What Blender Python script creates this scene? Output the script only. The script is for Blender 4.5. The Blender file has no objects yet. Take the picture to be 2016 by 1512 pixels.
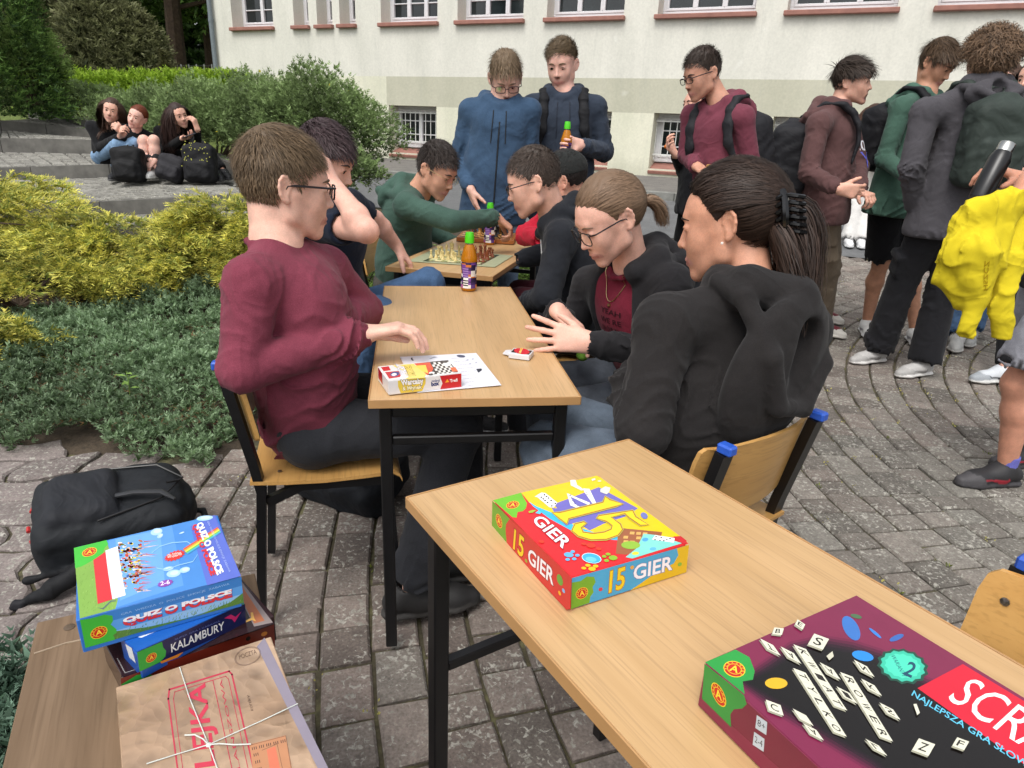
import bpy, math, random
import numpy as np
from mathutils import Vector, Matrix
from concurrent.futures import ThreadPoolExecutor

R = math.radians
sc = bpy.context.scene
COL = sc.collection
rng = np.random.default_rng(7)
random.seed(7)

# ------------------------------------------------------------------ camera
CF, CPITCH, CROLL, CH = 1316.9, .3607, .0443, 1.3473
_cp, _sp = math.cos(CPITCH), math.sin(CPITCH)
_fw = np.array([0, _cp, -_sp]); _r0 = np.array([1., 0, 0]); _u0 = np.cross(_r0, _fw)
CR = math.cos(CROLL) * _r0 + math.sin(CROLL) * _u0
CU = -math.sin(CROLL) * _r0 + math.cos(CROLL) * _u0
CO = np.array([0, 0, CH])
cam_d = bpy.data.cameras.new('camera'); cam = bpy.data.objects.new('camera', cam_d); COL.objects.link(cam)
cam_d.sensor_width = 36; cam_d.lens = 36 * CF / 2016; cam_d.clip_start = .02; cam_d.clip_end = 500
cam.matrix_world = Matrix(((CR[0], CU[0], -_fw[0], 0), (CR[1], CU[1], -_fw[1], 0), (CR[2], CU[2], -_fw[2], CH), (0, 0, 0, 1)))
sc.camera = cam

# ------------------------------------------------------------------ light: bright overcast
world = bpy.data.worlds.new('World'); sc.world = world; world.use_nodes = True
wn = world.node_tree; wn.nodes.clear()
sky = wn.nodes.new('ShaderNodeTexSky'); sky.sky_type = 'NISHITA'; sky.sun_disc = False
SUN_EL, SUN_AZ = R(58), R(205)
sky.sun_elevation = SUN_EL; sky.sun_rotation = SUN_AZ; sky.dust_density = 4.0; sky.air_density = 1.0; sky.ozone_density = 1.0
hs = wn.nodes.new('ShaderNodeHueSaturation'); hs.inputs['Saturation'].default_value = .22; hs.inputs['Value'].default_value = 1.0
bg = wn.nodes.new('ShaderNodeBackground'); bg.inputs['Strength'].default_value = .15
wo = wn.nodes.new('ShaderNodeOutputWorld')
wn.links.new(sky.outputs[0], hs.inputs['Color']); wn.links.new(hs.outputs[0], bg.inputs[0]); wn.links.new(bg.outputs[0], wo.inputs[0])
sd = bpy.data.lights.new('sun', 'SUN'); sd.energy = .7; sd.angle = R(25); sd.color = (1, .965, .91)
sun = bpy.data.objects.new('sun', sd); COL.objects.link(sun)
sun.rotation_euler = Vector((math.sin(SUN_AZ) * math.cos(SUN_EL), math.cos(SUN_AZ) * math.cos(SUN_EL), math.sin(SUN_EL))).to_track_quat('Z', 'Y').to_euler()
sc.view_settings.view_transform = 'Standard'; sc.view_settings.look = 'None'
sc.view_settings.exposure = 0.68; sc.view_settings.gamma = 1
try: sc.cycles.use_denoising = True
except Exception: pass
sc.cycles.max_bounces = 6; sc.cycles.transparent_max_bounces = 12

# ------------------------------------------------------------------ point helpers (photo pixel + forward distance -> world)
def ray(x, y): return _fw + CR * (x - 1008) / CF - CU * (y - 756) / CF
def at(x, y, Y): d = ray(x, y); return CO + d * (Y / d[1])
def atz(x, y, z=0.): d = ray(x, y); return CO + d * ((z - CH) / d[2])
def topx(P):
    d = np.asarray(P, float) - CO; z = d @ _fw
    return np.array([1008 + CF * (d @ CR) / z, 756 - CF * (d @ CU) / z]).T
V3 = lambda *a: np.array(a, float)
def nrm(v): v = np.asarray(v, float); return v / (np.linalg.norm(v) + 1e-12)

# ------------------------------------------------------------------ materials
def srgb(h):
    if isinstance(h, str):
        h = [int(h[i:i + 2], 16) / 255 for i in (0, 2, 4)]
        h = [c / 12.92 if c <= .04045 else ((c + .055) / 1.055) ** 2.4 for c in h]
    return tuple(h[:3])
MATS = {}
class NT:
    def __init__(s, name):
        s.m = bpy.data.materials.new(name); s.m.use_nodes = True; s.t = s.m.node_tree; s.t.nodes.clear()
        s.out = s.n('ShaderNodeOutputMaterial'); s.b = s.n('ShaderNodeBsdfPrincipled'); s.l(s.b.outputs[0], s.out.inputs[0])
    def n(s, t, **k):
        x = s.t.nodes.new(t)
        for a, v in k.items(): setattr(x, a, v)
        return x
    def l(s, a, b): s.t.links.new(a, b)
    def setb(s, **k):
        for a, v in k.items():
            a = a.replace('_', ' ')
            if a in s.b.inputs: s.b.inputs[a].default_value = (*v, 1) if isinstance(v, tuple) and len(v) == 3 else v
    def coord(s, scale=(1, 1, 1), kind='Object', rot=(0, 0, 0)):
        tc = s.n('ShaderNodeTexCoord'); mp = s.n('ShaderNodeMapping'); mp.inputs['Scale'].default_value = scale; mp.inputs['Rotation'].default_value = rot
        s.l(tc.outputs[kind], mp.inputs[0]); return mp.outputs[0]
    def noise(s, vec, scale, detail=3, rough=.55, dist=0):
        x = s.n('ShaderNodeTexNoise'); x.inputs['Scale'].default_value = scale; x.inputs['Detail'].default_value = detail
        x.inputs['Roughness'].default_value = rough; x.inputs['Distortion'].default_value = dist
        s.l(vec, x.inputs['Vector']); return x.outputs['Fac']
    def ramp(s, fac, stops, interp='LINEAR'):
        x = s.n('ShaderNodeValToRGB'); s.l(fac, x.inputs[0]); x.color_ramp.interpolation = interp
        e = x.color_ramp.elements
        while len(e) < len(stops): e.new(.5)
        for i, (p, c) in enumerate(stops):
            e[i].position = p; c = (c, c, c) if isinstance(c, (int, float)) else c; e[i].color = (*c[:3], 1)
        return x.outputs[0]
    def mix(s, fac, a, b, bt='MIX'):
        x = s.n('ShaderNodeMix', data_type='RGBA', blend_type=bt)
        for i, v in ((0, fac), (6, a), (7, b)):
            sock = x.inputs[i]
            if hasattr(v, 'links'): s.l(v, sock)
            elif isinstance(v, (int, float)): sock.default_value = v if i == 0 else (v, v, v, 1)
            else: sock.default_value = (*v[:3], 1)
        return x.outputs[2]
    def math(s, op, a, b=0.):
        x = s.n('ShaderNodeMath', operation=op)
        for i, v in enumerate((a, b)):
            if hasattr(v, 'links'): s.l(v, x.inputs[i])
            else: x.inputs[i].default_value = v
        return x.outputs[0]
    def bump(s, h, strength=.3, dist=.002):
        x = s.n('ShaderNodeBump'); x.inputs['Strength'].default_value = strength; x.inputs['Distance'].default_value = dist
        s.l(h, x.inputs['Height']); s.l(x.outputs[0], s.b.inputs['Normal'])
    def attr(s, name='Col'):
        x = s.n('ShaderNodeAttribute'); x.attribute_name = name; return x.outputs['Color']

def mat_plain(name, col, rough=.6, metal=0, noise=.12, nscale=30, spec=.5, bump=0):
    key = ('plain', name)
    if key in MATS: return MATS[key]
    t = NT(name); c = srgb(col); v = t.coord()
    f = t.noise(v, nscale, 4)
    lo = tuple(max(0, k * (1 - noise)) for k in c); hi = tuple(min(1, k * (1 + noise)) for k in c)
    t.l(t.ramp(f, [(.3, lo), (.7, hi)]), t.b.inputs['Base Color'])
    t.setb(Roughness=rough, Metallic=metal); t.b.inputs['Specular IOR Level'].default_value = spec
    if bump: t.bump(t.noise(v, nscale * 4, 3), bump)
    MATS[key] = t.m; return t.m
def mat_attr(name, rough=.85, sheen=0., fine=400, amp=.18, bump=.25, sss=0., big=6, bigamp=.1, spec=.3, folds=0.):
    key = ('attr', name)
    if key in MATS: return MATS[key]
    t = NT(name); a = t.attr(); v = t.coord()
    f = t.noise(v, fine, 2); g = t.noise(v, big, 4)
    c = t.mix(1., a, t.ramp(f, [(.3, 1 - amp), (.7, 1 + amp * .6)]), 'MULTIPLY')
    c = t.mix(1., c, t.ramp(g, [(.3, 1 - bigamp), (.7, 1 + bigamp * .6)]), 'MULTIPLY')
    t.l(c, t.b.inputs['Base Color']); t.setb(Roughness=rough); t.b.inputs['Specular IOR Level'].default_value = spec
    if sheen: t.setb(Sheen_Weight=sheen, Sheen_Roughness=.5)
    if sss:
        t.setb(Subsurface_Weight=sss, Subsurface_Scale=.01); t.b.inputs['Subsurface Radius'].default_value = (1, .35, .2)
    if folds:
        n1 = t.noise(v, 5.5, 2, .45, 1.6); rd = t.math('SUBTRACT', 1., t.math('ABSOLUTE', t.math('MULTIPLY', t.math('SUBTRACT', n1, .5), 5.)))
        n2 = t.noise(v, 15, 1, .5, 1.2); h = t.math('ADD', t.math('MULTIPLY', rd, 1.), t.math('ADD', t.math('MULTIPLY', n2, 1.1), t.math('MULTIPLY', f, .035)))
        t.bump(h, folds, .012)
    elif bump: t.bump(f, bump, .001)
    MATS[key] = t.m; return t.m

# ------------------------------------------------------------------ mesh helpers
def tag(o, label=None, cat=None, group=None, kind=None):
    if label: o['label'] = label
    if cat: o['category'] = cat
    if group: o['group'] = group
    if kind: o['kind'] = kind
    return o
def mesh_from(name, v, f, mat=None, col=None, smooth=False, uv=None):
    me = bpy.data.meshes.new(name); v = np.asarray(v, np.float32)
    if isinstance(f, np.ndarray):
        nf, k = f.shape
        me.vertices.add(len(v)); me.vertices.foreach_set('co', v.ravel())
        me.loops.add(nf * k); me.loops.foreach_set('vertex_index', f.astype(np.int32).ravel())
        me.polygons.add(nf); me.polygons.foreach_set('loop_start', np.arange(0, nf * k, k, dtype=np.int32))
        me.polygons.foreach_set('loop_total', np.full(nf, k, np.int32))
        if smooth: me.polygons.foreach_set('use_smooth', np.ones(nf, bool))
        me.update(calc_edges=True)
    else:
        me.from_pydata([tuple(p) for p in v.tolist()], [], f)
        if smooth: me.polygons.foreach_set('use_smooth', np.ones(len(me.polygons), bool))
    if col is not None:
        ca = me.color_attributes.new('Col', 'FLOAT_COLOR', 'POINT')
        c = np.ones((len(v), 4), np.float32); c[:, :3] = col; ca.data.foreach_set('color', c.ravel())
    if mat: me.materials.append(mat)
    return me
def link(name, me, parent=None, loc=None):
    o = bpy.data.objects.new(name, me); COL.objects.link(o)
    if parent is not None: o.parent = parent
    if loc is not None: o.location = tuple(loc)
    return o
def empty(name, loc=(0, 0, 0), rz=0.):
    o = bpy.data.objects.new(name, None); COL.objects.link(o); o.location = tuple(loc); o.rotation_euler = (0, 0, rz); o.empty_display_size = .1
    return o
class MB:
    """collects polygons of one part"""
    def __init__(s): s.v = []; s.f = []; s.mi = []; s.m = 0
    def add(s, v, f):
        b = len(s.v); s.v += [tuple(map(float, p)) for p in v]; s.f += [tuple(i + b for i in q) for q in f]; s.mi += [s.m] * len(f)
    def box(s, c, d, M=None, bev=0.):
        x, y, z = [k / 2 for k in d]; b = min(bev, x * .9, y * .9, z * .9)
        if b <= 0:
            v = [(i * x, j * y, k * z) for k in (-1, 1) for j in (-1, 1) for i in (-1, 1)]
            f = [(0, 2, 3, 1), (4, 5, 7, 6), (0, 1, 5, 4), (2, 6, 7, 3), (0, 4, 6, 2), (1, 3, 7, 5)]
        else:
            v = []; f = []
            for k in (-1, 1):
                for j in (-1, 1):
                    for i in (-1, 1):
                        v += [(i * x, j * (y - b), k * (z - b)), (i * (x - b), j * y, k * (z - b)), (i * (x - b), j * (y - b), k * z)]
            q = lambda i, j, k: 3 * ((i + 1) // 2 + (j + 1) + 2 * (k + 1))
            for sg in (-1, 1):
                a = [q(sg, -1, -1), q(sg, 1, -1), q(sg, 1, 1), q(sg, -1, 1)]; f.append(tuple(a if sg > 0 else a[::-1]))
                a = [q(-1, sg, -1) + 1, q(-1, sg, 1) + 1, q(1, sg, 1) + 1, q(1, sg, -1) + 1]; f.append(tuple(a if sg > 0 else a[::-1]))
                a = [q(-1, -1, sg) + 2, q(1, -1, sg) + 2, q(1, 1, sg) + 2, q(-1, 1, sg) + 2]; f.append(tuple(a if sg > 0 else a[::-1]))
            for a in (-1, 1):
                for b2 in (-1, 1):
                    f.append((q(a, b2, -1), q(a, b2, 1), q(a, b2, 1) + 1, q(a, b2, -1) + 1))
                    f.append((q(a, -1, b2), q(a, 1, b2), q(a, 1, b2) + 2, q(a, -1, b2) + 2))
                    f.append((q(-1, a, b2) + 1, q(1, a, b2) + 1, q(1, a, b2) + 2, q(-1, a, b2) + 2))
                    for k in (-1, 1): t = q(a, b2, k); f.append((t, t + 1, t + 2))
        v = [np.array(p) + 0. for p in v]
        if M is not None: v = [np.array(M @ Vector(p)) for p in v]
        s.add([p + np.array(c, float) for p in v], f)
    def tube(s, pts, r, n=8, cap=True, flat=None):
        pts = [np.array(p, float) for p in pts]; rs = r if hasattr(r, '__len__') else [r] * len(pts)
        v = []; up = None
        for i, p in enumerate(pts):
            d = nrm(pts[min(i + 1, len(pts) - 1)] - pts[max(i - 1, 0)])
            if up is None: up = V3(0, 0, 1) if abs(d[2]) < .9 else V3(1, 0, 0)
            a = nrm(np.cross(d, up)); b = np.cross(a, d); up = b
            for k in range(n):
                t = 2 * math.pi * (k + .5) / n; v.append(p + rs[i] * (math.cos(t) * a + math.sin(t) * b * (flat or 1)))
        f = [(i * n + k, i * n + (k + 1) % n, (i + 1) * n + (k + 1) % n, (i + 1) * n + k) for i in range(len(pts) - 1) for k in range(n)]
        if cap: f += [tuple(range(n))[::-1], tuple(range((len(pts) - 1) * n, len(pts) * n))]
        s.add(v, f)
    def sqtube(s, pts, w, h=None): s.tube(pts, w * .7071, 4, flat=(h / w if h else None))
    def lathe(s, c, prof, n=16, axis=(0, 0, 1)):
        ax = nrm(axis); a = nrm(np.cross(ax, (0, 1, 0) if abs(ax[1]) < .9 else (1, 0, 0))); b = np.cross(ax, a); c = np.array(c, float)
        v = [c + ax * z + r * (math.cos(2 * math.pi * k / n) * a + math.sin(2 * math.pi * k / n) * b) for r, z in prof for k in range(n)]
        m = len(prof)
        f = [(i * n + k, i * n + (k + 1) % n, (i + 1) * n + (k + 1) % n, (i + 1) * n + k) for i in range(m - 1) for k in range(n)]
        f += [tuple(range(n))[::-1], tuple(range((m - 1) * n, m * n))]
        s.add(v, f)
    def poly(s, pts, n, th):  # extruded polygon: pts 3D, n normal, thickness
        n = nrm(n); pts = [np.array(p, float) for p in pts]; k = len(pts)
        v = [p + n * th for p in pts] + pts
        s.add(v, [tuple(range(k))] + [tuple(range(k, 2 * k))[::-1]] + [(i, i + k, (i + 1) % k + k, (i + 1) % k) for i in range(k)])
    def build(s, name, mat, parent=None, smooth=False, loc=None, col=None):
        me = bpy.data.meshes.new(name); me.from_pydata(s.v, [], s.f)
        for m in (mat if isinstance(mat, (list, tuple)) else [mat]): me.materials.append(m)
        if max(s.mi, default=0): me.polygons.foreach_set('material_index', s.mi)
        if smooth:
            me.polygons.foreach_set('use_smooth', [True] * len(me.polygons))
        if col is not None:
            ca = me.color_attributes.new('Col', 'FLOAT_COLOR', 'POINT'); c = np.ones((len(s.v), 4), np.float32); c[:, :3] = col; ca.data.foreach_set('color', c.ravel())
        me.update()
        if smooth:
            try: me.set_sharp_from_angle(angle=R(38))
            except Exception: pass
        return link(name, me, parent, loc)

# ------------------------------------------------------------------ signed-distance modelling (numpy) for organic shapes
class S:
    """list of primitives; add() order matters"""
    def __init__(s): s.p = []
    def cone(s, a, b, ra, rb=None, k=.02, col=None, fl=None, op='+', wr=None):
        s.p.append(dict(t='c', a=np.array(a, np.float32), b=np.array(b, np.float32), ra=ra, rb=ra if rb is None else rb, k=k, col=col, fl=fl, op=op, wr=wr)); return s
    def chain(s, pts, rs, **kw):
        rs = rs if hasattr(rs, '__len__') else [rs] * len(pts)
        for i in range(len(pts) - 1): s.cone(pts[i], pts[i + 1], rs[i], rs[i + 1], **kw)
        return s
    def ell(s, c, r, M=None, k=.02, col=None, op='+'):
        s.p.append(dict(t='e', a=np.array(c, np.float32), r=np.array(r, np.float32), M=None if M is None else np.array(M, np.float32), k=k, col=col, op=op, fl=None, wr=None)); return s
    def rbox(s, c, h, rr, M=None, k=.02, col=None, op='+'):
        s.p.append(dict(t='b', a=np.array(c, np.float32), r=np.array(h, np.float32), rr=rr, M=None if M is None else np.array(M, np.float32), k=k, col=col, op=op, fl=None, wr=None)); return s
    def cut(s, c, n, k=.004):  # keep the side opposite to n
        s.p.append(dict(t='p', a=np.array(c, np.float32), n=np.array(nrm(n), np.float32), k=k, col=None, op='x', fl=None, wr=None)); return s
    def bounds(s):
        lo = np.full(3, 9e9); hi = -lo
        for q in s.p:
            if q['op'] != '+': continue
            if q['t'] == 'c':
                r = max(q['ra'], q['rb'])
                for e in (q['a'], q['b']): lo = np.minimum(lo, e - r); hi = np.maximum(hi, e + r)
            else:
                r = float(q['r'].max()) * (1.5 if q['t'] == 'b' else 1) + q.get('rr', 0)
                lo = np.minimum(lo, q['a'] - r); hi = np.maximum(hi, q['a'] + r)
        return lo - .03, hi + .03
def _prim(q, p):
    if q['t'] == 'c':
        a, b = q['a'], q['b']; pa = p - a; ba = b - a
        if q['fl'] is not None:
            n, f = q['fl']; n = np.asarray(n, np.float32)
            pa = pa + (pa @ n)[:, None] * n * (f - 1); ba = ba + (ba @ n) * n * (f - 1)
        h = np.clip((pa @ ba) / max(float(ba @ ba), 1e-9), 0, 1)
        qv = pa - h[:, None] * ba
        d = np.sqrt(np.einsum('ij,ij->i', qv, qv)) - (q['ra'] + (q['rb'] - q['ra']) * h)
        if q['fl'] is not None: d = d / (1 + (q['fl'][1] - 1) * .5)
        if q['wr'] is not None:
            amp, fr, e0, e1 = q['wr'][:4]; fr = fr * 1.12
            L = math.sqrt(float(ba @ ba)); ax = ba / max(L, 1e-6)
            t = pa @ ax; s1 = nrm(np.cross(ax, (.3, .5, .81))).astype(np.float32); s2 = np.cross(ax, s1)
            u = qv @ s1; v = qv @ s2; ph = float(a.sum()) * 37
            if len(q['wr']) > 4: t, u = u * 1.15 + .25 * t, t * .6
            w = np.sin(t * fr + 2.6 * np.sin(u * fr * .5 + ph + t * fr * .35) + 2.2 * np.sin(v * fr * .42 - ph + t * fr * .22)) + .6 * np.sin(t * fr * .55 + u * fr * .5 - 2 * np.sin(v * fr * .6 + ph * 2))
            en = e0 * np.clip(1 - h * 1.9, 0, 1) + e1 * np.clip(h * 1.9 - .9, 0, 1) + .22
            rd = np.clip(1 - np.abs(w), 0, 1); d = d - amp * .95 * en * (rd * rd * (1.6 - .6 * rd) - .28) * (.7 + .6 * np.sin(ph + t * fr * .21 + u * 9))
        return d
    if q['t'] == 'p': return (p - q['a']) @ q['n']
    l = p - q['a']
    if q['M'] is not None: l = l @ q['M']
    if q['t'] == 'e':
        r = q['r']; k0 = np.sqrt((((l / r)) ** 2).sum(1)); k1 = np.sqrt(((l / (r * r)) ** 2).sum(1))
        return k0 * (k0 - 1) / np.maximum(k1, 1e-6)
    g = np.abs(l) - q['r']
    return np.sqrt((np.maximum(g, 0) ** 2).sum(1)) + np.minimum(g.max(1), 0) - q['rr']
def _comb(d, e, q):
    k = q['k']
    if q['op'] == '+':
        h = np.maximum(k - np.abs(d - e), 0) / k; return np.minimum(d, e) - h * h * k * .25
    if q['op'] == '-': e = -e
    h = np.maximum(k - np.abs(d - e), 0) / k; return np.maximum(d, e) + h * h * k * .25
def sdf_eval(s, p, disp=None):
    d = np.full(len(p), 1e3, np.float32)
    for q in s.p: d = _comb(d, _prim(q, p), q)
    if disp is not None: d = d - disp(p)
    return d
def sdf_mesh(s, res, disp=None, B=8):
    lo, hi = s.bounds(); lo = lo.astype(np.float32)
    nb = np.ceil((hi - lo) / (res * B)).astype(int); 
    g = np.stack(np.meshgrid(*[np.arange(n) for n in nb], indexing='ij'), -1).reshape(-1, 3)
    bc = (lo + (g + .5) * res * B).astype(np.float32); rad = res * B * .87 + .001
    # block distances, per prim
    D = np.full(len(bc), 1e3, np.float32); E = []
    for q in s.p:
        e = _prim(q, bc); E.append(e); D = _comb(D, e, q)
    fsl = 2.2 if any(q['t'] == 'e' or q['fl'] is not None for q in s.p) else 1.2
    keep = np.abs(D) < rad * fsl + .02
    dims = nb * B + 1
    vol = np.full(dims, 1.0, np.float32)
    kb = g[keep]
    o = np.stack(np.meshgrid(*[np.arange(B)] * 3, indexing='ij'), -1).reshape(-1, 3)
    m = len(kb)
    idx = (kb[:, None, :] * B + o[None]); P = (lo + idx.reshape(-1, 3) * res).astype(np.float32).reshape(m, -1, 3)
    d = np.full((m, B ** 3), 1e3, np.float32)
    for q, e in zip(s.p, E):
        ek = e[keep]
        rel = (ek < rad * 1.6 + .03 + q['k'] + np.abs(D[keep])) if q['op'] == '+' else ((ek < rad * 1.6 + .03 + q['k']) if q['op'] == '-' else np.ones(m, bool))
        if not rel.any(): continue
        pp = P[rel].reshape(-1, 3)
        d[rel] = _comb(d[rel].ravel(), _prim(q, pp), q).reshape(-1, B ** 3)
    if disp is not None:
        near = np.abs(d).min(1) < res * 3
        if near.any(): d[near] -= disp(P[near].reshape(-1, 3)).reshape(-1, B ** 3)
    # inside blocks that were not evaluated
    ins = g[(~keep) & (D < 0)]
    V = vol[:-1, :-1, :-1].reshape(nb[0], B, nb[1], B, nb[2], B)
    if len(ins): V[ins[:, 0], :, ins[:, 1], :, ins[:, 2], :] = -1.
    V[kb[:, 0], :, kb[:, 1], :, kb[:, 2], :] = d.reshape(m, B, B, B)
    vol[:-1, :-1, :-1] = V.reshape(nb * B)
    # surface nets
    sgn = vol < 0
    cx = sgn[:-1, :-1, :-1].astype(np.int8)
    cnt = np.zeros(np.array(vol.shape) - 1, np.int8)
    for i in (0, 1):
        for j in (0, 1):
            for k in (0, 1): cnt += sgn[i:i + cnt.shape[0], j:j + cnt.shape[1], k:k + cnt.shape[2]]
    cell = np.argwhere((cnt > 0) & (cnt < 8))
    vid = np.full(cnt.shape, -1, np.int32); vid[cell[:, 0], cell[:, 1], cell[:, 2]] = np.arange(len(cell))
    acc = np.zeros((len(cell), 3), np.float32); num = np.zeros(len(cell), np.float32)
    C = [(0, 0, 0), (1, 0, 0), (0, 1, 0), (1, 1, 0), (0, 0, 1), (1, 0, 1), (0, 1, 1), (1, 1, 1)]
    cv = [vol[cell[:, 0] + a, cell[:, 1] + b, cell[:, 2] + c] for a, b, c in C]
    for i, j in ((0, 1), (2, 3), (4, 5), (6, 7), (0, 2), (1, 3), (4, 6), (5, 7), (0, 4), (1, 5), (2, 6), (3, 7)):
        x = (cv[i] < 0) != (cv[j] < 0); t = np.where(x, cv[i] / np.where(np.abs(cv[i] - cv[j]) < 1e-9, 1e-9, cv[i] - cv[j]), 0)
        a = np.array(C[i], np.float32); b = np.array(C[j], np.float32)
        acc += np.where(x[:, None], a + (b - a) * t[:, None], 0); num += x
    verts = lo + (cell + acc / np.maximum(num, 1)[:, None]) * res
    F = []
    for ax in range(3):
        sl0 = [slice(None)] * 3; sl1 = [slice(None)] * 3; sl0[ax] = slice(0, -1); sl1[ax] = slice(1, None)
        ch = sgn[tuple(sl0)] != sgn[tuple(sl1)]
        e = np.argwhere(ch); o1, o2 = [(1, 2), (2, 0), (0, 1)][ax]
        e = e[(e[:, o1] > 0) & (e[:, o2] > 0) & (e[:, o1] < cnt.shape[o1]) & (e[:, o2] < cnt.shape[o2])]
        if not len(e): continue
        ins_ = sgn[e[:, 0], e[:, 1], e[:, 2]]
        q = []
        for d1, d2 in ((0, 0), (-1, 0), (-1, -1), (0, -1)):
            t = e.copy(); t[:, o1] += d1; t[:, o2] += d2; q.append(vid[t[:, 0], t[:, 1], t[:, 2]])
        q = np.stack(q, 1); q[~ins_] = q[~ins_][:, ::-1]; F.append(q)
    F = np.concatenate(F) if F else np.zeros((0, 4), int)
    F = F[(F >= 0).all(1)]
    # colours from the nearest coloured primitive
    col = None
    if any(q['col'] is not None for q in s.p):
        best = np.full(len(verts), 1e3, np.float32); col = np.full((len(verts), 3), .5, np.float32)
        for q in s.p:
            if q['col'] is None: continue
            if q['op'] == 'x': continue
            e = _prim(q, verts)
            if q['op'] == '-': e = np.abs(e) - .0015
            w = e < best; best = np.where(w, e, best); col[w] = srgb(q['col'])
    return verts, F, col
def smooth_cols(F, col, n, it=1):
    for _ in range(it):
        a = np.zeros_like(col); c = np.zeros(n)
        for i in range(4):
            np.add.at(a, F[:, i], col[F[:, (i + 2) % 4]] + col[F[:, i]]); np.add.at(c, F[:, i], 2)
        col = a / np.maximum(c, 1)[:, None]
    return col
# ================================================================== PEOPLE
SKIN = mat_attr('skin', rough=.5, fine=320, amp=.09, bump=.14, sss=.12, big=26, bigamp=.17, spec=.35)
FAB = mat_attr('cotton fabric', rough=.95, sheen=.06, fine=520, amp=.28, bump=.5, big=9, bigamp=.16, spec=.15, folds=.26)
DENIM = mat_attr('denim', rough=.95, sheen=.03, fine=900, amp=.35, bump=.4, big=14, bigamp=.3, spec=.15, folds=.3)
SHOE = mat_attr('shoe leather', rough=.6, fine=200, amp=.1, bump=.1, spec=.4)
NYLON = mat_attr('bag nylon', rough=.72, fine=900, amp=.25, bump=.3, big=12, bigamp=.2, spec=.3, folds=.25)
def mat_hair(name):
    t = NT(name); a = t.attr(); t.l(a, t.b.inputs['Base Color']); t.setb(Roughness=.55); t.b.inputs['Specular IOR Level'].default_value = .3
    return t.m
HAIR = mat_hair('hair')
def mat_glass():
    t = NT('spectacle lens'); g = t.n('ShaderNodeBsdfGlossy'); g.inputs['Roughness'].default_value = .03
    tr = t.n('ShaderNodeBsdfTransparent'); mx = t.n('ShaderNodeMixShader'); mx.inputs[0].default_value = .14
    t.l(tr.outputs[0], mx.inputs[1]); t.l(g.outputs[0], mx.inputs[2]); t.l(mx.outputs[0], t.out.inputs[0]); return t.m
LENS = mat_glass()
BLACKP = mat_plain('black plastic', '15151a', .3)
GOLD = mat_plain('thin metal', 'b09a70', .3, 1.)
JOBS = []
def job(S_list, name, mat, parent, disp=None, smooth_c=1, kind=None):
    """S_list: [(S, res), ...] -> one mesh object"""
    JOBS.append((S_list, name, mat, parent, disp, smooth_c))
def run_jobs():
    def work(j):
        vs, fs, cs, b = [], [], [], 0
        for s, res in j[0]:
            v, f, c = sdf_mesh(s, res, j[4])
            if c is not None and j[5]: c = smooth_cols(f, c, len(v), j[5])
            vs.append(v); fs.append(f + b); cs.append(c if c is not None else np.full((len(v), 3), .5)); b += len(v)
        return np.concatenate(vs), np.concatenate(fs), np.concatenate(cs)
    with ThreadPoolExecutor(4) as ex: out = list(ex.map(work, JOBS))
    for j, (v, f, c) in zip(JOBS, out):
        if callable(j[3]):
            c0 = v.mean(0); j[3](link(j[1], mesh_from(j[1], v - c0, f, j[2], c, True), None, c0))
        else: link(j[1], mesh_from(j[1], v - np.array(j[3].location), f, j[2], c, True), j[3])
    JOBS.clear()

def hand(s, W, d, pn, side, curl=.5, spread=.12, thumb=.5, k=1., col='d9a890', tc=.3):
    """five separate fingers. W wrist, d finger direction, pn direction the palm faces"""
    d = nrm(d); pn = nrm(pn - d * (np.dot(pn, d))); t = np.cross(d, pn) if side == 'R' else np.cross(pn, d)
    cu = curl if hasattr(curl, '__len__') else [curl] * 4
    offs = [.031, .0105, -.0105, -.030]; kl = [.088, .092, .088, .080]
    Ls = [(.042, .026, .021), (.046, .030, .022), (.043, .028, .022), (.034, .021, .019)]
    tip = srgb(col); 
    for i in range(4):
        K = W + d * kl[i] * k + t * offs[i] * k
        s.cone(W + t * offs[i] * .55 * k + d * .006, K, .0155 * k, .0125 * k, k=.014, col=col, fl=(pn, 1.12))
        dd = nrm(d + t * spread * (1.0, .3, -.35, -1.)[i]); p = K; a = 0
        for jn, L in enumerate(Ls[i]):
            a += cu[i] * (1., 1.15, .7)[jn]
            v = dd * math.cos(a) + pn * math.sin(a)
            r0, r1 = [(.0100, .0088), (.0090, .0080), (.0082, .0068)][jn]
            s.cone(p, p + v * L * k, r0 * k * (.9 if i == 3 else 1), r1 * k * (.9 if i == 3 else 1), k=.0028, col=col); p = p + v * L * k
    b = W + d * .022 * k + t * .018 * k + pn * .006
    v = nrm(d * .75 + t * (.9 * thumb + .25) + pn * .35)
    s.cone(b, b + v * .040 * k, .0165 * k, .0125 * k, k=.012, col=col)
    p = b + v * .040 * k; v2 = nrm(v * math.cos(tc) + (d * .8 - t * .3 + pn * .4) * math.sin(tc))
    s.cone(p, p + v2 * .032 * k, .0115 * k, .0102 * k, k=.004, col=col); p = p + v2 * .032 * k
    v3 = nrm(v2 + (d * .3 - t * .3 + pn * .2) * tc); s.cone(p, p + v3 * .025 * k, .0105 * k, .0082 * k, k=.003, col=col)

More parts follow.
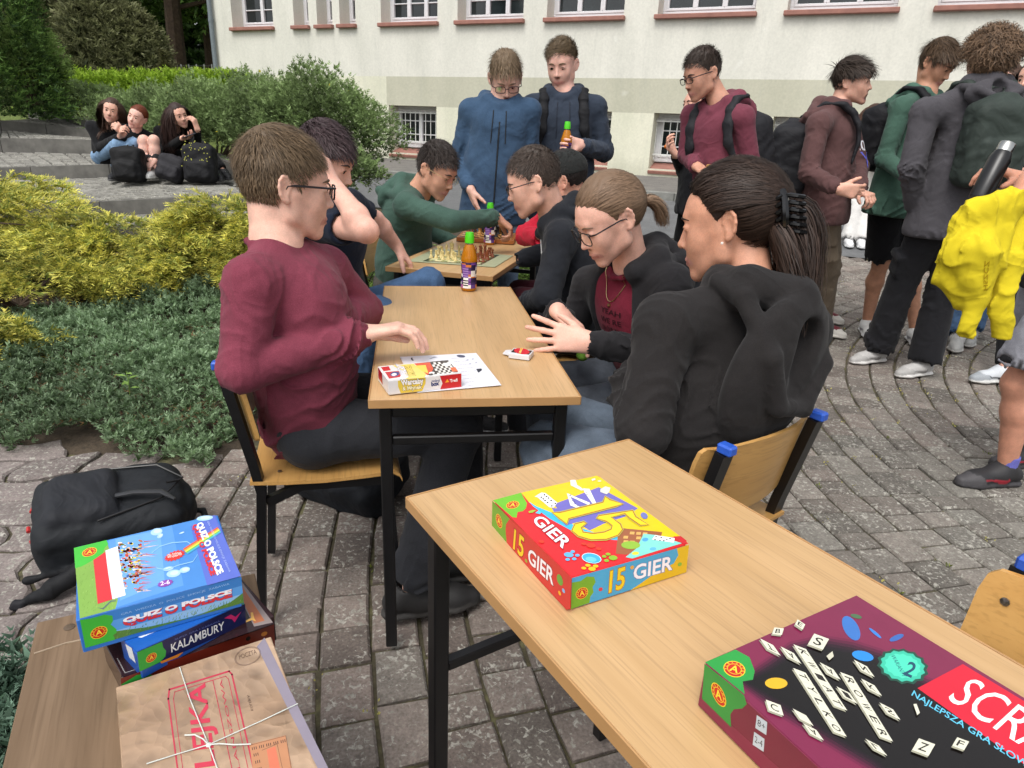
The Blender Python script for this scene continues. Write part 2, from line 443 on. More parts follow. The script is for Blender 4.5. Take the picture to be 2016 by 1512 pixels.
HLY = np.array([-.12, -.075, -.05, -.030, -.020, -.008, .004, .014, .030, .050, .070, .1])
HL = dict(male=np.array([-.088, -.080, -.055, -.030, -.010, .004, -.030, -.012, .020, .055, .072, .075]),
          fade=np.array([-.070, -.060, -.035, -.015, .0, .012, -.022, -.005, .030, .060, .076, .08]),
          female=np.array([-.088, -.080, -.060, -.040, -.022, .006, -.012, .010, .040, .068, .082, .086]))
CRC, CRR = V3(0, -.012, .035), V3(.078, .096, .089)
def head_prims(s, T, M, hs, col, lip, jaw=1., fem=False, mouth_open=0., ears=True, nose=1., eyes=1.):
    k_ = hs
    s.ell(T(0, -.012, .035), V3(.077, .095, .088) * k_, M, k=.02, col=col)
    s.cone(T(0, .028, .035), T(0, .036, -.055), .066 * k_, (.049 if not fem else .046) * k_, k=.03, col=col)
    for x in (-1, 1):
        s.ell(T(x * .034, .060, -.024), V3(.025, .024, .030) * k_, M, k=.034, col=col)
        s.cone(T(x * .050 * jaw, .008, -.056), T(x * .012, .072, -.095), .018 * k_, .015 * k_, k=.026, col=col)
        s.cone(T(x * .058, .004, -.012), T(x * .052 * jaw, .006, -.058), .017 * k_, .016 * k_, k=.03, col=col)
    s.ell(T(0, .068, -.045), V3(.036, .028, .036) * k_, M, k=.03, col=col)
    s.ell(T(0, .079, -.100), V3(.017, .014, .014) * k_, M, k=.016, col=col)
    s.cone(T(-.030, .083, .031), T(.030, .083, .031), .011 * k_, k=.018, col=col)
    for x in (-1, 1): s.ell(T(x * .030, .104, .010), V3(.018, .014, .012) * k_, M, k=.014, op='-')
    s.cone(T(0, .089, .022), T(0, .108 + .006 * (nose - 1), -.024), .0065 * k_, .0095 * k_ * nose, k=.010, col=col)
    s.ell(T(0, .1105 * 1, -.0275), V3(.0095, .0095, .0085) * k_ * nose, M, k=.006, col=col)
    for x in (-1, 1): s.ell(T(x * .0115, .099, -.031), V3(.0068, .009, .0065) * k_, M, k=.006, col=col)
    for x in (-1, 1): s.ell(T(x * .006, .104, -.039), V3(.003, .004, .003) * k_, M, k=.002, op='-', col='7a4438')
    s.ell(T(0, .084, -.066), V3(.024, .014, .018) * k_, M, k=.014, col=col)
    for x in (-1, 1): s.ell(T(x * .031, .0838, .0095), V3(.0158, .0130, .0115) * k_, M, k=.005, col=col)
    if eyes > 0:
        for x in (-1, 1): s.ell(T(x * .031, .0975, .0075), V3(.0112, .0068, .0048 * eyes) * k_, M, k=.0015, op='-')
    if mouth_open > 0:
        s.ell(T(0, .097, -.072 - .008 * mouth_open), V3(.019, .014, .006 + .012 * mouth_open) * k_, M, k=.003, op='-', col='2a0d0c')
        for a in range(10):
            t0 = a / 10 * 6.283; t1 = (a + 1) / 10 * 6.283; h = .006 + .012 * mouth_open
            q = lambda t: T(.020 * math.cos(t), .0965 - .012 * abs(math.cos(t)), -.072 - .008 * mouth_open + (h + .001) * math.sin(t))
            s.cone(q(t0), q(t1), .0036 * k_, k=.004, col=lip)
    else:
        s.chain([T(-.025, .087, -.0660), T(-.008, .0985, -.0625), T(.008, .0985, -.0625), T(.025, .087, -.0660)], [.003 * k_, .0048 * k_, .0048 * k_, .003 * k_], k=.004, col=lip)
        s.chain([T(-.021, .088, -.0690), T(0, .0980, -.0722), T(.021, .088, -.0690)], [.003 * k_, .0055 * k_, .003 * k_], k=.004, col=lip)
        s.chain([T(-.022, .0915, -.0665), T(0, .1035, -.0665), T(.022, .0915, -.0665)], [.0012 * k_, .0014 * k_, .0012 * k_], k=.002, op='-', col='a8685e')
    if ears:
        for x in (-1, 1):
            ca, sa = math.cos(.42), math.sin(.42) * x
            E1 = lambda a, b, o=0.: T(x * .0795 + x * (.0 + a * .42) + x * o, -.006 - a * .91, .003 + b)   # a: backwards, b: up, o: outwards
            Mr = np.stack([M[:, 0] * ca + M[:, 1] * sa, -M[:, 0] * sa + M[:, 1] * ca, M[:, 2]], 1)
            s.ell(E1(.010, .003), V3(.0052, .0165, .029) * k_, Mr, k=.004, col=col)
            rim = [(-.004, -.010), (-.006, .006), (-.002, .020), (.007, .030), (.017, .030), (.0245, .020), (.0255, .006), (.021, -.010), (.012, -.024)]
            s.chain([E1(a, b, .003) for a, b in rim[1:]], [.0034 * k_] * 8, k=.004, col=col)
            s.ell(E1(.004, -.026, .001), V3(.0045, .0075, .008) * k_, Mr, k=.006, col=col)
            s.ell(E1(.008, .001, .0075), V3(.0062, .0098, .015) * k_, Mr, k=.003, op='-')
def zline(y, kind): return np.interp(y, HLY, HL[kind])
def ribbons(P, N, w, taper, col, cvar=.35, rgen=rng):
    """P (n,k,3) paths, N (n,k,3) outward normals -> mesh arrays"""
    n, k, _ = P.shape; D = np.gradient(P, axis=1); Sd = np.cross(D, N); Sd /= np.linalg.norm(Sd, axis=2, keepdims=True) + 1e-9
    t = np.linspace(0, 1, k); ww = (w if np.ndim(w) else np.full(n, w))[:, None] * (1 - (t ** 2) * taper)[None]
    A = P + Sd * ww[..., None] * .5; B = P - Sd * ww[..., None] * .5
    v = np.stack([A, B], 2).reshape(n, 2 * k, 3); i = np.arange(k - 1) * 2
    f = np.stack([i, i + 1, i + 3, i + 2], 1)[None] + (np.arange(n) * 2 * k)[:, None, None]
    c = np.array(col)[None, None] * (1 + cvar * rgen.uniform(-1, 1.2, (n, 1, 1))) * np.ones((n, 2 * k, 1))
    return v.reshape(-1, 3), f.reshape(-1, 4), np.clip(c.reshape(-1, 3), 0, 1)
def hair_obj(parent, T, M, hs, H, seed):
    """H: dict(style, col, n, L, kind, vol)"""
    r = np.random.default_rng(seed); st = H['style']; col = srgb(H['col']); kind = H.get('kind', 'male'); vol = H.get('vol', 1.)
    rad = CRR * (1 + .02) + V3(.003, .003, .004) * vol
    topb = H.get('top', .012) * vol
    n = int(H.get('n', 2500) * .85)
    u = r.normal(size=(n * 4, 3)); u /= np.linalg.norm(u, axis=1)[:, None]
    L = CRC + u * rad
    ok = L[:, 2] > zline(L[:, 1], kind) + r.normal(0, .003, len(L))
    if kind != 'fade' or True: ok &= ~((np.abs(L[:, 0]) > .055) & (L[:, 1] > -.03) & (L[:, 2] < (.034 if st == 'tied' else -9)))
    if True: ok &= ~((np.abs(L[:, 0]) > .06) & (np.abs(L[:, 1] + .006) < .017) & (L[:, 2] < .026))
    L = L[ok][:n]; u = u[ok][:n]; n = len(L)
    nor = u / rad; nor /= np.linalg.norm(nor, axis=1)[:, None]
    lift = .003 + topb * np.clip((L[:, 2] - .03) / .08, 0, 1)
    K = H.get('K', 6); K = K if (H.get('hero2') or st not in ('short', 'fringe', 'swept')) else 4; Ln = H.get('L', .04) * r.uniform(.7, 1.25, n)
    Pth = np.zeros((n, K, 3)); Nn = np.zeros((n, K, 3)); p = L + nor * .001; Pth[:, 0] = p; Nn[:, 0] = nor
    if st in ('short', 'fringe', 'swept'):
        Wp = V3(*H.get('whorl', (0.01, -.075, .10)))
        flow = L - Wp; flow[:, 2] *= 1.
        if st == 'swept': flow = flow * .3 + V3(*H.get('dir', (.6, .6, .1)))[None] * .08
        up_ = H.get('up', .5)
        fl = flow - (flow * nor).sum(1)[:, None] * nor; fl /= np.linalg.norm(fl, axis=1)[:, None] + 1e-6
        side = np.clip((L[:, 2] - .02) / .06, .12 if kind == 'fade' else .35, 1)
        Ln = Ln * side
        fl += r.normal(0, .22, fl.shape)
        d = fl + nor * up_
        d /= np.linalg.norm(d, axis=1)[:, None]
        for i in range(1, K):
            p = p + d * (Ln / (K - 1))[:, None]
            q = (p - CRC) / rad; qn = np.linalg.norm(q, axis=1); nn = q / rad; nn /= np.linalg.norm(nn, axis=1)[:, None]
            tgt = 1 + (lift * min(1, i / 2.) ) / .09 * (r.uniform(.75, 1.15, n))
            push = np.maximum(tgt - qn, 0) * .09
            inside = np.maximum(1.01 - qn, 0) * .09
            p = p + nn * np.maximum(push, inside)[:, None]
            d = d * .75 + (d - (d * nn).sum(1)[:, None] * nn) * .15 + V3(0, .0, -.14)[None] * (1.1 - up_)
            d /= np.linalg.norm(d, axis=1)[:, None]
            Pth[:, i] = p; Nn[:, i] = nn
    elif st == 'curly':
        d = nor + r.normal(0, .5, nor.shape); d /= np.linalg.norm(d, axis=1)[:, None]
        t1 = np.cross(d, V3(.3, .5, .8)); t1 /= np.linalg.norm(t1, axis=1)[:, None]; t2 = np.cross(d, t1)
        ph = r.uniform(0, 6.28, n); amp = r.uniform(.005, .011, n); fr = r.uniform(1.0, 1.7, n) * 6.28
        Ln = Ln * np.clip(.45 + (L[:, 2] + .02) / .10, .35, 1)
        for i in range(K):
            s_ = i / (K - 1); a = ph + fr * s_
            Pth[:, i] = L + d * (Ln * (1 - (1 - s_) ** 1.6))[:, None] * .75 + (np.cos(a)[:, None] * t1 + np.sin(a)[:, None] * t2) * (amp * min(1, s_ * 3))[:, None] + V3(0, 0, -.03)[None] * s_ * s_
            Nn[:, i] = nor
    else:
        # swept to a tie point, or hanging long
        if st == 'tied':
            Tp = V3(*H['tie'])
            for i in range(1, K):
                s_ = i / (K - 1); a = L * (1 - s_) + Tp * s_ + V3(0, 0, .01 * math.sin(s_ * 3.14))
                q = (a - CRC) / rad; qn = np.linalg.norm(q, axis=1); lim = 1 + (.10 + .10 * math.sin(s_ * 2.2)) * r.uniform(.75, 1.05, n) * vol
                far = np.linalg.norm(a - Tp, axis=1) > .03
                a = np.where((qn < lim)[:, None] & (far[:, None] | (s_ < 1)), CRC + q / qn[:, None] * lim[:, None] * rad, a) if i < K - 1 else np.tile(Tp, (n, 1)) + r.normal(0, .006, (n, 3))
                Pth[:, i] = a + r.normal(0, .0008, a.shape); nn = q / rad; Nn[:, i] = nn / np.linalg.norm(nn, axis=1)[:, None]
            tails = H.get('tail')
        else:
            part = L[:, 0] * 0 + np.sign(L[:, 0] + r.normal(0, .006, n) - H.get('part', 0.))
            g = np.asarray(V3(0, 0, -1) @ M)
            d = nor * .05 + np.stack([part * .40, L[:, 1] * 0 - .22, L[:, 2] * 0 - .25], 1); d /= np.linalg.norm(d, axis=1)[:, None]
            seg = (Ln / (K - 1))
            back = V3(0, -.3, 0)
            for i in range(1, K):
                p = p + d * seg[:, None]
                q = (p - CRC) / (rad * 1.0); qn = np.linalg.norm(q, axis=1); nn = q / rad; nn /= np.linalg.norm(nn, axis=1)[:, None]
                p = p + nn * (np.maximum(1.0 - qn, 0) * .09)[:, None]
                # stay clear of face front
                fr_ = (p[:, 1] > .035) & (np.abs(p[:, 0]) < .075) & (p[:, 2] < .05)
                p[fr_, 0] = np.sign(p[fr_, 0] + 1e-6) * .066
                # shoulders / neck / chest
                for (c, rr) in H.get('push', [((0, -.02, -.12), .066), ((.12, -.02, -.27), .075), ((-.12, -.02, -.27), .075), ((0, -.01, -.33), .13)]):
                    w = p - V3(*c); wl = np.linalg.norm(w, axis=1); m = wl < rr; p[m] = V3(*c) + w[m] / wl[m][:, None] * rr
                d = d * .5 + g[None] * .6 - nn * .06 + r.normal(0, H.get('wav', .08), d.shape); d /= np.linalg.norm(d, axis=1)[:, None]
                Pth[:, i] = p; Nn[:, i] = nn
    v, f, c = ribbons(Pth, Nn, r.uniform(.5, 1.2, n) * H.get('w', .0035) * .85, .8, col, H.get('cv', .35), r)
    parts = [(v, f, c)]
    if H.get('tail'):
        for (path, r0, r1, cnt, wob) in H['tail']:
            path = [V3(*q) for q in path]; m = 14; tt = np.linspace(0, len(path) - 1, m)
            A = np.stack([np.interp(tt, range(len(path)), [q[j] for q in path]) for j in range(3)], 1)
            for _ in range(2): A[1:-1] = (A[:-2] + A[1:-1] * 2 + A[2:]) / 4
            th = r.uniform(0, 6.28, cnt); rr = np.sqrt(r.uniform(.3, 1, cnt)); s_ = np.linspace(0, 1, m)
            prof = r0 * np.clip(.45 + s_ * 3.2, 0, 1) * (1 - s_ ** 3 * .6) + r1 * s_
            D = np.gradient(A, axis=0); D /= np.linalg.norm(D, axis=1)[:, None]; a1 = np.cross(D, V3(1, .01, 0)); a1 /= np.linalg.norm(a1, axis=1)[:, None]; a2 = np.cross(D, a1)
            wv = np.sin(s_[None] * r.uniform(3, 9, cnt)[:, None] + r.uniform(0, 6, cnt)[:, None]) * wob * s_[None]
            off = (rr[:, None] * prof[None])[..., None] * (np.cos(th)[:, None, None] * a1[None] + np.sin(th)[:, None, None] * a2[None]) + wv[..., None] * a2[None] + (wv * .7)[..., None] * a1[None]
            cut = r.uniform(.75, 1.08, cnt)
            P2 = A[None] + off
            P2 = P2[:, :1] + (P2 - P2[:, :1]) * cut[:, None, None]
            parts.append(ribbons(P2, off / (np.linalg.norm(off, axis=2, keepdims=True) + 1e-6), r.uniform(.6, 1.3, cnt) * H.get('w', .0035) * 1.3, .7, col, H.get('cv', .35), r))
    # cap under the strands
    b = 0; vs, fs, cs = [], [], []
    for v, f, c in parts: vs.append(v); fs.append(f + b); cs.append(c); b += len(v)
    V = np.concatenate(vs) * hs; V = V @ M.T + T(0, 0, 0); F = np.concatenate(fs); Cc = np.concatenate(cs)
    o = link('hair', mesh_from('hair', V - np.array(parent.location), F, HAIR, Cc), parent)
    s = S(); tcap = .006 if st != 'curly' else .016
    if kind == 'fade': tcap = .004
    Tw = T(*(CRC + V3(0, -.002, .004 + topb * .45)))
    s.ell(Tw, (CRR + V3(tcap * .8, tcap, tcap + topb * .5)) * hs, M, k=.01, col='%02x%02x%02x' % tuple(int(255 * ((1.055 * max(k, 1e-5) ** (1 / 2.4) - .055) if k > .0031 else 12.92 * k)) for k in np.array(col) * .8))
    Mi = M; T0 = T(0, 0, 0)
    def line(p):
        l = ((p - T0) @ Mi) / hs
        z = zline(l[:, 1], kind) - l[:, 2]
        e = .011 - np.sqrt((np.maximum(np.abs(l[:, 0]) - .2, 0)) ** 2 + ((l[:, 1] + .004) / 1.5) ** 2 + ((l[:, 2] - .003) / 2.2) ** 2)
        e = np.where(np.abs(l[:, 0]) > .05, e, -1)
        return np.maximum(z * .7, e) * hs
    s.p.append(dict(t='f', fn=line, k=.003, op='x', col=None, fl=None, wr=None))
    if st == 'long':
        g = np.asarray(V3(0, 0, -1) @ M)
        for x in (-1, 1): s.chain([T(x * .045, -.045, .0), T(*(V3(x * .05, -.055, 0) + g * .11)), T(*(V3(x * .05, -.06, 0) + g * (H.get('L', .3) * .62)))], [.028 * hs, .028 * hs, .010 * hs], k=.02, col=H['col'])
    amp = {'curly': .007, 'long': .002, 'tied': .0012}.get(st, .0022)
    def dsp(p):
        l = ((p - T0) @ Mi) / hs
        f0 = 90 if st == 'curly' else 260
        return amp * np.sin(l[:, 0] * f0 + 2 * np.sin(l[:, 1] * f0 * .3) + seed) * (np.sin(l[:, 1] * f0 * .8 + 2 * np.sin(l[:, 2] * f0 * .5)) if st == 'curly' else 1.)
    job([(s, .0050 * hs if H.get('hero') else .0085)], 'hair_cap', HAIR, parent, dsp, 0)
_old_prim = _prim
def _prim(q, p):
    if q['t'] == 'f': return q['fn'](p).astype(np.float32)
    return _old_prim(q, p)

def glasses_obj(parent, T, G, hs):
    col = G.get('col', 'black'); th = G.get('r', .0018); hw, hh = G.get('hw', .026), G.get('hh', .018); z0 = G.get('z', .006)
    m = MB(); le = MB()
    for x in (-1, 1):
        pts = []; cx = x * (hw + .0085)
        for k in range(17):
            a = k / 16 * 2 * math.pi; ex = G.get('sq', .55)
            c, s_ = math.cos(a), math.sin(a)
            pts.append(T(cx + hw * abs(c) ** ex * np.sign(c), .113 - abs(cx + hw * c) * .13, z0 + hh * abs(s_) ** ex * np.sign(s_)))
        m.tube(pts, th * hs, 6, False); le.add([p for p in pts[:-1]], [tuple(range(16))])
        m.tube([T(x * (.0085 + 2 * hw - .001), .107, z0 + hh * .6), T(x * .077, .09, z0 + hh * .6), T(x * .083, .01, z0 + hh * .5), T(x * .083, -.008, z0 + .006), T(x * .080, -.022, z0 - .02)], [th * 1.2 * hs] * 3 + [th * hs] * 2, 6)
    m.tube([T(-.0085, .1125, z0 + .005), T(0, .116, z0 + .008), T(.0085, .1125, z0 + .005)], th * hs, 6)
    g = m.build('glasses', BLACKP if col == 'black' else GOLD, parent, True)
    for v in g.data.vertices: v.co -= Vector(parent.location)
    l = le.build('lens', LENS, g); 
    for v in l.data.vertices: v.co -= Vector(parent.location)

LAST = {}
HANDK = 1.02
def march(s, p, f, n=30, off=.0006):
    q = np.array(p, np.float32); f = np.asarray(f, np.float32)
    q0 = q.copy()
    for _ in range(n): q = q - f * max(float(sdf_eval(s, q[None])[0]), 0) * .85
    if np.linalg.norm(q - q0) > (.12 if off < .002 else .4): q = q0 - f * .05
    return q + f * off
def person(label, J, group=None, skin='dcae98', lip='c08a7e', hs=1., bulk=1., head=None, hair=None, glasses=None, top=None, legs=None, shoes=None,
           hands=None, hero=False, near=False, fem=False, loc=None, hd=True, mouth=0., face=True, jaw=1., nose=1., torso_body=True, bare_arm=None, inner=None):
    """J: joints in world space. pel neck head shL shR elL elR wrL wrR hipL hipR knL knR anL anR; fwd torso facing"""
    g = lambda k: np.array(J[k], float)
    up = nrm(g('neck') - g('pel')); fwd = nrm(J['fwd']); fwd = nrm(fwd - up * (fwd @ up)); rt = np.cross(fwd, up)
    for sd_, sg in (('L', -1), ('R', 1)):
        if 'sh' + sd_ not in J: J['sh' + sd_] = g('neck') + rt * sg * .165 * bulk ** .5 - up * .035
        if 'hip' + sd_ not in J: J['hip' + sd_] = g('pel') + rt * sg * .09
    base = loc if loc is not None else V3(g('pel')[0], g('pel')[1], 0)
    E = empty('person', base); tag(E, label, 'person', group)
    rh = .0033 if hero else (.0060 if near else .0085); rb = .0055 if hero else (.0070 if near else .009); rc = .0056 if hero else (.0095 if near else .014)
    f = nrm(J['face']); u = nrm(J.get('hup', up)); u = nrm(u - f * (u @ f)); r_ = np.cross(f, u); M = np.stack([r_, f, u], 1)
    Hc = g('head'); T = lambda x, y, z: Hc + hs * (x * r_ + y * f + z * u)
    isl = []
    if hd:
        s = S(); head_prims(s, T, M, hs, skin, lip, jaw, fem, mouth, nose=nose, eyes=float(face)); HS = s
        nb = g('neck'); nr = (.049 if fem else .0545) * hs * (bulk ** .3)
        s.cone(T(0, -.034, -.035), nb + up * .0, nr * .92, nr * 1.06, k=.016, col=skin)
        s.cone(nb, nb - up * .06, nr * 1.05, .058, k=.03, col=skin)
        isl.append((s, rh))
        for x in (-1, 1):
            if face:
                m = MB(); c = T(x * .031, .0832, .0078); rr = .0118 * hs; v = []; n1, n2 = 10, 6
                gz = nrm(J.get('gaze', f))
                m.lathe(c, [(rr * math.sin(t), rr * math.cos(t)) for t in np.linspace(.001, math.pi - .001, 9)], 12, gz)
                cc = np.array([np.clip(nrm(np.array(q) - c) @ gz, -1, 1) for q in m.v]); colr = np.where((cc > .86)[:, None], V3(.015, .01, .008), np.where((cc > .55)[:, None], V3(.08, .06, .045), V3(.62, .58, .55)))
                o = m.build('eye', SHOE if False else EYE, E, True, col=colr)
                for q in o.data.vertices: q.co -= Vector(base)
            m = MB(); bw = .0034 if not fem else .0026
            m.tube([march(HS, T(x * a, .14, b_), f) for a, b_ in ((.013, .0265), (.022, .0305), (.032, .0325), (.041, .0305), (.049, .0260))], [bw * .6 * hs, bw * hs, bw * hs, bw * .8 * hs, bw * .3 * hs], 6)
            bc = srgb(hair['col']) if hair else (.05, .03, .02)
            o = m.build('eyebrow', HAIR, E, True, col=np.array(bc) * .8)
            for q in o.data.vertices: q.co -= Vector(base)
            m = MB(); m.tube([march(HS, T(x * a, .14, b_ - (0 if face else .006)), f) for a, b_ in ((.020, .0085), (.026, .0125), (.034, .0130), (.043, .0090))], [.0007 * hs, .0011 * hs, .0012 * hs, .0008 * hs], 5)
            o = m.build('eyelash', HAIR, E, True, col=(.02, .014, .01))
            for q in o.data.vertices: q.co -= Vector(base)
    if hair and hd: hair_obj(E, T, M, hs, dict(hair, hero=hero or near, hero2=hero), int(abs(Hc[0] * 977 + Hc[1] * 131)) + 3)
    if glasses and hd: glasses_obj(E, T, glasses, hs)
    # hands (+ bare forearms)
    for sd_ in 'LR':
        h = (hands or {}).get(sd_)
        bare = bare_arm and sd_ in bare_arm
        if h or bare:
            s = S(); W = g('wr' + sd_)
            d0 = nrm(W - g('el' + sd_))
            if bare:
                s.cone(g('el' + sd_), g('sh' + sd_), .037 * bulk, .044 * bulk, k=.02, col=skin)
                mid = g('el' + sd_) * .7 + W * .3
                s.cone(g('el' + sd_), mid, .034 * bulk, .039 * bulk, k=.02, col=skin); s.cone(mid, W, .038 * bulk, .0265, k=.02, col=skin)
            else: s.cone(W - d0 * .10, W, .034, .0275, k=.01, col=skin)
            s.cone(W - d0 * .01, W + nrm(h['d']) * .02, .0262, .024, k=.01, col=skin, fl=(nrm(h['n']), 1.25))
            hand(s, W, V3(*h['d']), V3(*h['n']), sd_, h.get('curl', .4), h.get('spread', .12), h.get('thumb', .5), HANDK * h.get('k', 1), skin, h.get('tc', .3))
            isl.append((s, .0034 if hero else ((.0054 if bare else .0050) if near else .007)))
    if torso_body:
        s = S(); s.cone(g('pel'), g('neck') - up * .12, .088 * bulk, .098 * bulk, k=.05, col=skin, fl=(fwd, 1.3))
        s.cone(g('shL'), g('shR'), .035, k=.03, col=skin); s.cone(g('neck') - up * .12, g('neck') - up * .02, .07, .045, k=.04, col=skin)
        for sd_ in 'LR':
            if 'el' + sd_ in J: s.chain([g('sh' + sd_), g('el' + sd_), g('wr' + sd_)], [.036, .03, .024], k=.02, col=skin)
            if 'kn' + sd_ in J: s.chain([g('hip' + sd_), g('kn' + sd_), g('an' + sd_)], [.07, .045, .03], k=.02, col=skin)
        isl.append((s, .03))
    if legs and legs.get('bare'):
        for sd_ in 'LR':
            s = S(); kn, an = g('kn' + sd_), g('an' + sd_); cf = kn * .68 + an * .32; bk = nrm(np.cross(nrm(an - kn), rt)); bk = bk if bk @ fwd < 0 else -bk
            s.cone(g('hip' + sd_), kn, .075 * bulk, .054 * bulk, k=.03, col=skin); s.cone(kn, cf + bk * .014, .050 * bulk, .055 * bulk, k=.03, col=skin); s.cone(cf + bk * .014, an, .054 * bulk, .034, k=.03, col=skin)
            isl.append((s, rb))
    job(isl, 'body', SKIN, E)
    # garments
    if top: LAST['top'] = make_top(E, J, top, up, fwd, rt, bulk, rc, hero, g)
    if inner: LAST['inner'] = make_top(E, J, inner, up, fwd, rt, bulk * .93, rc, hero, g)
    if legs: make_trousers(E, J, legs, up, fwd, rt, bulk, rc * 1.7, g)
    for sd_ in 'LR':
        sh = shoes if not isinstance(shoes, dict) or 'LR' not in shoes else shoes
        if shoes and 'an' + sd_ in J: make_shoe(E, g('an' + sd_), nrm(J.get('toe' + sd_, J.get('toe', fwd))), shoes, .0085 if not (hero or near) else .007)
    return E, T, M
EYE = mat_attr('eye', rough=.15, amp=0, bump=0, bigamp=0, spec=.6)

def make_top(E, J, t, up, fwd, rt, bulk, rc, hero, g):
    s = S(); c = t['col']; pel, neck = g('pel'), g('neck'); shL, shR = g('shL'), g('shR'); loose = t.get('loose', 1.)
    B = bulk * loose; mid = (shL + shR) / 2
    seated = 'knL' in J and nrm(g('knL') - g('hipL')) @ up > -.45; lean = t.get('hem', .035 if seated else -.06); hem = pel + up * (lean - .02); wst = pel + up * .15 + fwd * t.get('belly', .0); ch = mid - up * .11 + fwd * .008
    wr = min(t.get('wr', 1.), 1.5)
    s.cone(hem, wst, (.160 if seated else .192) * B, .164 * B, k=.03, col=t.get('colhem', c), fl=(fwd, 1.32), wr=(.012 * wr, 40, 1., .8))
    s.cone(wst, ch, .164 * B, .156 * B, k=.05, col=c, fl=(fwd, 1.28), wr=(.009 * wr, 34, .7, .22))
    s.cone(shL, shR, .058 * B, k=.05, col=c, wr=(.0015 * wr, 30, .5, .5))
    s.cone(ch + rt * .055 + up * .05, ch - rt * .055 + up * .05, .095 * B, k=.05, col=c, fl=(fwd, 1.1))
    for x in (shL, shR): s.cone(neck - up * .0, x, .050, .050 * B, k=.035, col=c)
    sl = t.get('sleeve', 'long')
    for d, S_ in (('L', shL), ('R', shR)):
        if 'el' + d not in J: continue
        e, w = g('el' + d), g('wr' + d); ra = .058 * B
        if sl == 'short':
            m = S_ + (e - S_) * t.get('sl', .55); s.cone(S_, m, .060 * B, .060 * B, k=.03, col=c, wr=(.005 * wr, 40, .5, 1.)); 
            dd = nrm(e - S_); s.cone(m + dd * .035, m + dd * .13, .05 * B, .07 * B, k=.004, op='-')
        else:
            q = w - nrm(w - e) * .045
            s.cone(S_, e, ra, .051 * B, k=.022, col=c, wr=(.010 * wr, 50, .4, 1.1)); s.cone(e, q, .051 * B, .041 * B, k=.012, col=c, wr=(.010 * wr, 56, 1.1, 1.))
            s.cone(q + (w - q) * .1, w - nrm(w - e) * .006, .036 * min(B, 1.1), .0335, k=.008, col=t.get('colhem', c))
            s.cone(w + nrm(w - e) * .004, w + nrm(w - e) * .035, .026, .030, k=.003, op='-')
    # hem cut
    s.cut(hem - up * .05, -up, k=.02)
    if t.get('hood'):
        hr = t.get('hr', 1.); bk = neck - fwd * .055 + up * .0
        a = [mid + fwd * .085 - up * .03, neck + rt * .075 + fwd * .035 + up * .005, neck + rt * .088 - fwd * .045 + up * .018, neck - fwd * .105 + up * .024]
        b_ = [a[0]] + [a[1] - rt * .15, a[2] - rt * .176, a[3]]
        rr = [.016, .026 * hr, .032 * hr, .034 * hr]
        s.chain(a, rr, k=.02, col=c, wr=(.004, 60, .6, .6)); s.chain(b_, rr, k=.02, col=c, wr=(.004, 60, .6, .6))
        drop = t.get('drop', .16)
        pc = neck - fwd * (.118 + .012 * hr) - up * (drop * .55); Mh = np.stack([rt, fwd, up], 1)
        s.ell(pc, (.088 * hr + .03, .040 * hr, drop * .62 + .03), Mh, k=.010, col=c)
        q_ = lambda x, d, u: neck + rt * x * hr - fwd * d - up * u
        s.chain([q_(.085, -.01, -.01), q_(.088, .07, .0), q_(.074, .145 + .02 * hr, drop * .35), q_(.035, .160 + .03 * hr, drop * .72), q_(-.035, .160 + .03 * hr, drop * .72), q_(-.074, .145 + .02 * hr, drop * .35), q_(-.088, .07, .0), q_(-.085, -.01, -.01)], [.020, .022, .021, .020, .020, .021, .022, .020], k=.010, col=c)
        s.cone(neck - fwd * (.135 + .02 * hr) - up * drop * .15, neck - fwd * (.168 + .03 * hr) - up * drop * .5, .028 * hr, .022 * hr, k=.02, op='-')
        s.chain([neck + rt * .055 + fwd * .052 - up * .012, neck + fwd * .082 - up * .030, neck - rt * .055 + fwd * .052 - up * .012], .020, k=.02, col=c)
        if t.get('pocket', True): pass
    else:
        nr = .064 * t.get('nr', 1)
        a = [neck + (math.cos(i / 12 * 6.2832) * rt * nr + math.sin(i / 12 * 6.2832) * fwd * nr * 1.0) + up * (.006 - .022 * math.sin(i / 12 * 6.2832)) for i in range(13)]
        s.chain(a, .0075, k=.010, col=t.get('colhem', c))
    hd_ = g('head') if 'head' in J else neck + up * .1
    nu = nrm(hd_ - neck)
    s.cone(neck + nu * .022 + fwd * .004, neck + nu * .14 + fwd * .014, .050 * t.get('nr', 1), .072, k=.006, op='-')
    if t.get('open'):  # open jacket front: a wedge of the inner shirt shows
        w = t['open']; s.cone(neck + fwd * .13 - up * .05, pel + fwd * .19 + up * .02, w, w * 1.15, k=.015, op='-')
    job([(s, rc)], t.get('name', 'sweatshirt'), t.get('mat', FAB), E)
    if t.get('zip'):
        m = MB(); pts = []
        for i in range(12):
            p = (mid + fwd * .2 - up * .06) * (1 - i / 11) + (hem + fwd * .2) * i / 11; q = p.astype(np.float32)
            for _ in range(24): # march to the surface
                dd = float(sdf_eval(s, q[None])[0]); q = q - fwd.astype(np.float32) * max(dd, .0) * .8
            pts.append(q + fwd * .0015)
        m.tube(pts, .0045, 6); o = m.build('zip', mat_plain('dark zip', '0c1016', .4), E, True)
        for v in o.data.vertices: v.co -= Vector(E.location)
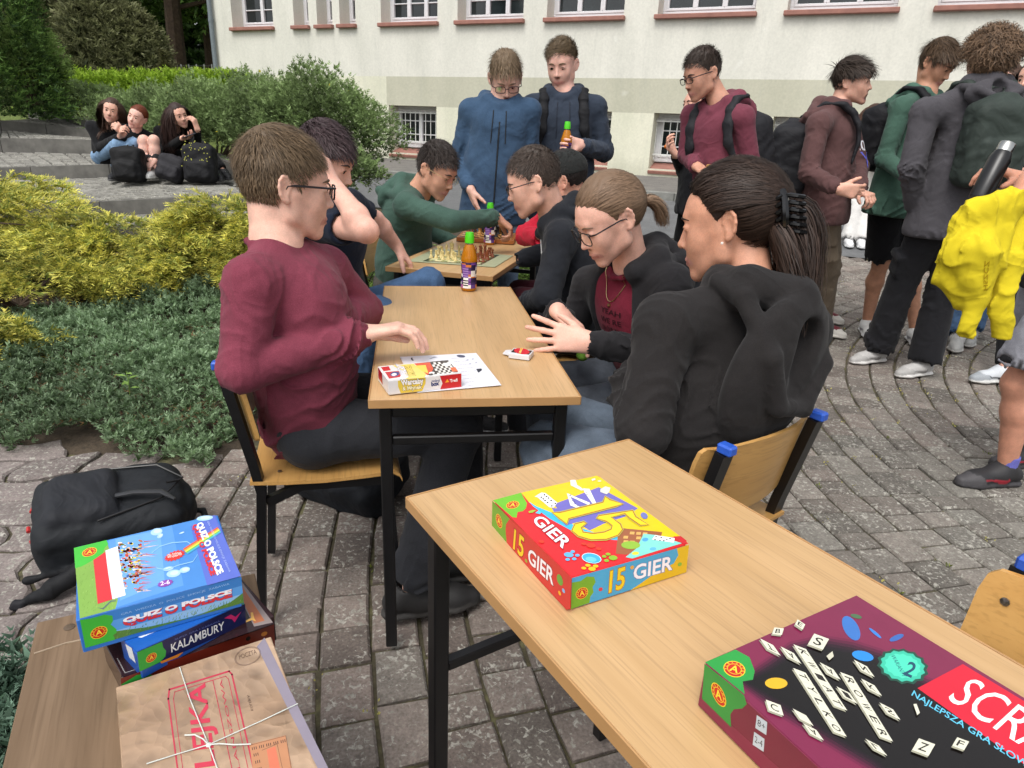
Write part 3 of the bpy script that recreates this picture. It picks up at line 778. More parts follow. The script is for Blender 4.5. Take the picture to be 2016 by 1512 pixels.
    if t.get('strings'):
        for x in (-1, 1):
            m = MB(); pts = []
            for i in range(7):
                p = neck + rt * x * (.035 + .006 * i / 6) + fwd * .25 - up * (.05 + t['strings'] * i / 6); q = p.astype(np.float32)
                for _ in range(24):
                    dd = float(sdf_eval(s, q[None])[0]); q = q - fwd.astype(np.float32) * max(dd, 0) * .8
                pts.append(q + fwd * .003)
            m.tube(pts, .0028, 6); o = m.build('drawstring', mat_plain('cord ' + t.get('strcol', '14181e'), t.get('strcol', '14181e'), .8), E, True)
            for v in o.data.vertices: v.co -= Vector(E.location)
    return s

def make_trousers(E, J, t, up, fwd, rt, bulk, rc, g):
    s = S(); c = t['col']; B = bulk * t.get('loose', 1.); pel = g('pel'); wr = t.get('wr', 1.)
    s.cone(g('hipL') - up * .01, g('hipR') - up * .01, (.086 if not t.get('short') else .080) * bulk, k=.05, col=c, fl=(fwd, 1.05))
    s.cone(pel - up * .02, pel + up * .04, .120 * bulk, .115 * bulk, k=.05, col=c, fl=(fwd, 1.3))
    s.cut(pel + up * t.get('waist', .03), up)
    for d in 'LR':
        if 'kn' + d not in J: continue
        h, k_, a = g('hip' + d), g('kn' + d), g('an' + d)
        if t.get('short'):
            m = h + (k_ - h) * t['short']; dd = nrm(k_ - h)
            s.cone(h, m, .088 * B, .092 * B, k=.03, col=c, wr=(.009 * wr, 26, .6, .6)); s.cone(m + dd * .03, m + dd * .2, .086 * B, .13 * B, k=.006, op='-')
        else:
            e = a + nrm(k_ - a) * t.get('cuff', .02); ra = t.get('ankle', .058)
            s.cone(h, k_, .083 * B, .062 * B, k=.035, col=c, wr=(.010 * wr, 27, .8, 1.1))
            s.cone(k_, e, .064 * B, ra * B, k=.025, col=c, wr=(.012 * wr, 40, .9, 1.1))
            dd = nrm(a - k_); s.cone(e + dd * .058, e + dd * .2, .075 * B, .14 * B, k=.006, op='-')
            if t.get('cargo'):
                sg = rt * (-1 if d == 'L' else 1); q = h * .3 + k_ * .7
                Mx = np.stack([nrm(np.cross(sg, nrm(k_ - h))), sg, nrm(k_ - h)], 1)
                s.rbox(q + sg * .066 * B, (.05, .004, .065), .010, Mx, k=.006, col=c); s.rbox(q + sg * .083 * B - nrm(k_ - h) * .055, (.055, .003, .018), .008, Mx, k=.004, col=c)
    job([(s, rc)], t.get('name', 'trousers'), t.get('mat', FAB), E)

def make_shoe(E, an, toe, sh, res):
    s = S(); toe = nrm(V3(toe[0], toe[1], toe[2] if len(toe) > 2 and abs(toe[2]) > .2 else 0)); z = V3(0, 0, 1) if abs(toe[2]) < .05 else nrm(np.cross(np.cross(toe, (0, 0, 1)), toe)); sd_ = np.cross(toe, z)
    b = an - z * sh.get('h', .085); k = sh.get('k', 1.); c, so = sh['col'], sh['sole']; tc = sh.get('toec', c)
    heel = b - toe * .045 * k; ball = b + toe * .13 * k; tip = b + toe * .205 * k
    s.cone(heel + z * .05, b + toe * .02 + z * .062, .036, .040, k=.03, col=c); s.cone(an + z * .0, b + toe * .03 + z * .055, .040, .042, k=.025, col=c)
    s.cone(b + toe * .03 + z * .055, ball + z * .036, .042, .034, k=.025, col=c, wr=(.002, 70, .5, .8)); s.cone(ball + z * .034, tip - toe * .02 + z * .030, .040, .028, k=.03, col=tc, fl=(z, 1.25))
    for p0, p1, r0, r1 in ((heel, b + toe * .03, .041, .039), (b + toe * .03, ball, .039, .048), (ball, tip - toe * .025, .048, .034)):
        s.cone(p0 + z * .014, p1 + z * .014, r0, r1, k=.008, col=so, fl=(z, 2.9))
    s.cut(b + z * .0, -z, .002)
    s.cone(an + z * .012, an + z * .1, .031, .04, k=.004, op='-')
    if sh.get('stripe'):
        for x in (-1, 1): s.cone(b + toe * .02 + z * .04 + sd_ * x * .038, ball + z * .045 + sd_ * x * .03, .008, .004, k=.002, col=sh['stripe'])
    job([(s, res)], 'shoe', SHOE, E, None, 0)
    if sh.get('sock'):
        s = S(); s.cone(an - z * .03, an + nrm(sh.get('leg', z)) * sh.get('sockh', .1), .036, .040, k=.01, col=sh['sock'], wr=(.002, 90, 1, 1)); s.cut(an + z * (sh.get('sockh', .1)), z)
        job([(s, .006)], 'sock', FAB, E)
    # laces
    m = MB()
    for i in range(4):
        q = b + toe * (.035 + .024 * i) + z * (.104 - .0115 * i); m.tube([q - sd_ * .02 - z * .004, q + z * .002, q + sd_ * .02 - z * .004], .0026, 5)
    o = m.build('laces', mat_plain('lace ' + sh.get('lace', 'd8d8d4'), sh.get('lace', 'd8d8d4'), .8), E, True)
    for v in o.data.vertices: v.co -= Vector(E.location)
# ================================================================== SETTING
FN = V3(.427, .904, 0) / np.hypot(.427, .904); FE = V3(FN[1], -FN[0], 0); FD = 13.05
def fac(s, z, out=0.): return FE * s + FN * (FD - out) + V3(0, 0, z)
def G(x, y):
    q = x * FN[0] + y * FN[1] - 4.7
    return .066 * (np.sqrt(np.maximum(q, -3) ** 2 + .3) + q) / 2 - .0
def on_ground(x, y):
    z = 0.
    for _ in range(30): p = atz(x, y, z); z = z * .5 + G(p[0], p[1]) * .5
    return atz(x, y, z)
# ---- materials
def mat_ground(name, stops, scale=6, rough=.95, bump=.5, fine=60):
    t = NT(name); v = t.coord(); a = t.noise(v, scale, 6, .65); b = t.noise(v, fine, 3)
    c = t.mix(1., t.ramp(a, stops), t.ramp(b, [(.3, .65), (.7, 1.15)]), 'MULTIPLY')
    t.l(c, t.b.inputs['Base Color']); t.setb(Roughness=rough); t.bump(b, bump, .01); return t.m
def mat_paver():
    t = NT('lichen spotted clay paver'); v = t.coord(); a = t.attr()
    g = t.noise(v, 130, 3); h = t.noise(v, 17, 4, .6)
    base = t.mix(1., a, t.ramp(g, [(.3, .72), (.7, 1.22)]), 'MULTIPLY')
    base = t.mix(1., base, t.ramp(h, [(.3, .8), (.7, 1.15)]), 'MULTIPLY')
    sp = t.noise(v, 62, 3.5, .62, .6); big = t.noise(v, 5.5, 2)
    thr = t.math('SUBTRACT', sp, t.math('MULTIPLY', t.math('SUBTRACT', big, .5), -.28))
    m = t.ramp(thr, [(.55, 0.), (.63, .95)])
    tone = t.ramp(t.noise(v, 35, 2), [(.35, srgb('85837a')), (.65, srgb('b2afa5'))])
    c = t.mix(m, base, tone); t.l(c, t.b.inputs['Base Color']); t.setb(Roughness=.9); t.b.inputs['Specular IOR Level'].default_value = .25
    t.bump(t.math('ADD', t.noise(v, 90, 4), t.math('MULTIPLY', h, 2.)), .6, .004); return t.m
def mat_leaf(name, rough=.6, sub=.0):
    t = NT(name); a = t.attr(); t.l(a, t.b.inputs['Base Color']); t.setb(Roughness=rough); t.b.inputs['Specular IOR Level'].default_value = .25
    tr = t.n('ShaderNodeBsdfTranslucent'); t.l(a, tr.inputs[0]); mx = t.n('ShaderNodeMixShader'); mx.inputs[0].default_value = .25
    t.l(t.b.outputs[0], mx.inputs[1]); t.l(tr.outputs[0], mx.inputs[2]); t.l(mx.outputs[0], t.out.inputs[0]); return t.m
LEAF = mat_leaf('leaf'); BARK = mat_plain('bark', '4a3c30', .95, noise=.4, nscale=12, bump=.6)
PAVER = mat_paver()
def grid_sheet(name, x0, x1, y0, y1, n, m, zf, mat, kind='structure', parent=None):
    X, Y = np.meshgrid(np.linspace(x0, x1, n), np.linspace(y0, y1, m), indexing='ij'); Z = zf(X, Y)
    v = np.stack([X, Y, Z], -1).reshape(-1, 3); i = (np.arange(n - 1)[:, None] * m + np.arange(m - 1)[None]).ravel()
    f = np.stack([i, i + m, i + m + 1, i + 1], 1); o = link(name, mesh_from(name, v, f, mat, None, True), parent)
    return tag(o, kind=kind) if kind else o
# soil / joint bed under everything
grid_sheet('ground', -60, 60, -6, 90, 121, 97, lambda X, Y: G(X, Y) - .019 + .0 * X, mat_ground('mossy joint soil', [(.3, srgb('4a4435')), (.7, srgb('6b634c'))], 9))
# ---- paving in rings
PC = V3(5.0, 2.8, 0)
QROAD = float(on_ground(1640, 502) @ FN)
QK = float(on_ground(1540, 414) @ FN)
def in_pave(x, y):
    q = x * FN[0] + y * FN[1]
    return (q < QROAD - .05) & (y > .25) & ((x > -1.25) | (y < 2.55)) & (x > -2.9) & ((x > -1.15 + .18 * np.maximum(y - 2.6, 0)) | (y < 2.6)) & (x < 8.5)
pavers = []
def add_paver(poly, tone, hgt):
    pavers.append((poly, tone, hgt))
prng = np.random.default_rng(11)
r = .62
while r < 6.27:
    w = .140; a = math.pi * .40 + prng.uniform(0, .1); end = math.pi * 1.75
    a = .2
    while a < end:
        L = prng.choice([.103, .142, .142, .188]); da = L / (r + w / 2)
        am = a + da / 2; cx, cy = PC[0] + (r + w / 2) * math.cos(am), PC[1] + (r + w / 2) * math.sin(am)
        if in_pave(cx, cy):
            g_ = .0052; j = prng.normal(0, .0022, 8); gr = g_ / (r + .07)
            k = [(r + g_ + j[0], a + gr + j[4] / r), (r + w - g_ + j[1], a + gr + j[5] / r), (r + w - g_ + j[2], a + da - gr + j[6] / r), (r + g_ + j[3], a + da - gr + j[7] / r)]
            if r < .9: pass
            poly = [(PC[0] + q[0] * math.cos(q[1]), PC[1] + q[0] * math.sin(q[1])) for q in k]
            red = np.clip(.62 + .30 * math.sin(cx * .9 + 2.2) - .20 * (cx > .8) * (cy < 3.2) + .25 * (cy > 3.0) * (cx > 1.6) + prng.normal(0, .16), 0, 1)
            col = np.array(srgb('7a6f68')) * (red) + np.array(srgb('74716a')) * (1 - red); col = col * prng.uniform(.68, 1.30)
            add_paver(poly, col, prng.normal(0, .0022))
        a += da
    r += w
# large wavy slabs on the left
def wav(u, v_): return (u + .030 * math.sin(v_ * 21 + u * 3), v_ + .020 * math.sin(u * 17 + v_ * 5))
row = 0; vv = .2
while vv < 3.2:
    hgt_ = .165; uu = -3.2 + (row % 2) * .13
    while uu < -.2:
        L = prng.uniform(.21, .29); pts = []
        for k in range(4): pts.append((uu + .007 + (L - .014) * k / 4, vv + .007))
        for k in range(3): pts.append((uu + L - .007, vv + .007 + (hgt_ - .014) * k / 3))
        for k in range(4): pts.append((uu + L - .007 - (L - .014) * k / 4, vv + hgt_ - .007))
        for k in range(3): pts.append((uu + .007, vv + hgt_ - .007 - (hgt_ - .014) * k / 3))
        pts = [wav(*p) for p in pts]; pts = [(p[0] * .96 + p[1] * -.28 + .35, p[0] * .28 + p[1] * .96 + .35) for p in pts]
        cx = sum(p[0] for p in pts) / len(pts); cy = sum(p[1] for p in pts) / len(pts)
        if math.hypot(cx - PC[0], cy - PC[1]) > 6.36 and in_pave(cx, cy) and cy < 2.62:
            rr = min(math.hypot(p[0] - PC[0], p[1] - PC[1]) for p in pts)
            if rr > 6.27:
                pts = pts
            add_paver(pts, np.array(srgb('7d7470')) * prng.uniform(.85, 1.2), prng.normal(0, .003))
        uu += L
    vv += hgt_; row += 1
def paver_mesh(poly, hgt):
    n = len(poly); c = np.mean(poly, 0); P = np.array(poly); sc_ = 1 - .010 / np.maximum(np.linalg.norm(P - c, axis=1), .02)
    inn = c + (P - c) * sc_[:, None]; z = G(P[:, 0], P[:, 1]) + hgt; zi = G(inn[:, 0], inn[:, 1]) + hgt
    v = [(*p, q - .03) for p, q in zip(P, z)] + [(*p, q - .008) for p, q in zip(P, z)] + [(*p, q) for p, q in zip(inn, zi)]
    f = [(i, (i + 1) % n, n + (i + 1) % n, n + i) for i in range(n)] + [(n + i, n + (i + 1) % n, 2 * n + (i + 1) % n, 2 * n + i) for i in range(n)] + [tuple(range(2 * n, 3 * n))]
    return v, f
pave = grid_sheet('pavement', -3.2, 8.6, .2, 10, 60, 50, lambda X, Y: G(X, Y) - .0150, mat_ground('sandy joint', [(.3, srgb('3c372b')), (.5, srgb('4f4937')), (.7, srgb('6c6a48'))], 14))
def score(p):
    c = np.mean(p[0], 0); q = V3(c[0], c[1], 0) - CO; dz = q @ _fw
    if dz < .1: return -1
    x, y = topx(V3(c[0], c[1], 0))
    if not (-40 < x < 2056 and 0 < y < 1550): return -1
    # hidden under the tables or behind the figures
    if 380 < y and x > 820 and x < 1400 and y < 1512 and y < 1512 - (x - 820) * -.1 and y > 980 + (x - 860) * .95 * 0 and (x - 820) * 1.15 + 980 > y: return .0001
    return 1 / dz ** 3
order = sorted(range(len(pavers)), key=lambda i: -score(pavers[i])); big = set(order[:300])
vs, fs, cs, b = [], [], [], 0
for i, p in enumerate(pavers):
    v, f = paver_mesh(p[0], p[2])
    if i in big:
        link('paver', mesh_from('paver', v, f, PAVER, np.tile(p[1], (len(v), 1))), pave)
    else:
        vs += v; fs += [tuple(k + b for k in q) for q in f]; cs += [p[1]] * len(v); b += len(v)
tag(link('paver', mesh_from('paver', vs, fs, PAVER, np.array(cs)), pave), kind='stuff')
# ---- road, kerb, pavement strip by the wall
def strip(name, q0, q1, s0, s1, dz, mat, n=40):
    S_, Q_ = np.meshgrid(np.linspace(s0, s1, n), np.linspace(q0, q1, 8), indexing='ij')
    P = FE[None, None] * S_[..., None] + FN[None, None] * Q_[..., None]; P[..., 2] = G(P[..., 0], P[..., 1]) + dz
    i = (np.arange(n - 1)[:, None] * 8 + np.arange(7)[None]).ravel(); f = np.stack([i, i + 8, i + 9, i + 1], 1)[:, ::-1]
    return tag(link(name, mesh_from(name, P.reshape(-1, 3), np.ascontiguousarray(f), mat, None, True)), kind='structure')
ASPH = mat_ground('worn asphalt', [(.3, srgb('5e5f60')), (.7, srgb('717273'))], 3, .9, .3, 160)
strip('road', QROAD, QK, -14.8, 14, .0, ASPH)
strip('footpath', QK + .13, FD + .05, -14.8, 14, .115, mat_ground('old footpath', [(.3, srgb('666360')), (.7, srgb('7e7a74'))], 5, .95, .4, 90))
kerb = tag(strip('kerb', QK + .02, QK + .12, -14.8, 14, .05, mat_plain('kerb core', '5c5c58', .95)), kind='structure')
KST = mat_plain('kerb stone', '7b7b76', .95, noise=.25, nscale=9, bump=.5)
for i in range(28):
    s0 = -14.5 + i * 1.0; m = MB(); c = FE * (s0 + .5) + FN * (QK + .07); z = G(c[0], c[1])
    m.box((0, 0, 0), (.992, .14, .16), Matrix.Rotation(-math.atan2(FN[0], FN[1]), 3, 'Z'), .012)
    o = m.build('kerbstone', KST, kerb); o.location = (c[0], c[1], z + .045)
# far lawn strip and slope behind the stairs
# ---- building
PL = NT('old painted plaster'); 
def _plaster():
    t = PL; tc = t.n('ShaderNodeTexCoord'); sp = t.n('ShaderNodeSeparateXYZ'); t.l(tc.outputs['Object'], sp.inputs[0])
    v = tc.outputs['Object']; z = sp.outputs['Z']; sx = sp.outputs['X']
    mp = t.n('ShaderNodeMapping'); mp.inputs['Scale'].default_value = (1, 1, .35); t.l(v, mp.inputs[0])
    a = t.noise(mp.outputs[0], 1.6, 6, .65); f = t.noise(v, 30, 4)
    up_ = t.ramp(a, [(.3, srgb('cbcabf')), (.7, srgb('dcdacf'))]); lo = t.ramp(a, [(.3, srgb('cbcbb6')), (.7, srgb('dcdac6'))])
    band = t.ramp(a, [(.3, srgb('b1b09d')), (.7, srgb('bebca9'))])
    m1 = t.math('LESS_THAN', z, 2.35); m2 = t.math('MULTIPLY', t.math('GREATER_THAN', z, 1.765), t.math('GREATER_THAN', sx, -9.5))
    c = t.mix(m1, up_, lo); m2 = t.math('MULTIPLY', m1, m2); c = t.mix(m2, c, band)
    spot = t.ramp(t.noise(v, 2.6, 2, .4, .3), [(.70, 0.), (.76, .5)]); c = t.mix(spot, c, srgb('e4e4dc'))
    gr = t.ramp(t.math('ADD', z, t.math('MULTIPLY', a, .5)), [(0., .55), (.001, .55), (1., 0)])
    x = t.n('ShaderNodeMapRange'); x.inputs[1].default_value = .65; x.inputs[2].default_value = 1.25; x.inputs[3].default_value = .6; x.inputs[4].default_value = 0.
    t.l(t.math('ADD', z, t.math('MULTIPLY', a, .45)), x.inputs[0]); c = t.mix(x.outputs[0], c, srgb('8f8f7c'))
    mp2 = t.n('ShaderNodeMapping'); mp2.inputs['Scale'].default_value = (3.5, 3.5, .25); t.l(v, mp2.inputs[0])
    drip = t.ramp(t.noise(mp2.outputs[0], 2.2, 5, .7), [(.55, 0.), (.8, .35)]); c = t.mix(drip, c, srgb('a9aba2'))
    c = t.mix(1., c, t.ramp(f, [(.3, .93), (.7, 1.05)]), 'MULTIPLY')
    t.l(c, t.b.inputs['Base Color']); t.setb(Roughness=.95); t.bump(f, .25, .004)
_plaster()
ang = math.atan2(FE[1], FE[0])
bld = empty('school_building', (0, 0, 0)); bld.rotation_euler = (0, 0, ang)  # local x = along the wall, local y = into the wall
tag(bld, 'pale plastered two-storey building with white windows, terracotta sills and barred basement openings', 'building')
DPT = .42
TOPS = [(-13.9, -12.62), (-12.0, -11.57), (-11.33, -10.9), (-10.7, -10.27), (-9.6, -8.2), (-7.73, -6.27), (-5.78, -4.27), (-3.65, -2.0), (-1.5, .1), (.63, 2.1), (2.7, 4.2)]
BASE = [(-9.45, -8.22), (-7.65, -6.42), (-5.6, -4.33), (-3.52, -2.2), (-1.43, -.1), (.7, 2.0), (2.7, 4.0)]
ops = [(a, b, 3.33, 4.95) for a, b in TOPS] + [(a, b, .80, 1.775) for a, b in BASE] + [(-13.55, -12.9, 1.25, 1.88), (-11.85, -11.5, 1.2, 1.85)]
xs = sorted({-14.65, 6.5} | {o[0] for o in ops} | {o[1] for o in ops}); zs = sorted({-.5, 7.5} | {o[2] for o in ops} | {o[3] for o in ops})
m = MB()
for i in range(len(xs) - 1):
    for j in range(len(zs) - 1):
        cx, cz = (xs[i] + xs[i + 1]) / 2, (zs[j] + zs[j + 1]) / 2
        if any(o[0] < cx < o[1] and o[2] < cz < o[3] for o in ops): continue
        m.add([(xs[i], FD, zs[j]), (xs[i + 1], FD, zs[j]), (xs[i + 1], FD, zs[j + 1]), (xs[i], FD, zs[j + 1])], [(0, 1, 2, 3)])
for a, b, c, d in ops:
    for q in ([(a, FD, c), (a, FD, d), (a, FD + DPT, d), (a, FD + DPT, c)], [(b, FD, c), (b, FD + DPT, c), (b, FD + DPT, d), (b, FD, d)], [(a, FD, d), (b, FD, d), (b, FD + DPT, d), (a, FD + DPT, d)], [(a, FD, c), (a, FD + DPT, c), (b, FD + DPT, c), (b, FD, c)]):
        m.add(q, [(0, 1, 2, 3)])
m.add([(-14.65, FD, -.5), (-14.65, FD, 7.5), (-14.65, FD + 9, 7.5), (-14.65, FD + 9, -.5)], [(0, 1, 2, 3)])
m.add([(6.5, FD, -.5), (6.5, FD + 9, -.5), (6.5, FD + 9, 7.5), (6.5, FD, 7.5)], [(0, 1, 2, 3)])
m.add([(-14.65, FD, 7.5), (6.5, FD, 7.5), (6.5, FD + 9, 7.5), (-14.65, FD + 9, 7.5)], [(0, 1, 2, 3)])
m.build('wall', PL.m, bld)
WHT = mat_plain('white window paint', 'd6d6d8', .45, noise=.05); GLS = mat_plain('dark window glass', '1c2224', .08, spec=.6, noise=.5, nscale=3)
TER = mat_plain('terracotta sill paint', '93665a', .75, noise=.15, nscale=8); GRL = mat_plain('white grille bars', 'cfd0cc', .5)
CUR = mat_plain('pale curtain', '8d918c', .95, noise=.25, nscale=6)
def window(a, b, c, d, nleaf, muntin, grille, blank=False):
    y = FD + DPT - .05
    w = MB()
    def bar(x0, x1, z0, z1, dy=.0, th=.07): w.box(((x0 + x1) / 2, y - dy, (z0 + z1) / 2), (x1 - x0, th, z1 - z0), bev=.006)
    fw_ = .06
    bar(a, b, c, c + fw_ * 1.3); bar(a, b, d - fw_, d); bar(a, a + fw_, c + fw_ * 1.3, d - fw_); bar(b - fw_, b, c + fw_ * 1.3, d - fw_)
    lw = (b - a - 2 * fw_) / nleaf; panes = []
    for k in range(nleaf):
        x0 = a + fw_ + lw * k; x1 = x0 + lw; t_ = .045
        bar(x0, x1, c + fw_ * 1.3, c + fw_ * 1.3 + t_, .012); bar(x0, x1, d - fw_ - t_, d - fw_, .012); bar(x0, x0 + t_, c + fw_ * 1.3 + t_, d - fw_ - t_, .012); bar(x1 - t_, x1, c + fw_ * 1.3 + t_, d - fw_ - t_, .012)
        for z in muntin: bar(x0 + t_, x1 - t_, z - .012, z + .012, .005, .04)
        panes.append((x0 + t_, x1 - t_, c + fw_ * 1.3 + t_, d - fw_ - t_))
    win = w.build('window', WHT, bld)
    for p in panes:
        q = MB(); q.box(((p[0] + p[1]) / 2, y + .01, (p[2] + p[3]) / 2), (p[1] - p[0] + .004, .006, p[3] - p[2] + .004)); q.build('pane', GLS, win)
    if grille:
        q = MB(); n = int((b - a) / .13)
        for k in range(n + 1): x = a + .02 + (b - a - .04) * k / n; q.box((x, FD + .22, (c + d) / 2 - .02), (.014, .014, d - c - .1))
        for z in (c + .13, d - .13): q.box(((a + b) / 2, FD + .205, z), (b - a + .0, .012, .03))
        q.build('grille', GRL, win)
    return win
for a, b in TOPS:
    wide = b - a > 1
    window(a, b, 3.40, 4.95, 1 if not wide else (2 if b - a < 1.35 else 3), [3.78, 4.16, 4.54] if wide else [3.9], False)
    q = MB(); q.box(((a + b) / 2, FD + .14, 3.345), (b - a + .0, .40, .05)); q.box(((a + b) / 2, FD - .05, 3.335), (b - a + .08, .10, .075), bev=.01); q.build('sill', TER, bld)
for a, b in BASE:
    window(a, b, .92, 1.775, 2, [1.2, 1.48], True)
    q = MB(); q.poly([(a, FD - .04, .76), (b, FD - .04, .76), (b, FD + .37, .90), (a, FD + .37, .90)], (0, -.3, 1), -.05); q.build('sill', TER, bld)
for a, b, c, d in ops[-2:]:
    window(a, b, c, d, 1, [], True)
q = MB(); q.tube([(-14.5, FD - .09, .9), (-14.5, FD - .09, 7.5)], .055, 12)
for z in (3.5, 5.4): q.tube([(-14.5, FD - .09, z), (-14.5, FD - .09, z + .06)], .065, 12)
q.build('drainpipe', mat_plain('grey drainpipe', '6d767b', .6), bld, True)
# ---- stairs on the left, treads of small setts with concrete kerb fronts
CON = mat_plain('stained concrete', '62605b', .95, noise=.3, nscale=7, bump=.5); SETT = PAVER
RIS = [  # front edge of each step: (px,py,Y) left -> right, riser height
    ([(-160, 252, 9.1), (0, 238, 9.7), (90, 246, 9.9), (180, 256, 9.9)], .12),
    ([(-160, 276, 8.5), (0, 273, 8.9), (182, 277, 8.9), (215, 278, 8.9)], .16),
    ([(-160, 337, 7.3), (60, 330, 7.6), (214, 325, 7.6), (450, 322, 7.75)], .13),
    ([(-160, 410, 6.0), (196, 399, 6.3), (476, 384, 6.3), (560, 378, 6.4)], .13),
    ([(-160, 470, 5.3), (196, 450, 5.5), (476, 436, 5.5), (600, 425, 5.6)], .10)]
stair = empty('stairs', (0, 0, 0)); tag(stair, 'wide low outdoor steps of grey setts with dark concrete kerb risers', 'steps')
prev = None
for k, (pts, rh_) in enumerate(RIS):
    P = [at(*p) for p in pts]
    if prev is None:
        back = [p + V3(-.3, 3.0, .12) for p in P]
    else:
        nx = [P_ for P_ in prev]; back = [V3(q[0], q[1], q[2] - prh) for q in nx]
        back = [back[0], back[1], back[2], back[3] + (P[3] - back[3]) * .0 + V3(.6, .3, -.02)]
    # tread sheet
    m = MB(); n = len(P)
    m.add([p + V3(0, 0, -.012) for p in P] + [b_ + V3(0, .05, -.012) for b_ in back], [(i, i + 1, n + i + 1, n + i) for i in range(n - 1)]); m.build('tread', CON, stair)
    # setts as real joined geometry
    vs, fs, cs, b = [], [], [], 0
    for i in range(n - 1):
        a0, a1, b0, b1 = P[i], P[i + 1], back[i], back[i + 1]; L = np.linalg.norm(a1 - a0); D_ = np.linalg.norm(b0 - a0)
        nu, nv = max(1, int(L / .13)), max(1, int(D_ / .12))
        for v_ in range(nv):
            for u_ in range(nu):
                o_ = .5 * (v_ % 2); u0, u1, w0, w1 = (u_ + .06 + prng.uniform(-.06, .06)) / nu, (u_ + .94) / nu, (v_ + .08 + prng.uniform(-.08, .08)) / nv, (v_ + .92) / nv
                if w0 < .09 / D_ * 1.3: w0 = .09 / D_ * 1.4
                q = lambda u, w: (a0 * (1 - u) + a1 * u) * (1 - w) + (b0 * (1 - u) + b1 * u) * w
                hz = prng.uniform(-.004, .006)
                c4 = [q(u0, w0), q(u1, w0), q(u1, w1), q(u0, w1)]; cc = sum(c4) / 4
                v8 = [c + V3(0, 0, -.012) for c in c4] + [cc + (c - cc) * .86 + V3(0, 0, hz + .003) for c in c4]
                vs += v8; fs += [(b, b + 1, b + 5, b + 4), (b + 1, b + 2, b + 6, b + 5), (b + 2, b + 3, b + 7, b + 6), (b + 3, b, b + 4, b + 7), (b + 4, b + 5, b + 6, b + 7)]; b += 8
                cs += [np.array(srgb('85837c')) * prng.uniform(.75, 1.2)] * 8
    tag(link('sett', mesh_from('sett', vs, fs, SETT, np.array(cs)), stair), kind='stuff')
    for i in range(n - 1):
        a0, a1 = P[i], P[i + 1]; L = np.linalg.norm(a1 - a0); kk = max(1, round(L / 1.0)); d = (a1 - a0) / kk
        for j in range(kk):
            q0, q1 = a0 + d * j, a0 + d * (j + 1); dd = nrm(q1 - q0); inn = nrm(np.cross((0, 0, 1), dd)); m = MB()
            q1 = q1 - dd * .006
            m.poly([q0 + V3(0, 0, .008), q1 + V3(0, 0, .008), q1 + inn * .09 + V3(0, 0, .008), q0 + inn * .09 + V3(0, 0, .008)][::-1], (0, 0, -1), rh_ + .03); m.build('kerbstone', CON, stair)
    prev, prh = P, rh_
# side kerb on the right of the upper stairs
m = MB(); side = [at(52, 212, 12.2), at(182, 240, 9.9), at(300, 262, 8.9), at(400, 300, 8.3), at(476, 330, 7.4)]
for i in range(len(side) - 1):
    a0, a1 = side[i], side[i + 1]; m.poly([a0, a1, a1 + V3(.14, .08, 0), a0 + V3(.14, .08, 0)][::-1], (0, 0, -1), .35)
m.build('side_kerb', CON, stair)
# ================================================================== PLANTS
vr = np.random.default_rng(5)
def hexc(h): return np.array(srgb(h))
def fronds(P, D, L, cb, ct, nodes=6, wid=.35, fine=.30, droop=.25, rg=vr, tone=None, fork=0.9):
    """feathery sprays: P (n,3) base, D (n,3) unit dir, L (n) length; colours base->tip. quads as one array"""
    n = len(P); up = np.tile(V3(0, 0, 1), (n, 1)) + rg.normal(0, .35, (n, 3)); S_ = np.cross(D, up); S_ /= np.linalg.norm(S_, axis=1)[:, None] + 1e-9
    N_ = np.cross(S_, D); V = []; C = []
    tone = rg.uniform(.7, 1.2, n) if tone is None else tone
    for k in range(nodes):
        t = (k + .6) / nodes; p = P + D * (L * t)[:, None] + V3(0, 0, -1)[None] * (L * droop * t * t)[:, None]
        for sd_ in (-1, 1):
            a = fork * rg.uniform(.7, 1.2, n) * (1 - .45 * t); ll = L * wid * (1.1 - t * .75) * rg.uniform(.6, 1.25, n)
            d = D * np.cos(a)[:, None] + S_ * (np.sin(a) * sd_)[:, None] + N_ * rg.normal(.05, .22, n)[:, None]
            q = np.cross(d, N_ + rg.normal(0, .5, (n, 3))); q /= np.linalg.norm(q, axis=1)[:, None] + 1e-9; w = ll * fine * .5
            V += [p + q * w[:, None], p + d * ll[:, None], p - q * w[:, None]]
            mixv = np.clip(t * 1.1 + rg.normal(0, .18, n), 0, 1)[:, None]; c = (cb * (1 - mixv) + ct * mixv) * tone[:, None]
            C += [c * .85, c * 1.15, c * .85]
    K = len(V); v = np.stack(V, 1).reshape(-1, 3); c = np.clip(np.stack(C, 1).reshape(-1, 3), 0, 1)
    f = np.arange(n * K).reshape(-1, 3); return v, f, c
def join(parts):
    b = 0; V, F, C = [], [], []
    for v, f, c in parts: V.append(v); F.append(f + b); C.append(c); b += len(v)
    return np.concatenate(V), np.concatenate(F), np.concatenate(C)
def leaves(P, N, size, col, rg=vr, jit=.8, asp=.5):
    """single pointed leaves, quads"""
    n = len(P); d = N + rg.normal(0, jit, (n, 3)); d /= np.linalg.norm(d, axis=1)[:, None]
    s_ = np.cross(d, rg.normal(0, 1, (n, 3))); s_ /= np.linalg.norm(s_, axis=1)[:, None]
    L = size * rg.uniform(.6, 1.3, n); w = L * asp * .5
    m = P + d * (L * .45)[:, None]
    v = np.stack([P, m + s_ * w[:, None], P + d * L[:, None], m - s_ * w[:, None]], 1).reshape(-1, 3)
    c = np.repeat(np.clip(col, 0, 1), 4, 0); return v, np.arange(4 * n).reshape(-1, 4), c
def unit(n, rg=vr): u = rg.normal(size=(n, 3)); return u / np.linalg.norm(u, axis=1)[:, None]
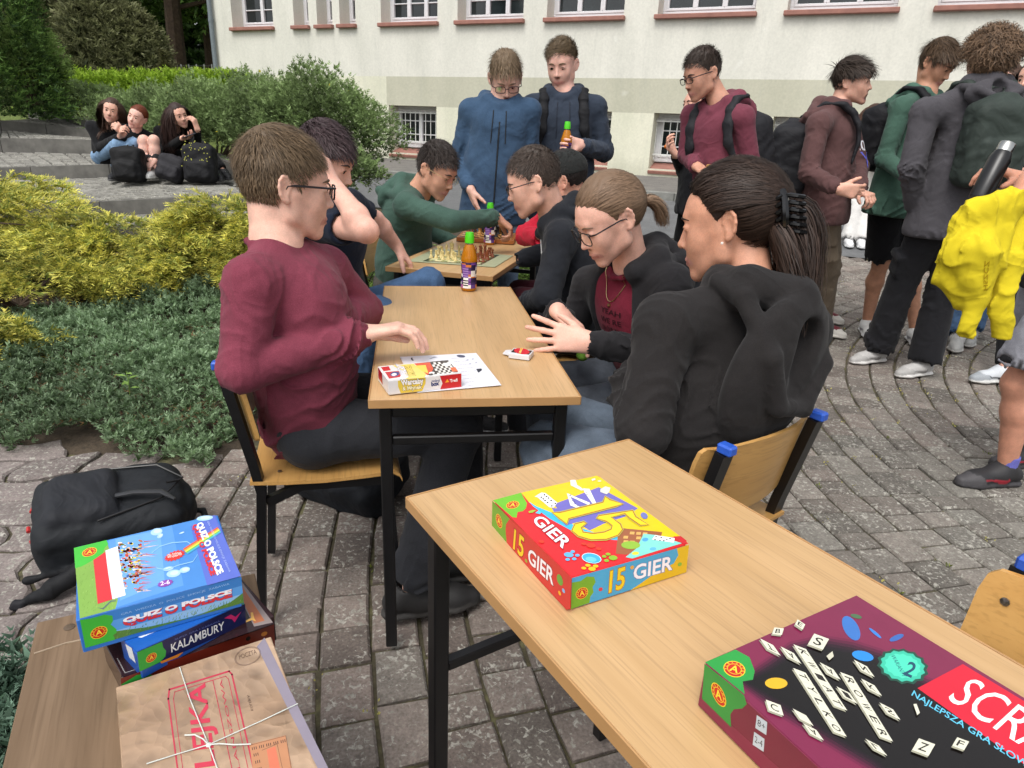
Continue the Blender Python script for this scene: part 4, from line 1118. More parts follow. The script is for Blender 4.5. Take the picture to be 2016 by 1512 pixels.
# bed soil: rises towards the stairs
def bed(x, y):
    h = np.interp(y, [2.3, 2.6, 3.6, 4.6, 5.4, 5.7, 6.3, 7.6, 8.9, 9.9, 12], [-.02, .0, .10, .24, .36, .44, .42, .56, .74, .9, 1.0])
    k = np.clip((-1.1 - x) / .8, 0, 1) * (y > 2.5)
    far = np.clip((-1.5 - x - (y - 5) * .25) / .8, 0, 1)
    return G(x, y) + h * np.where(y > 5, np.minimum(k, far), k) * 1.0
grid_sheet('flower_bed', -9, -.0, 2.46, 9.2, 90, 70, lambda X, Y: np.minimum(bed(X, Y), 3) - .006 + .010 * np.sin(X * 9) * np.sin(Y * 8) - .06 * ((X > -1.15 + .18 * np.maximum(Y - 2.6, 0)) | (Y < 2.5)), mat_ground('bed soil', [(.3, srgb('322a20')), (.7, srgb('54483a'))], 12), 'structure')
LAWN = mat_ground('mown lawn', [(.3, srgb('4c5a24')), (.7, srgb('71803a'))], 20, 1., .8, 200)
def plot(name, label, cat, v, f, c, kind=None, group=None, mat=LEAF):
    c0 = np.array([v[:, 0].mean(), v[:, 1].mean(), v[:, 2].min()]); o = link(name, mesh_from(name, v - c0, f, mat, c), None, c0)
    return tag(o, label, cat, group, kind)
# ---- blue-green creeping juniper carpet
def blue_line(x):  # upper limit of the carpet / lower limit of the golden juniper
    return np.interp(x, [-5, -3.2, -2.6, -2.2, -1.6, -1.0], [3.05, 3.15, 3.75, 4.0, 4.35, 4.6])
n = 44000; x = vr.uniform(-3.6, -.85, n); y = 2.42 + (vr.uniform(0, 1, n)) * 2.6
edge = 2.5 + .07 * np.sin(x * 6) + .05 * np.sin(x * 17 + 1)
k = (y > edge) & (y < blue_line(x) + .25) & (x < -1.22 + (y - 2.5) * .1 + .05 * np.sin(y * 9)); x, y, edge = x[k], y[k], edge[k]; n = len(x)
hc = (.05 + .05 * np.sin(x * 5 + y * 3) * np.sin(y * 6 - x) + .06 * np.clip((y - edge) / .5, 0, 1)) + .03 * np.sin(x * 19 + 3 * np.sin(y * 11)) 
z = bed(x, y) + hc + vr.uniform(-.04, .03, n)
D = np.stack([vr.normal(.1, .5, n), vr.normal(-.35, .5, n), vr.uniform(.35, 1.2, n)], 1); D /= np.linalg.norm(D, axis=1)[:, None]
tn = np.clip(1.0 + .25 * np.sin(x * 3 + 1.7 * np.sin(y * 4)) + vr.normal(0, .2, n), .5, 1.5)
v, f, c = fronds(np.stack([x, y, z], 1), D, vr.uniform(.032, .062, n), hexc('587048'), hexc('98b08c'), 4, .55, .45, .1, tone=tn)
plot('creeping_juniper', 'low blue-green creeping juniper carpet along the paving edge', 'juniper', v, f, c, 'stuff')
# dead brown stems within the carpet
n = 900; x = vr.uniform(-3.4, -1.2, n); y = vr.uniform(2.6, 4.0, n); k = y < blue_line(x); x, y = x[k], y[k]; n = len(x)
D = np.stack([vr.normal(0, 1, n), vr.normal(0, 1, n), vr.uniform(0, .3, n)], 1); D /= np.linalg.norm(D, axis=1)[:, None]
v, f, c = fronds(np.stack([x, y, bed(x, y) + .10], 1), D, vr.uniform(.05, .1, n), hexc('6b5038'), hexc('8a6a45'), 3, .4, .2, .1)
plot('dead_twigs', 'brown dead twigs poking through the creeping juniper', 'twigs', v, f, c, 'stuff')
# seedling
def seedling(p, s_, label):
    E = empty('seedling', p); tag(E, label, 'seedling'); m = MB(); m.tube([(0, 0, 0), (.005, 0, .08 * s_), (0, .005, .16 * s_)], .002, 5); m.build('stem', mat_plain('green stem', '6b8a3a', .7), E)
    for i in range(6):
        a = i * 2.4; m = MB(); d = V3(math.cos(a), math.sin(a), .3); q = V3(0, 0, (.05 + .02 * i) * s_); w = nrm(np.cross(d, (0, 0, 1))) * .016 * s_
        m.add([q, q + d * .03 * s_ + w, q + d * .075 * s_ - V3(0, 0, .01), q + d * .03 * s_ - w], [(0, 1, 2), (0, 2, 3)]); m.build('leaf', mat_plain('fresh leaf', '6f8f3c', .6), E)
seedling(at(262, 815, 2.9) * V3(1, 1, 0) + V3(0, 0, .11), .75, 'small bright green seedling standing up in the creeping juniper')
# ---- golden junipers: several arching plants
def golden(label, cx, cy, rx, ry, h, nf, lean=(0, 0), z0=None, cols=('74843a', 'fff278'), nodes=7, LL=(.07, .15), group='golden junipers beside the steps', tiers=7, base=None):
    z0 = bed(cx, cy) if z0 is None else z0; nf = int(nf * 1.15)
    th = vr.uniform(0, 2 * math.pi, nf); 
    tier = vr.integers(0, tiers, nf); tr = (tier + 1) / tiers
    # arching branches : each branch is an arc leaving the centre, fronds sit along it
    nb_ = max(30, nf // 75); bth = vr.uniform(0, 2 * math.pi, nb_); bel = vr.uniform(.12, 1.0, nb_); bl = vr.uniform(.65, 1.08, nb_)
    bi = vr.integers(0, nb_, nf); s_ = np.sqrt(vr.uniform(.12, 1, nf)); a = bth[bi] + vr.normal(0, .10, nf)
    R_ = s_ * bl[bi]; zz = h * bel[bi] * np.sin(np.clip(s_, 0, 1) * 2.1) / .95 * (1.0 - .25 * s_) + .05
    x = cx + rx * R_ * np.cos(a) + lean[0] * zz; y = cy + ry * R_ * np.sin(a) + lean[1] * zz
    P = np.stack([x, y, z0 + zz + vr.normal(0, .02, nf)], 1)
    D = np.stack([np.cos(a) + vr.normal(0, .4, nf), np.sin(a) + vr.normal(0, .4, nf) - .15, vr.normal(.28, .3, nf)], 1); D /= np.linalg.norm(D, axis=1)[:, None]
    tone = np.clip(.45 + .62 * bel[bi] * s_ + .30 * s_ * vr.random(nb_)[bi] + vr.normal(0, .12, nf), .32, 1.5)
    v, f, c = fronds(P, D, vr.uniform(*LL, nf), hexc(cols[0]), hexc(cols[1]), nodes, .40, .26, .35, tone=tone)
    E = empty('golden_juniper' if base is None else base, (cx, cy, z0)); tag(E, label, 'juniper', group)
    link('foliage', mesh_from('foliage', v - V3(cx, cy, z0), f, LEAF, c), E)
    m = MB()
    for i in range(14):
        a = bth[i]; e = bel[i]; pts = [V3(rx * s * .85 * math.cos(a), ry * s * .85 * math.sin(a), h * e * math.sin(s * 2.1) * .8 + .0) for s in (0, .3, .6, .9)]; m.tube(pts, [.014, .010, .007, .003], 5)
    m.build('stem', BARK, E)
gj = 'golden junipers beside the steps'
golden('golden juniper at the left frame edge, tallest of the group', -4.05, 4.65, 1.0, .8, .66, 3600)
golden('golden juniper in front of the lowest steps, arching right', -2.75, 4.80, .95, .70, .36, 3600)
golden('golden juniper nearest the boy in the maroon sweatshirt', -1.95, 5.0, .72, .6, .50, 2600)
golden('golden juniper sprawling over the blue-green carpet', -3.15, 4.1, .95, .55, .36, 3200)
golden('golden juniper tuft lowest at the left frame edge', -2.95, 3.25, .52, .32, .26, 1200)
golden('golden juniper hanging low between two taller ones', -2.15, 4.45, .75, .45, .30, 2000)
golden('golden juniper in the upper left corner of the bed', -4.6, 5.3, .8, .6, .55, 2200)
# green junipers behind the boys
for i, (cx, cy, rx, ry, h, lab) in enumerate([(-1.25, 5.3, .8, .7, .42, 'green spreading juniper behind the boy in the navy t-shirt'), (-.45, 5.6, .85, .7, .40, 'green spreading juniper behind the boy in the green hoodie'), (.25, 5.9, .7, .6, .38, 'green spreading juniper behind the standing boys'), (-.95, 4.55, .6, .5, .28, 'green spreading juniper beside the far table')]):
    golden(lab, cx, cy, rx, ry, h, 1700, z0=float(G(cx, cy)), cols=('3f5a2c', '9aba5c'), LL=(.07, .14), group='green junipers behind the tables', base='green_juniper')
# ---- bushes of small leaves
def bush(name, label, c, r, n, size, cb, ct, group=None, flowers=0, cat='bush', lump=.16, seed=1, leafN=1., z0=None, skin=.65):
    rg = np.random.default_rng(seed); c = np.array(c, float); r = np.array(r, float)
    u = unit(n, rg); u[:, 2] = np.abs(u[:, 2]) * 1.0 - .25 * (rg.random(n) < .35)
    lp = 1 + lump * (np.sin(u[:, 0] * 5 + seed) * np.sin(u[:, 1] * 6 + seed * 2) + .6 * np.sin(u[:, 2] * 9 + u[:, 0] * 7) + .5 * np.sin(u[:, 0] * 17 + seed) * np.sin(u[:, 1] * 15 + u[:, 2] * 13))
    k = skin + (1 - skin) * rg.random(n) ** .6
    P = c + u * r * (lp * k)[:, None]
    # twiggy clumps: several leaves share a shoot
    shoot = rg.normal(0, .02, (n, 3))
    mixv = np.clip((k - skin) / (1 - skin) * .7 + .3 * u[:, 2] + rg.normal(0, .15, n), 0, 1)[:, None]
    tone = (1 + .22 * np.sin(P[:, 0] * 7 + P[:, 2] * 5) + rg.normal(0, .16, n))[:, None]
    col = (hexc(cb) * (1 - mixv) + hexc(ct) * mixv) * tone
    nn = u / r; nn /= np.linalg.norm(nn, axis=1)[:, None]
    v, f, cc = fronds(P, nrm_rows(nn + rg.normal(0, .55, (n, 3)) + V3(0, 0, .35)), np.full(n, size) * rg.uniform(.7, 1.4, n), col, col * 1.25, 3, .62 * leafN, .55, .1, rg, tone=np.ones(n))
    E = empty(name, (c[0], c[1], c[2] - r[2] * .5)); b0 = np.array(E.location); tag(E, label, cat, group)
    link('foliage', mesh_from('foliage', v - b0, f, LEAF, cc), E)
    m = MB()
    for i in range(9):
        q = u[i] * r * .8 * np.array([1, 1, .9]); m.tube([V3(0, 0, 0), q * .5 + V3(0, 0, .05) + r[2] * .0, c - b0 + q], [.02, .012, .004], 5)
    m.build('stem', BARK, E)
    if flowers:
        kf = rg.choice(n, flowers); v, f, cc = leaves(P[kf] + nn[kf] * .02, nn[kf], .03, np.tile(hexc('e0cc3c'), (flowers, 1)), rg, .3, .9); link('flowers', mesh_from('flowers', v - b0, f, LEAF, cc), E)
    return E
def nrm_rows(a): return a / (np.linalg.norm(a, axis=1)[:, None] + 1e-9)
GB = 'dark green flowering bushes beside the steps'
B0, B1 = '455434', '80955f'
def bb(px, py, Y, rx, rz, n, lab, sd, ry=None, fl=12):
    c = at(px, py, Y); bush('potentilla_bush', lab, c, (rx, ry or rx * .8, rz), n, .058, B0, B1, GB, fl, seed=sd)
bb(625, 285, 8.0, .88, .78, 9000, 'rightmost rounded dark green bush, beside the barred window', 3, fl=16)
bb(520, 262, 8.6, 1.0, .62, 7000, 'dark green bush between the seated girls and the rightmost bush', 4, fl=16)
bb(420, 275, 8.6, .8, .62, 5500, 'dark green bush right behind the girl holding a phone', 6)
bb(330, 242, 9.8, 1.0, .42, 5500, 'dark green bush behind the red-haired girl', 8)
bb(160, 215, 11.2, 1.3, .36, 5000, 'dark green bush behind the leftmost seated girl', 9)
bb(400, 218, 10.8, 1.2, .36, 4500, 'dark green bush against the building corner', 10)
bb(655, 350, 7.2, .5, .33, 2500, 'low dark green bush at the foot of the rightmost bush', 12, fl=3)
# clipped yellow-green hedge
hg = np.random.default_rng(3); a0, a1 = at(60, 176, 14.5), at(470, 168, 15.5); n = 14000; t = hg.random(n)
P = a0[None] * (1 - t)[:, None] + a1[None] * t[:, None] + np.stack([hg.normal(0, .1, n), hg.uniform(-.5, .5, n), hg.uniform(-.6, .20, n) + .07 * np.sin(t * 48)], 1)
v, f, c = fronds(P, nrm_rows(np.stack([hg.normal(0, .4, n), hg.normal(-.2, .4, n), hg.uniform(.3, 1, n)], 1)), hg.uniform(.08, .17, n), hexc('6f9024'), hexc('b4d24a'), 3, .6, .5, .1, hg)
plot('hedge', 'low clipped yellow-green hedge running behind the dark bushes', 'hedge', v, f, c)
# lawns
grid_sheet('lawn', -40, -3, 9, 60, 30, 30, lambda X, Y: np.interp(Y, [9, 10.2, 12, 15, 19, 24, 60], [.7, 1.0, 1.15, 1.4, 1.9, 2.3, 2.8]) + .0 * X - 1.9 * np.clip((X + 6.8) / 2, 0, 1), LAWN)
# thuja column and a light shrub at the left edge
def cone_bush(name, label, c, r, h, n, size, cb, ct, seed, cat='tree', zp=.9, zr=.7):
    rg = np.random.default_rng(seed); z = rg.random(n) ** 1.1; th = rg.uniform(0, 6.283, n)
    rad = r * np.clip((1 - z) ** zp, .02, 1) * (1 + .13 * np.sin(th * 5 + z * 9) + .1 * np.sin(th * 11 + z * 23)) * (zr + (1 - zr) * rg.random(n) ** .5)
    P = np.stack([c[0] + rad * np.cos(th), c[1] + rad * np.sin(th), c[2] + z * h], 1)
    D = nrm_rows(np.stack([np.cos(th), np.sin(th), rg.uniform(.0, 1.2, n)], 1) + rg.normal(0, .3, (n, 3)))
    tone = 1 + .25 * np.sin(z * 30 + th * 3) + rg.normal(0, .18, n)
    v, f, cc = fronds(P, D, size * rg.uniform(.7, 1.4, n), hexc(cb), hexc(ct), 4, .5, .4, .15, rg, tone=np.clip(tone, .4, 1.6))
    E = empty(name, c); tag(E, label, cat); link('crown', mesh_from('crown', v - np.array(c), f, LEAF, cc), E)
    m = MB(); m.tube([(0, 0, -.4), (0, 0, h * .5), (0, 0, h * .92)], [r * .10, r * .07, .02], 8); m.build('trunk', BARK, E)
    return E
c = at(12, 215, 9.6); cone_bush('thuja', 'tall dense dark green thuja at the left frame edge', c + V3(-.35, .2, -.1), .85, 4.6, 11000, .14, '36502a', '6c8c44', 21, zp=.5)
c = at(60, 150, 10.2); bush('shrub', 'light green round-leaved shrub leaning against the thuja', c, (.45, .4, .75), 3500, .07, '4a6030', '8fa860', None, 0, seed=22)
# brownish mugo pines
MG = 'brownish pines beyond the hedge'
for i, (px, py, Y, r_, h, lab) in enumerate([(140, 150, 19, 2.1, 3.6, 'tallest brownish green pine beyond the hedge'), (215, 158, 18, 1.3, 2.1, 'middle brownish pine beyond the hedge, lower than its neighbour'), (262, 160, 18, 1.0, 1.75, 'smallest of the full brownish pines beyond the hedge'), (60, 150, 20, 1.8, 2.8, 'brownish pine beside the thuja beyond the hedge')]):
    c = at(px, py, Y); E = cone_bush('pine', lab, c + V3(0, 0, -.2), r_, h, 3800, .30, '434a30', '848660', 30 + i, zp=.55, zr=.6); E['group'] = MG
c = at(327, 152, 17.5); cone_bush('conifer', 'tiny upright conifer beside the smallest pine', c, .14, .55, 500, .09, '35401f', '6d6a45', 40)
# broadleaf trees and the wood behind
def tree(label, c, h, cr, n, seed, cb='3a5624', ct='90b868', th=.28, low=.15):
    n = int(n * .62); rg = np.random.default_rng(seed); E = empty('deciduous_tree', c); tag(E, label, 'tree', 'tall trees behind the pines')
    m = MB(); m.tube([(0, 0, -.5), (.1, 0, h * .3), (-.1, .1, h * .75)], [th, th * .8, th * .3], 8)
    K = 26; cl = []
    for i in range(K):
        a = rg.uniform(0, 6.283); z = h * rg.uniform(low, 1.0); rr = cr * rg.uniform(.3, 1) * math.sin(min(1, .25 + (z / h)) * 2.4) ; q = V3(rr * math.cos(a), rr * math.sin(a), z); cl.append(q)
        m.tube([(0, 0, z * .75), q * V3(.5, .5, .93), q], [th * .3, th * .2, .02], 5)
    m.build('trunk', BARK, E)
    cl = np.array(cl); ci = rg.integers(0, K, n); u = unit(n, rg); sz = cr * rg.uniform(.28, .5, K)
    P = cl[ci] + u * (sz[ci] * rg.random(n) ** .4)[:, None] * V3(1.2, 1.2, .5)
    tone = np.clip(.85 + .35 * u[:, 2] + rg.normal(0, .2, n) + rg.normal(0, .25, K)[ci], .35, 1.7)
    v, f, cc = fronds(P, nrm_rows(u + rg.normal(0, .6, (n, 3))), rg.uniform(.28, .50, n), hexc(cb), hexc(ct), 3, .75, .7, .2, rg, tone=tone)
    link('crown', mesh_from('crown', v, f, LEAF, cc), E)
tree('tall dark green tree with a bare trunk beside the building corner', at(352, 150, 24), 11, 4.2, 8500, 50, ct='9cc46c', low=.22)
tree('tall dark green tree behind the smallest pine', at(262, 140, 29), 13, 5., 8500, 51)
tree('tall dark green tree behind the tallest pine', at(150, 130, 33), 14, 5.5, 8500, 52)
tree('tall dark green tree above the thuja', at(20, 130, 30), 14, 5.5, 7000, 53)
tree('tall dark green tree half hidden by the building corner', at(420, 150, 29), 12, 4.6, 7000, 54, ct='94ba66')
wg = np.random.default_rng(9); n = 11000
P = np.stack([wg.uniform(-34, -6, n), 40 + wg.uniform(0, 4, n) + 0, .5 + 17 * wg.random(n)], 1)
P[:, 1] += 1.5 * np.sin(P[:, 0] * .8) * np.sin(P[:, 2] * .7)
v, f, c = fronds(P, nrm_rows(unit(n, wg) + V3(0, -.6, .2)), wg.uniform(.6, 1.2, n), hexc('233818'), hexc('5c7e3e'), 3, .8, .8, .2, wg, tone=np.clip(1 + .35 * np.sin(P[:, 0] * 1.3 + P[:, 2]) + wg.normal(0, .25, n), .3, 1.8))
plot('woods', 'dense dark wood closing the view behind the tall trees', 'woods', v, f, c, 'stuff')
# boundary fence far behind
fe = empty('fence', at(60, 150, 21)); tag(fe, 'thin grey wire fence between the pines and the tall trees', 'fence'); fp = np.array(fe.location)
m = MB()
for i in range(26): m.tube([at(60 + i * 15, 158, 21) - fp + V3(0, 0, -.1), at(60 + i * 15, 158, 21) - fp + V3(0, 0, .42)], .018, 5)
m.build('posts', mat_plain('fence post', 'a5a8a4', .6), fe)
m = MB()
for k in range(5): m.tube([at(50, 158, 21) - fp + V3(0, 0, .02 + .09 * k), at(450, 158, 21) - fp + V3(0, 0, .02 + .09 * k)], .006, 4)
m.build('wires', mat_plain('fence wire', '5b655f', .6), fe)
# weeds, moss and fallen blossom in the joints
lg = np.random.default_rng(17); n = 1500; a = lg.uniform(0, 6.28, n); ring = .62 + .14 * lg.integers(8, 40, n); x = PC[0] + ring * np.cos(a); y = PC[1] + ring * np.sin(a)
k = in_pave(x, y) & (y < 6.5) & (y > .6) & (lg.random(n) < np.where(x > 1.2, 1., .22)); x, y = x[k], y[k]; n = len(x); cx = lg.normal(0, .004, n)
P = np.stack([np.repeat(x, 6) + lg.normal(0, .016, n * 6), np.repeat(y, 6) + lg.normal(0, .016, n * 6), G(np.repeat(x, 6), np.repeat(y, 6)) + .003], 1)
v, f, c = leaves(P, np.tile(V3(0, 0, .2), (n * 6, 1)), .011, np.tile(hexc('b5ad62'), (n * 6, 1)) * lg.uniform(.6, 1.3, (n * 6, 1)), lg, 1.0, .5)
plot('fallen_blossom', 'pale yellow fallen blossom scattered along the paver joints', 'blossom', v, f, c, 'stuff')
n = 260; i_ = lg.integers(0, 40, n); a = lg.uniform(2, 4.4, n); ring = .62 + .14 * i_; x = PC[0] + ring * np.cos(a); y = PC[1] + ring * np.sin(a); k = in_pave(x, y) & (y < 4); x, y = x[k], y[k]; n = len(x)
P = np.stack([np.repeat(x, 9) + lg.normal(0, .008, n * 9), np.repeat(y, 9) + lg.normal(0, .008, n * 9), G(np.repeat(x, 9), np.repeat(y, 9)) - .004], 1)
v, f, c = leaves(P, np.tile(V3(0, 0, 1.), (n * 9, 1)), .018, np.tile(hexc('707a35'), (n * 9, 1)) * lg.uniform(.6, 1.3, (n * 9, 1)), lg, .6, .25)
plot('weeds', 'tiny weeds and moss growing in the paver joints', 'weeds', v, f, c, 'stuff')
# strip of plants at the bottom left corner
n = 2600; x = lg.uniform(-1.3, -.78, n); y = lg.uniform(.62, 1.28, n); k = (x + (y - .62) * .25 < -.86) & (x < -.86 - .3 * (y - .9)); x, y = x[k], y[k]; n = len(x)
D = nrm_rows(np.stack([lg.normal(.1, .5, n), lg.normal(0, .5, n), lg.uniform(.3, 1.1, n)], 1))
v, f, c = fronds(np.stack([x, y, .02 + lg.uniform(0, .10, n)], 1), D, lg.uniform(.04, .08, n), hexc('3c5340'), hexc('7d9c86'), 4, .55, .45, .1, lg)
plot('juniper_sprays', 'blue-green juniper sprays in the bottom left corner beside the brown box', 'juniper', v, f, c, 'stuff')
# ================================================================== TABLES, CHAIRS, GAMES
def mat_wood(name, c0, c1, rough=.35, sc_=1., spec=.4, axis=0, coat=.0):
    t = NT(name); s3 = [18, 18, 18]; s3[axis] = 1.1
    v = t.coord(tuple(k * sc_ for k in s3)); a = t.noise(v, 1.6, 5, .65, .6); b = t.noise(t.coord(tuple((9 if i != axis else .5) * sc_ for i in range(3))), 1.2, 3, .5, 1.2)
    v2 = t.coord(tuple((220 if i != axis else 7) * sc_ for i in range(3))); f = t.noise(v2, 1., 2)
    c = t.mix(t.ramp(a, [(.32, 0.), (.68, 1.)]), srgb(c0), srgb(c1)); c = t.mix(t.ramp(b, [(.35, 0.), (.7, .55)]), c, tuple(k * .86 for k in srgb(c0)))
    c = t.mix(t.ramp(f, [(.52, 0.), (.66, .38)]), c, tuple(k * .66 for k in srgb(c0)))
    t.l(c, t.b.inputs['Base Color']); t.setb(Roughness=rough); t.b.inputs['Specular IOR Level'].default_value = spec; t.bump(f, .05, .0005); return t.m
BEECH = mat_wood('beech laminate table top', 'be9a6c', 'caa679', .33)
EDGE = mat_plain('beech edge strip', 'ad8455', .45, noise=.08, nscale=12)
PLY = mat_wood('varnished plywood', 'bb8d50', 'cb9f60', .32, .7)
BLK = mat_plain('black painted steel', '101012', .38, noise=.2, spec=.5)
BLUE = mat_plain('blue plastic cap', '2a56b8', .4)
STEEL = mat_plain('steel rivet', 'a0a0a0', .3, 1.)
def table(label, P0, ang, L, W=.5, away=False, Z=.76, rail=.60):
    """P0: first near corner, width along ang, length +90 degrees (or -90)"""
    e = V3(math.cos(ang), math.sin(ang), 0); n = V3(-e[1], e[0], 0) * (-1 if away else 1)
    E = empty('school_table', (P0[0], P0[1], 0), math.atan2(n[1], n[0])); tag(E, label, 'table', 'light wood school tables')
    sg = -1 if away else 1   # local x = length, local y = width*(-sg)
    yw = lambda f: -W * f * sg
    m = MB(); m.box((L / 2, yw(.5), Z - .0115), (L - .002, W - .002, .020), bev=.002)
    m.build('tabletop', BEECH, E)
    m = MB(); 
    for c, d in (((L / 2, yw(0) , Z - .0115), (L, .003, .022)), ((L / 2, yw(1), Z - .0115), (L, .003, .022)), ((0, yw(.5), Z - .0115), (.003, W, .022)), ((L, yw(.5), Z - .0115), (.003, W, .022))): m.box(c, d, bev=.001)
    m.build('edge_strip', EDGE, E)
    for x in (.055, L - .055):
        for y in (.07, .93):
            m = MB(); m.box((x, yw(y), (Z - .023) / 2 + .004), (.03, .03, Z - .031), bev=.003); m.build('leg', BLK, E)
        m = MB(); m.box((x, yw(.5), Z - .045), (.025, W * .86 - .03, .04), bev=.003); m.build('crossbar', BLK, E)
        m = MB(); m.box((x, yw(.5), rail), (.022, W * .86 - .03, .022), bev=.003); m.build('crossbar', BLK, E)
    m = MB(); m.box((L / 2, yw(.90), Z - .045), (L - .14, .02, .04), bev=.003); m.box((L / 2, yw(.10), Z - .045), (L - .14, .02, .04), bev=.003); m.build('side_rail', BLK, E)
    return E, e, n
table('light wood school table in the middle, carrying a card deck and draughts box', (-.3264, 1.4143), .1616, 1.189, rail=.632)
table('light wood school table nearest the camera with two game boxes on it', (-.1716, .9938), .5761, 1.3, away=True, rail=.42)
table('light wood school table farthest away, where chess is played', (-.5894, 2.9778), -.2389, 1.02)
def chair(label, c, fa, back_z=.80, group='school chairs with plywood seats'):
    """c seat centre, fa facing angle; local +y forward"""
    E = empty('school_chair', (c[0], c[1], 0), fa - math.pi / 2); tag(E, label, 'chair', group)
    m = MB(); n = 9; pr = [(-.19, .462), (-.17, .4605), (-.1, .455), (.0, .452), (.1, .456), (.15, .459), (.18, .456), (.197, .446), (.204, .430)]
    v = []; 
    for (y, z) in pr:
        w = .19 - (.012 if y > .15 else 0)
        for k in range(7):
            x = -w + 2 * w * k / 6; dz = .006 * (abs(x) / w) ** 2; v += [(x, y, z + dz)]
    v += [(a, b, c_ - .010) for a, b, c_ in v]; N = 7 * n
    f = [(i * 7 + k, i * 7 + k + 1, (i + 1) * 7 + k + 1, (i + 1) * 7 + k) for i in range(n - 1) for k in range(6)]
    f += [tuple(q + N for q in p[::-1]) for p in f]
    rim = [k for k in range(7)] + [i * 7 + 6 for i in range(1, n)] + [(n - 1) * 7 + k for k in range(5, -1, -1)] + [i * 7 for i in range(n - 2, 0, -1)]
    f += [(rim[i], rim[i] + N, rim[(i + 1) % len(rim)] + N, rim[(i + 1) % len(rim)]) for i in range(len(rim))]
    m.add(v, f); seat = m.build('seat', PLY, E, True)
    for x in (-.13, .13): m = MB(); m.lathe((x, -.12, .4615), [(.006, 0), (.006, .002), (.001, .003)], 8); m.build('rivet', STEEL, seat)
    # backrest: curved ply panel
    m = MB(); v = []; nx, nz = 13, 9
    for j in range(nz):
        t = j / (nz - 1); z = back_z - .205 + .20 * t; wy = -.205 - .03 * t
        t = (0, .025, .07, .2, .5, .8, .93, .975, 1)[j]; z = back_z - .205 + .20 * t; wy = -.168 - .037 * t; hw = .205 - (.034, .014, .004, 0, 0, 0, .004, .014, .034)[j]
        for k in range(nx):
            x = -hw + 2 * hw * k / (nx - 1); v.append((x, wy - .045 * (1 - (x / .205) ** 2) + .02, z - (.012 * (x / .2) ** 2 if j == nz - 1 else 0)))
    N = nx * nz; v += [(a, b - .010, c_) for a, b, c_ in v]
    f = [(j * nx + k, j * nx + k + 1, (j + 1) * nx + k + 1, (j + 1) * nx + k) for j in range(nz - 1) for k in range(nx - 1)]; f = [p[::-1] for p in f] + [tuple(q + N for q in p) for p in f]
    rim = list(range(nx)) + [j * nx + nx - 1 for j in range(1, nz)] + [(nz - 1) * nx + k for k in range(nx - 2, -1, -1)] + [j * nx for j in range(nz - 2, 0, -1)]
    f += [(rim[i], rim[(i + 1) % len(rim)], rim[(i + 1) % len(rim)] + N, rim[i] + N) for i in range(len(rim))]
    m.add(v, f); b = m.build('backrest', PLY, E, True)
    for x in (-.172, .172):
        for zz in (back_z - .05, back_z - .14):
            t = (zz - back_z + .205) / .2; y = -.168 - .037 * t - .045 * (1 - (x / .205) ** 2) + .022; mm = MB(); mm.lathe((x, y, zz), [(.0065, 0), (.0065, .002), (.001, .0035)], 8, (0, 1, 0)); mm.build('rivet', STEEL, b)
    for x in (-.172, .172):
        sx = 1 if x > 0 else -1
        mm = MB(); mm.sqtube([(x, -.20, .012), (x, -.165, .43), (x, -.175, .50), (x, -.228, back_z - .01)], .024, .034); mm.build('rear_leg', BLK, E)
        mm = MB(); mm.box((x, -.232, back_z), (.026, .036, .022), bev=.004); mm.build('cap', BLUE, E)
        mm = MB(); mm.sqtube([(x, .19, .012), (x, .165, .425)], .022, .030); mm.build('front_leg', BLK, E)
        mm = MB(); mm.sqtube([(x, -.155, .395), (x * .97, -.06, .436), (x, .175, .436)], .020, .026); mm.build('side_rail', BLK, E)
    mm = MB(); mm.sqtube([(-.165, .13, .436), (.165, .13, .436)], .018); mm.sqtube([(-.165, -.1, .43), (.165, -.1, .43)], .018); mm.build('crossbar', BLK, E)
    return E
HCA = R(15)
chair('plywood chair under the boy in the maroon sweatshirt, its side fully in view', (-.535, 1.757), HCA, .785)
chair('plywood chair with blue capped posts, its back behind the dark-haired girl', (.445, 1.535), R(127), .755)
e_ = atz(2003, 1078, .8); cb_ = e_[:2] + .2 * V3(.545, -.839, 0)[:2] + .26 * V3(-.84, -.545, 0)[:2]
chair('empty plywood chair cut off by the right frame edge', cb_, math.atan2(-.545, -.84), .80)
chair('chair under the boy in the navy t-shirt and jeans', (-.80, 2.55), R(8), .78)
chair('chair under the boy in the green hoodie reaching for a chess piece', (-.62, 3.75), R(-10), .78)
chair('chair under the boy in the black hoodie at the chess table', (.40, 2.80), R(165), .78)
chair('chair under the girl in glasses and open black jacket', (.47, 2.16), R(175), .76)
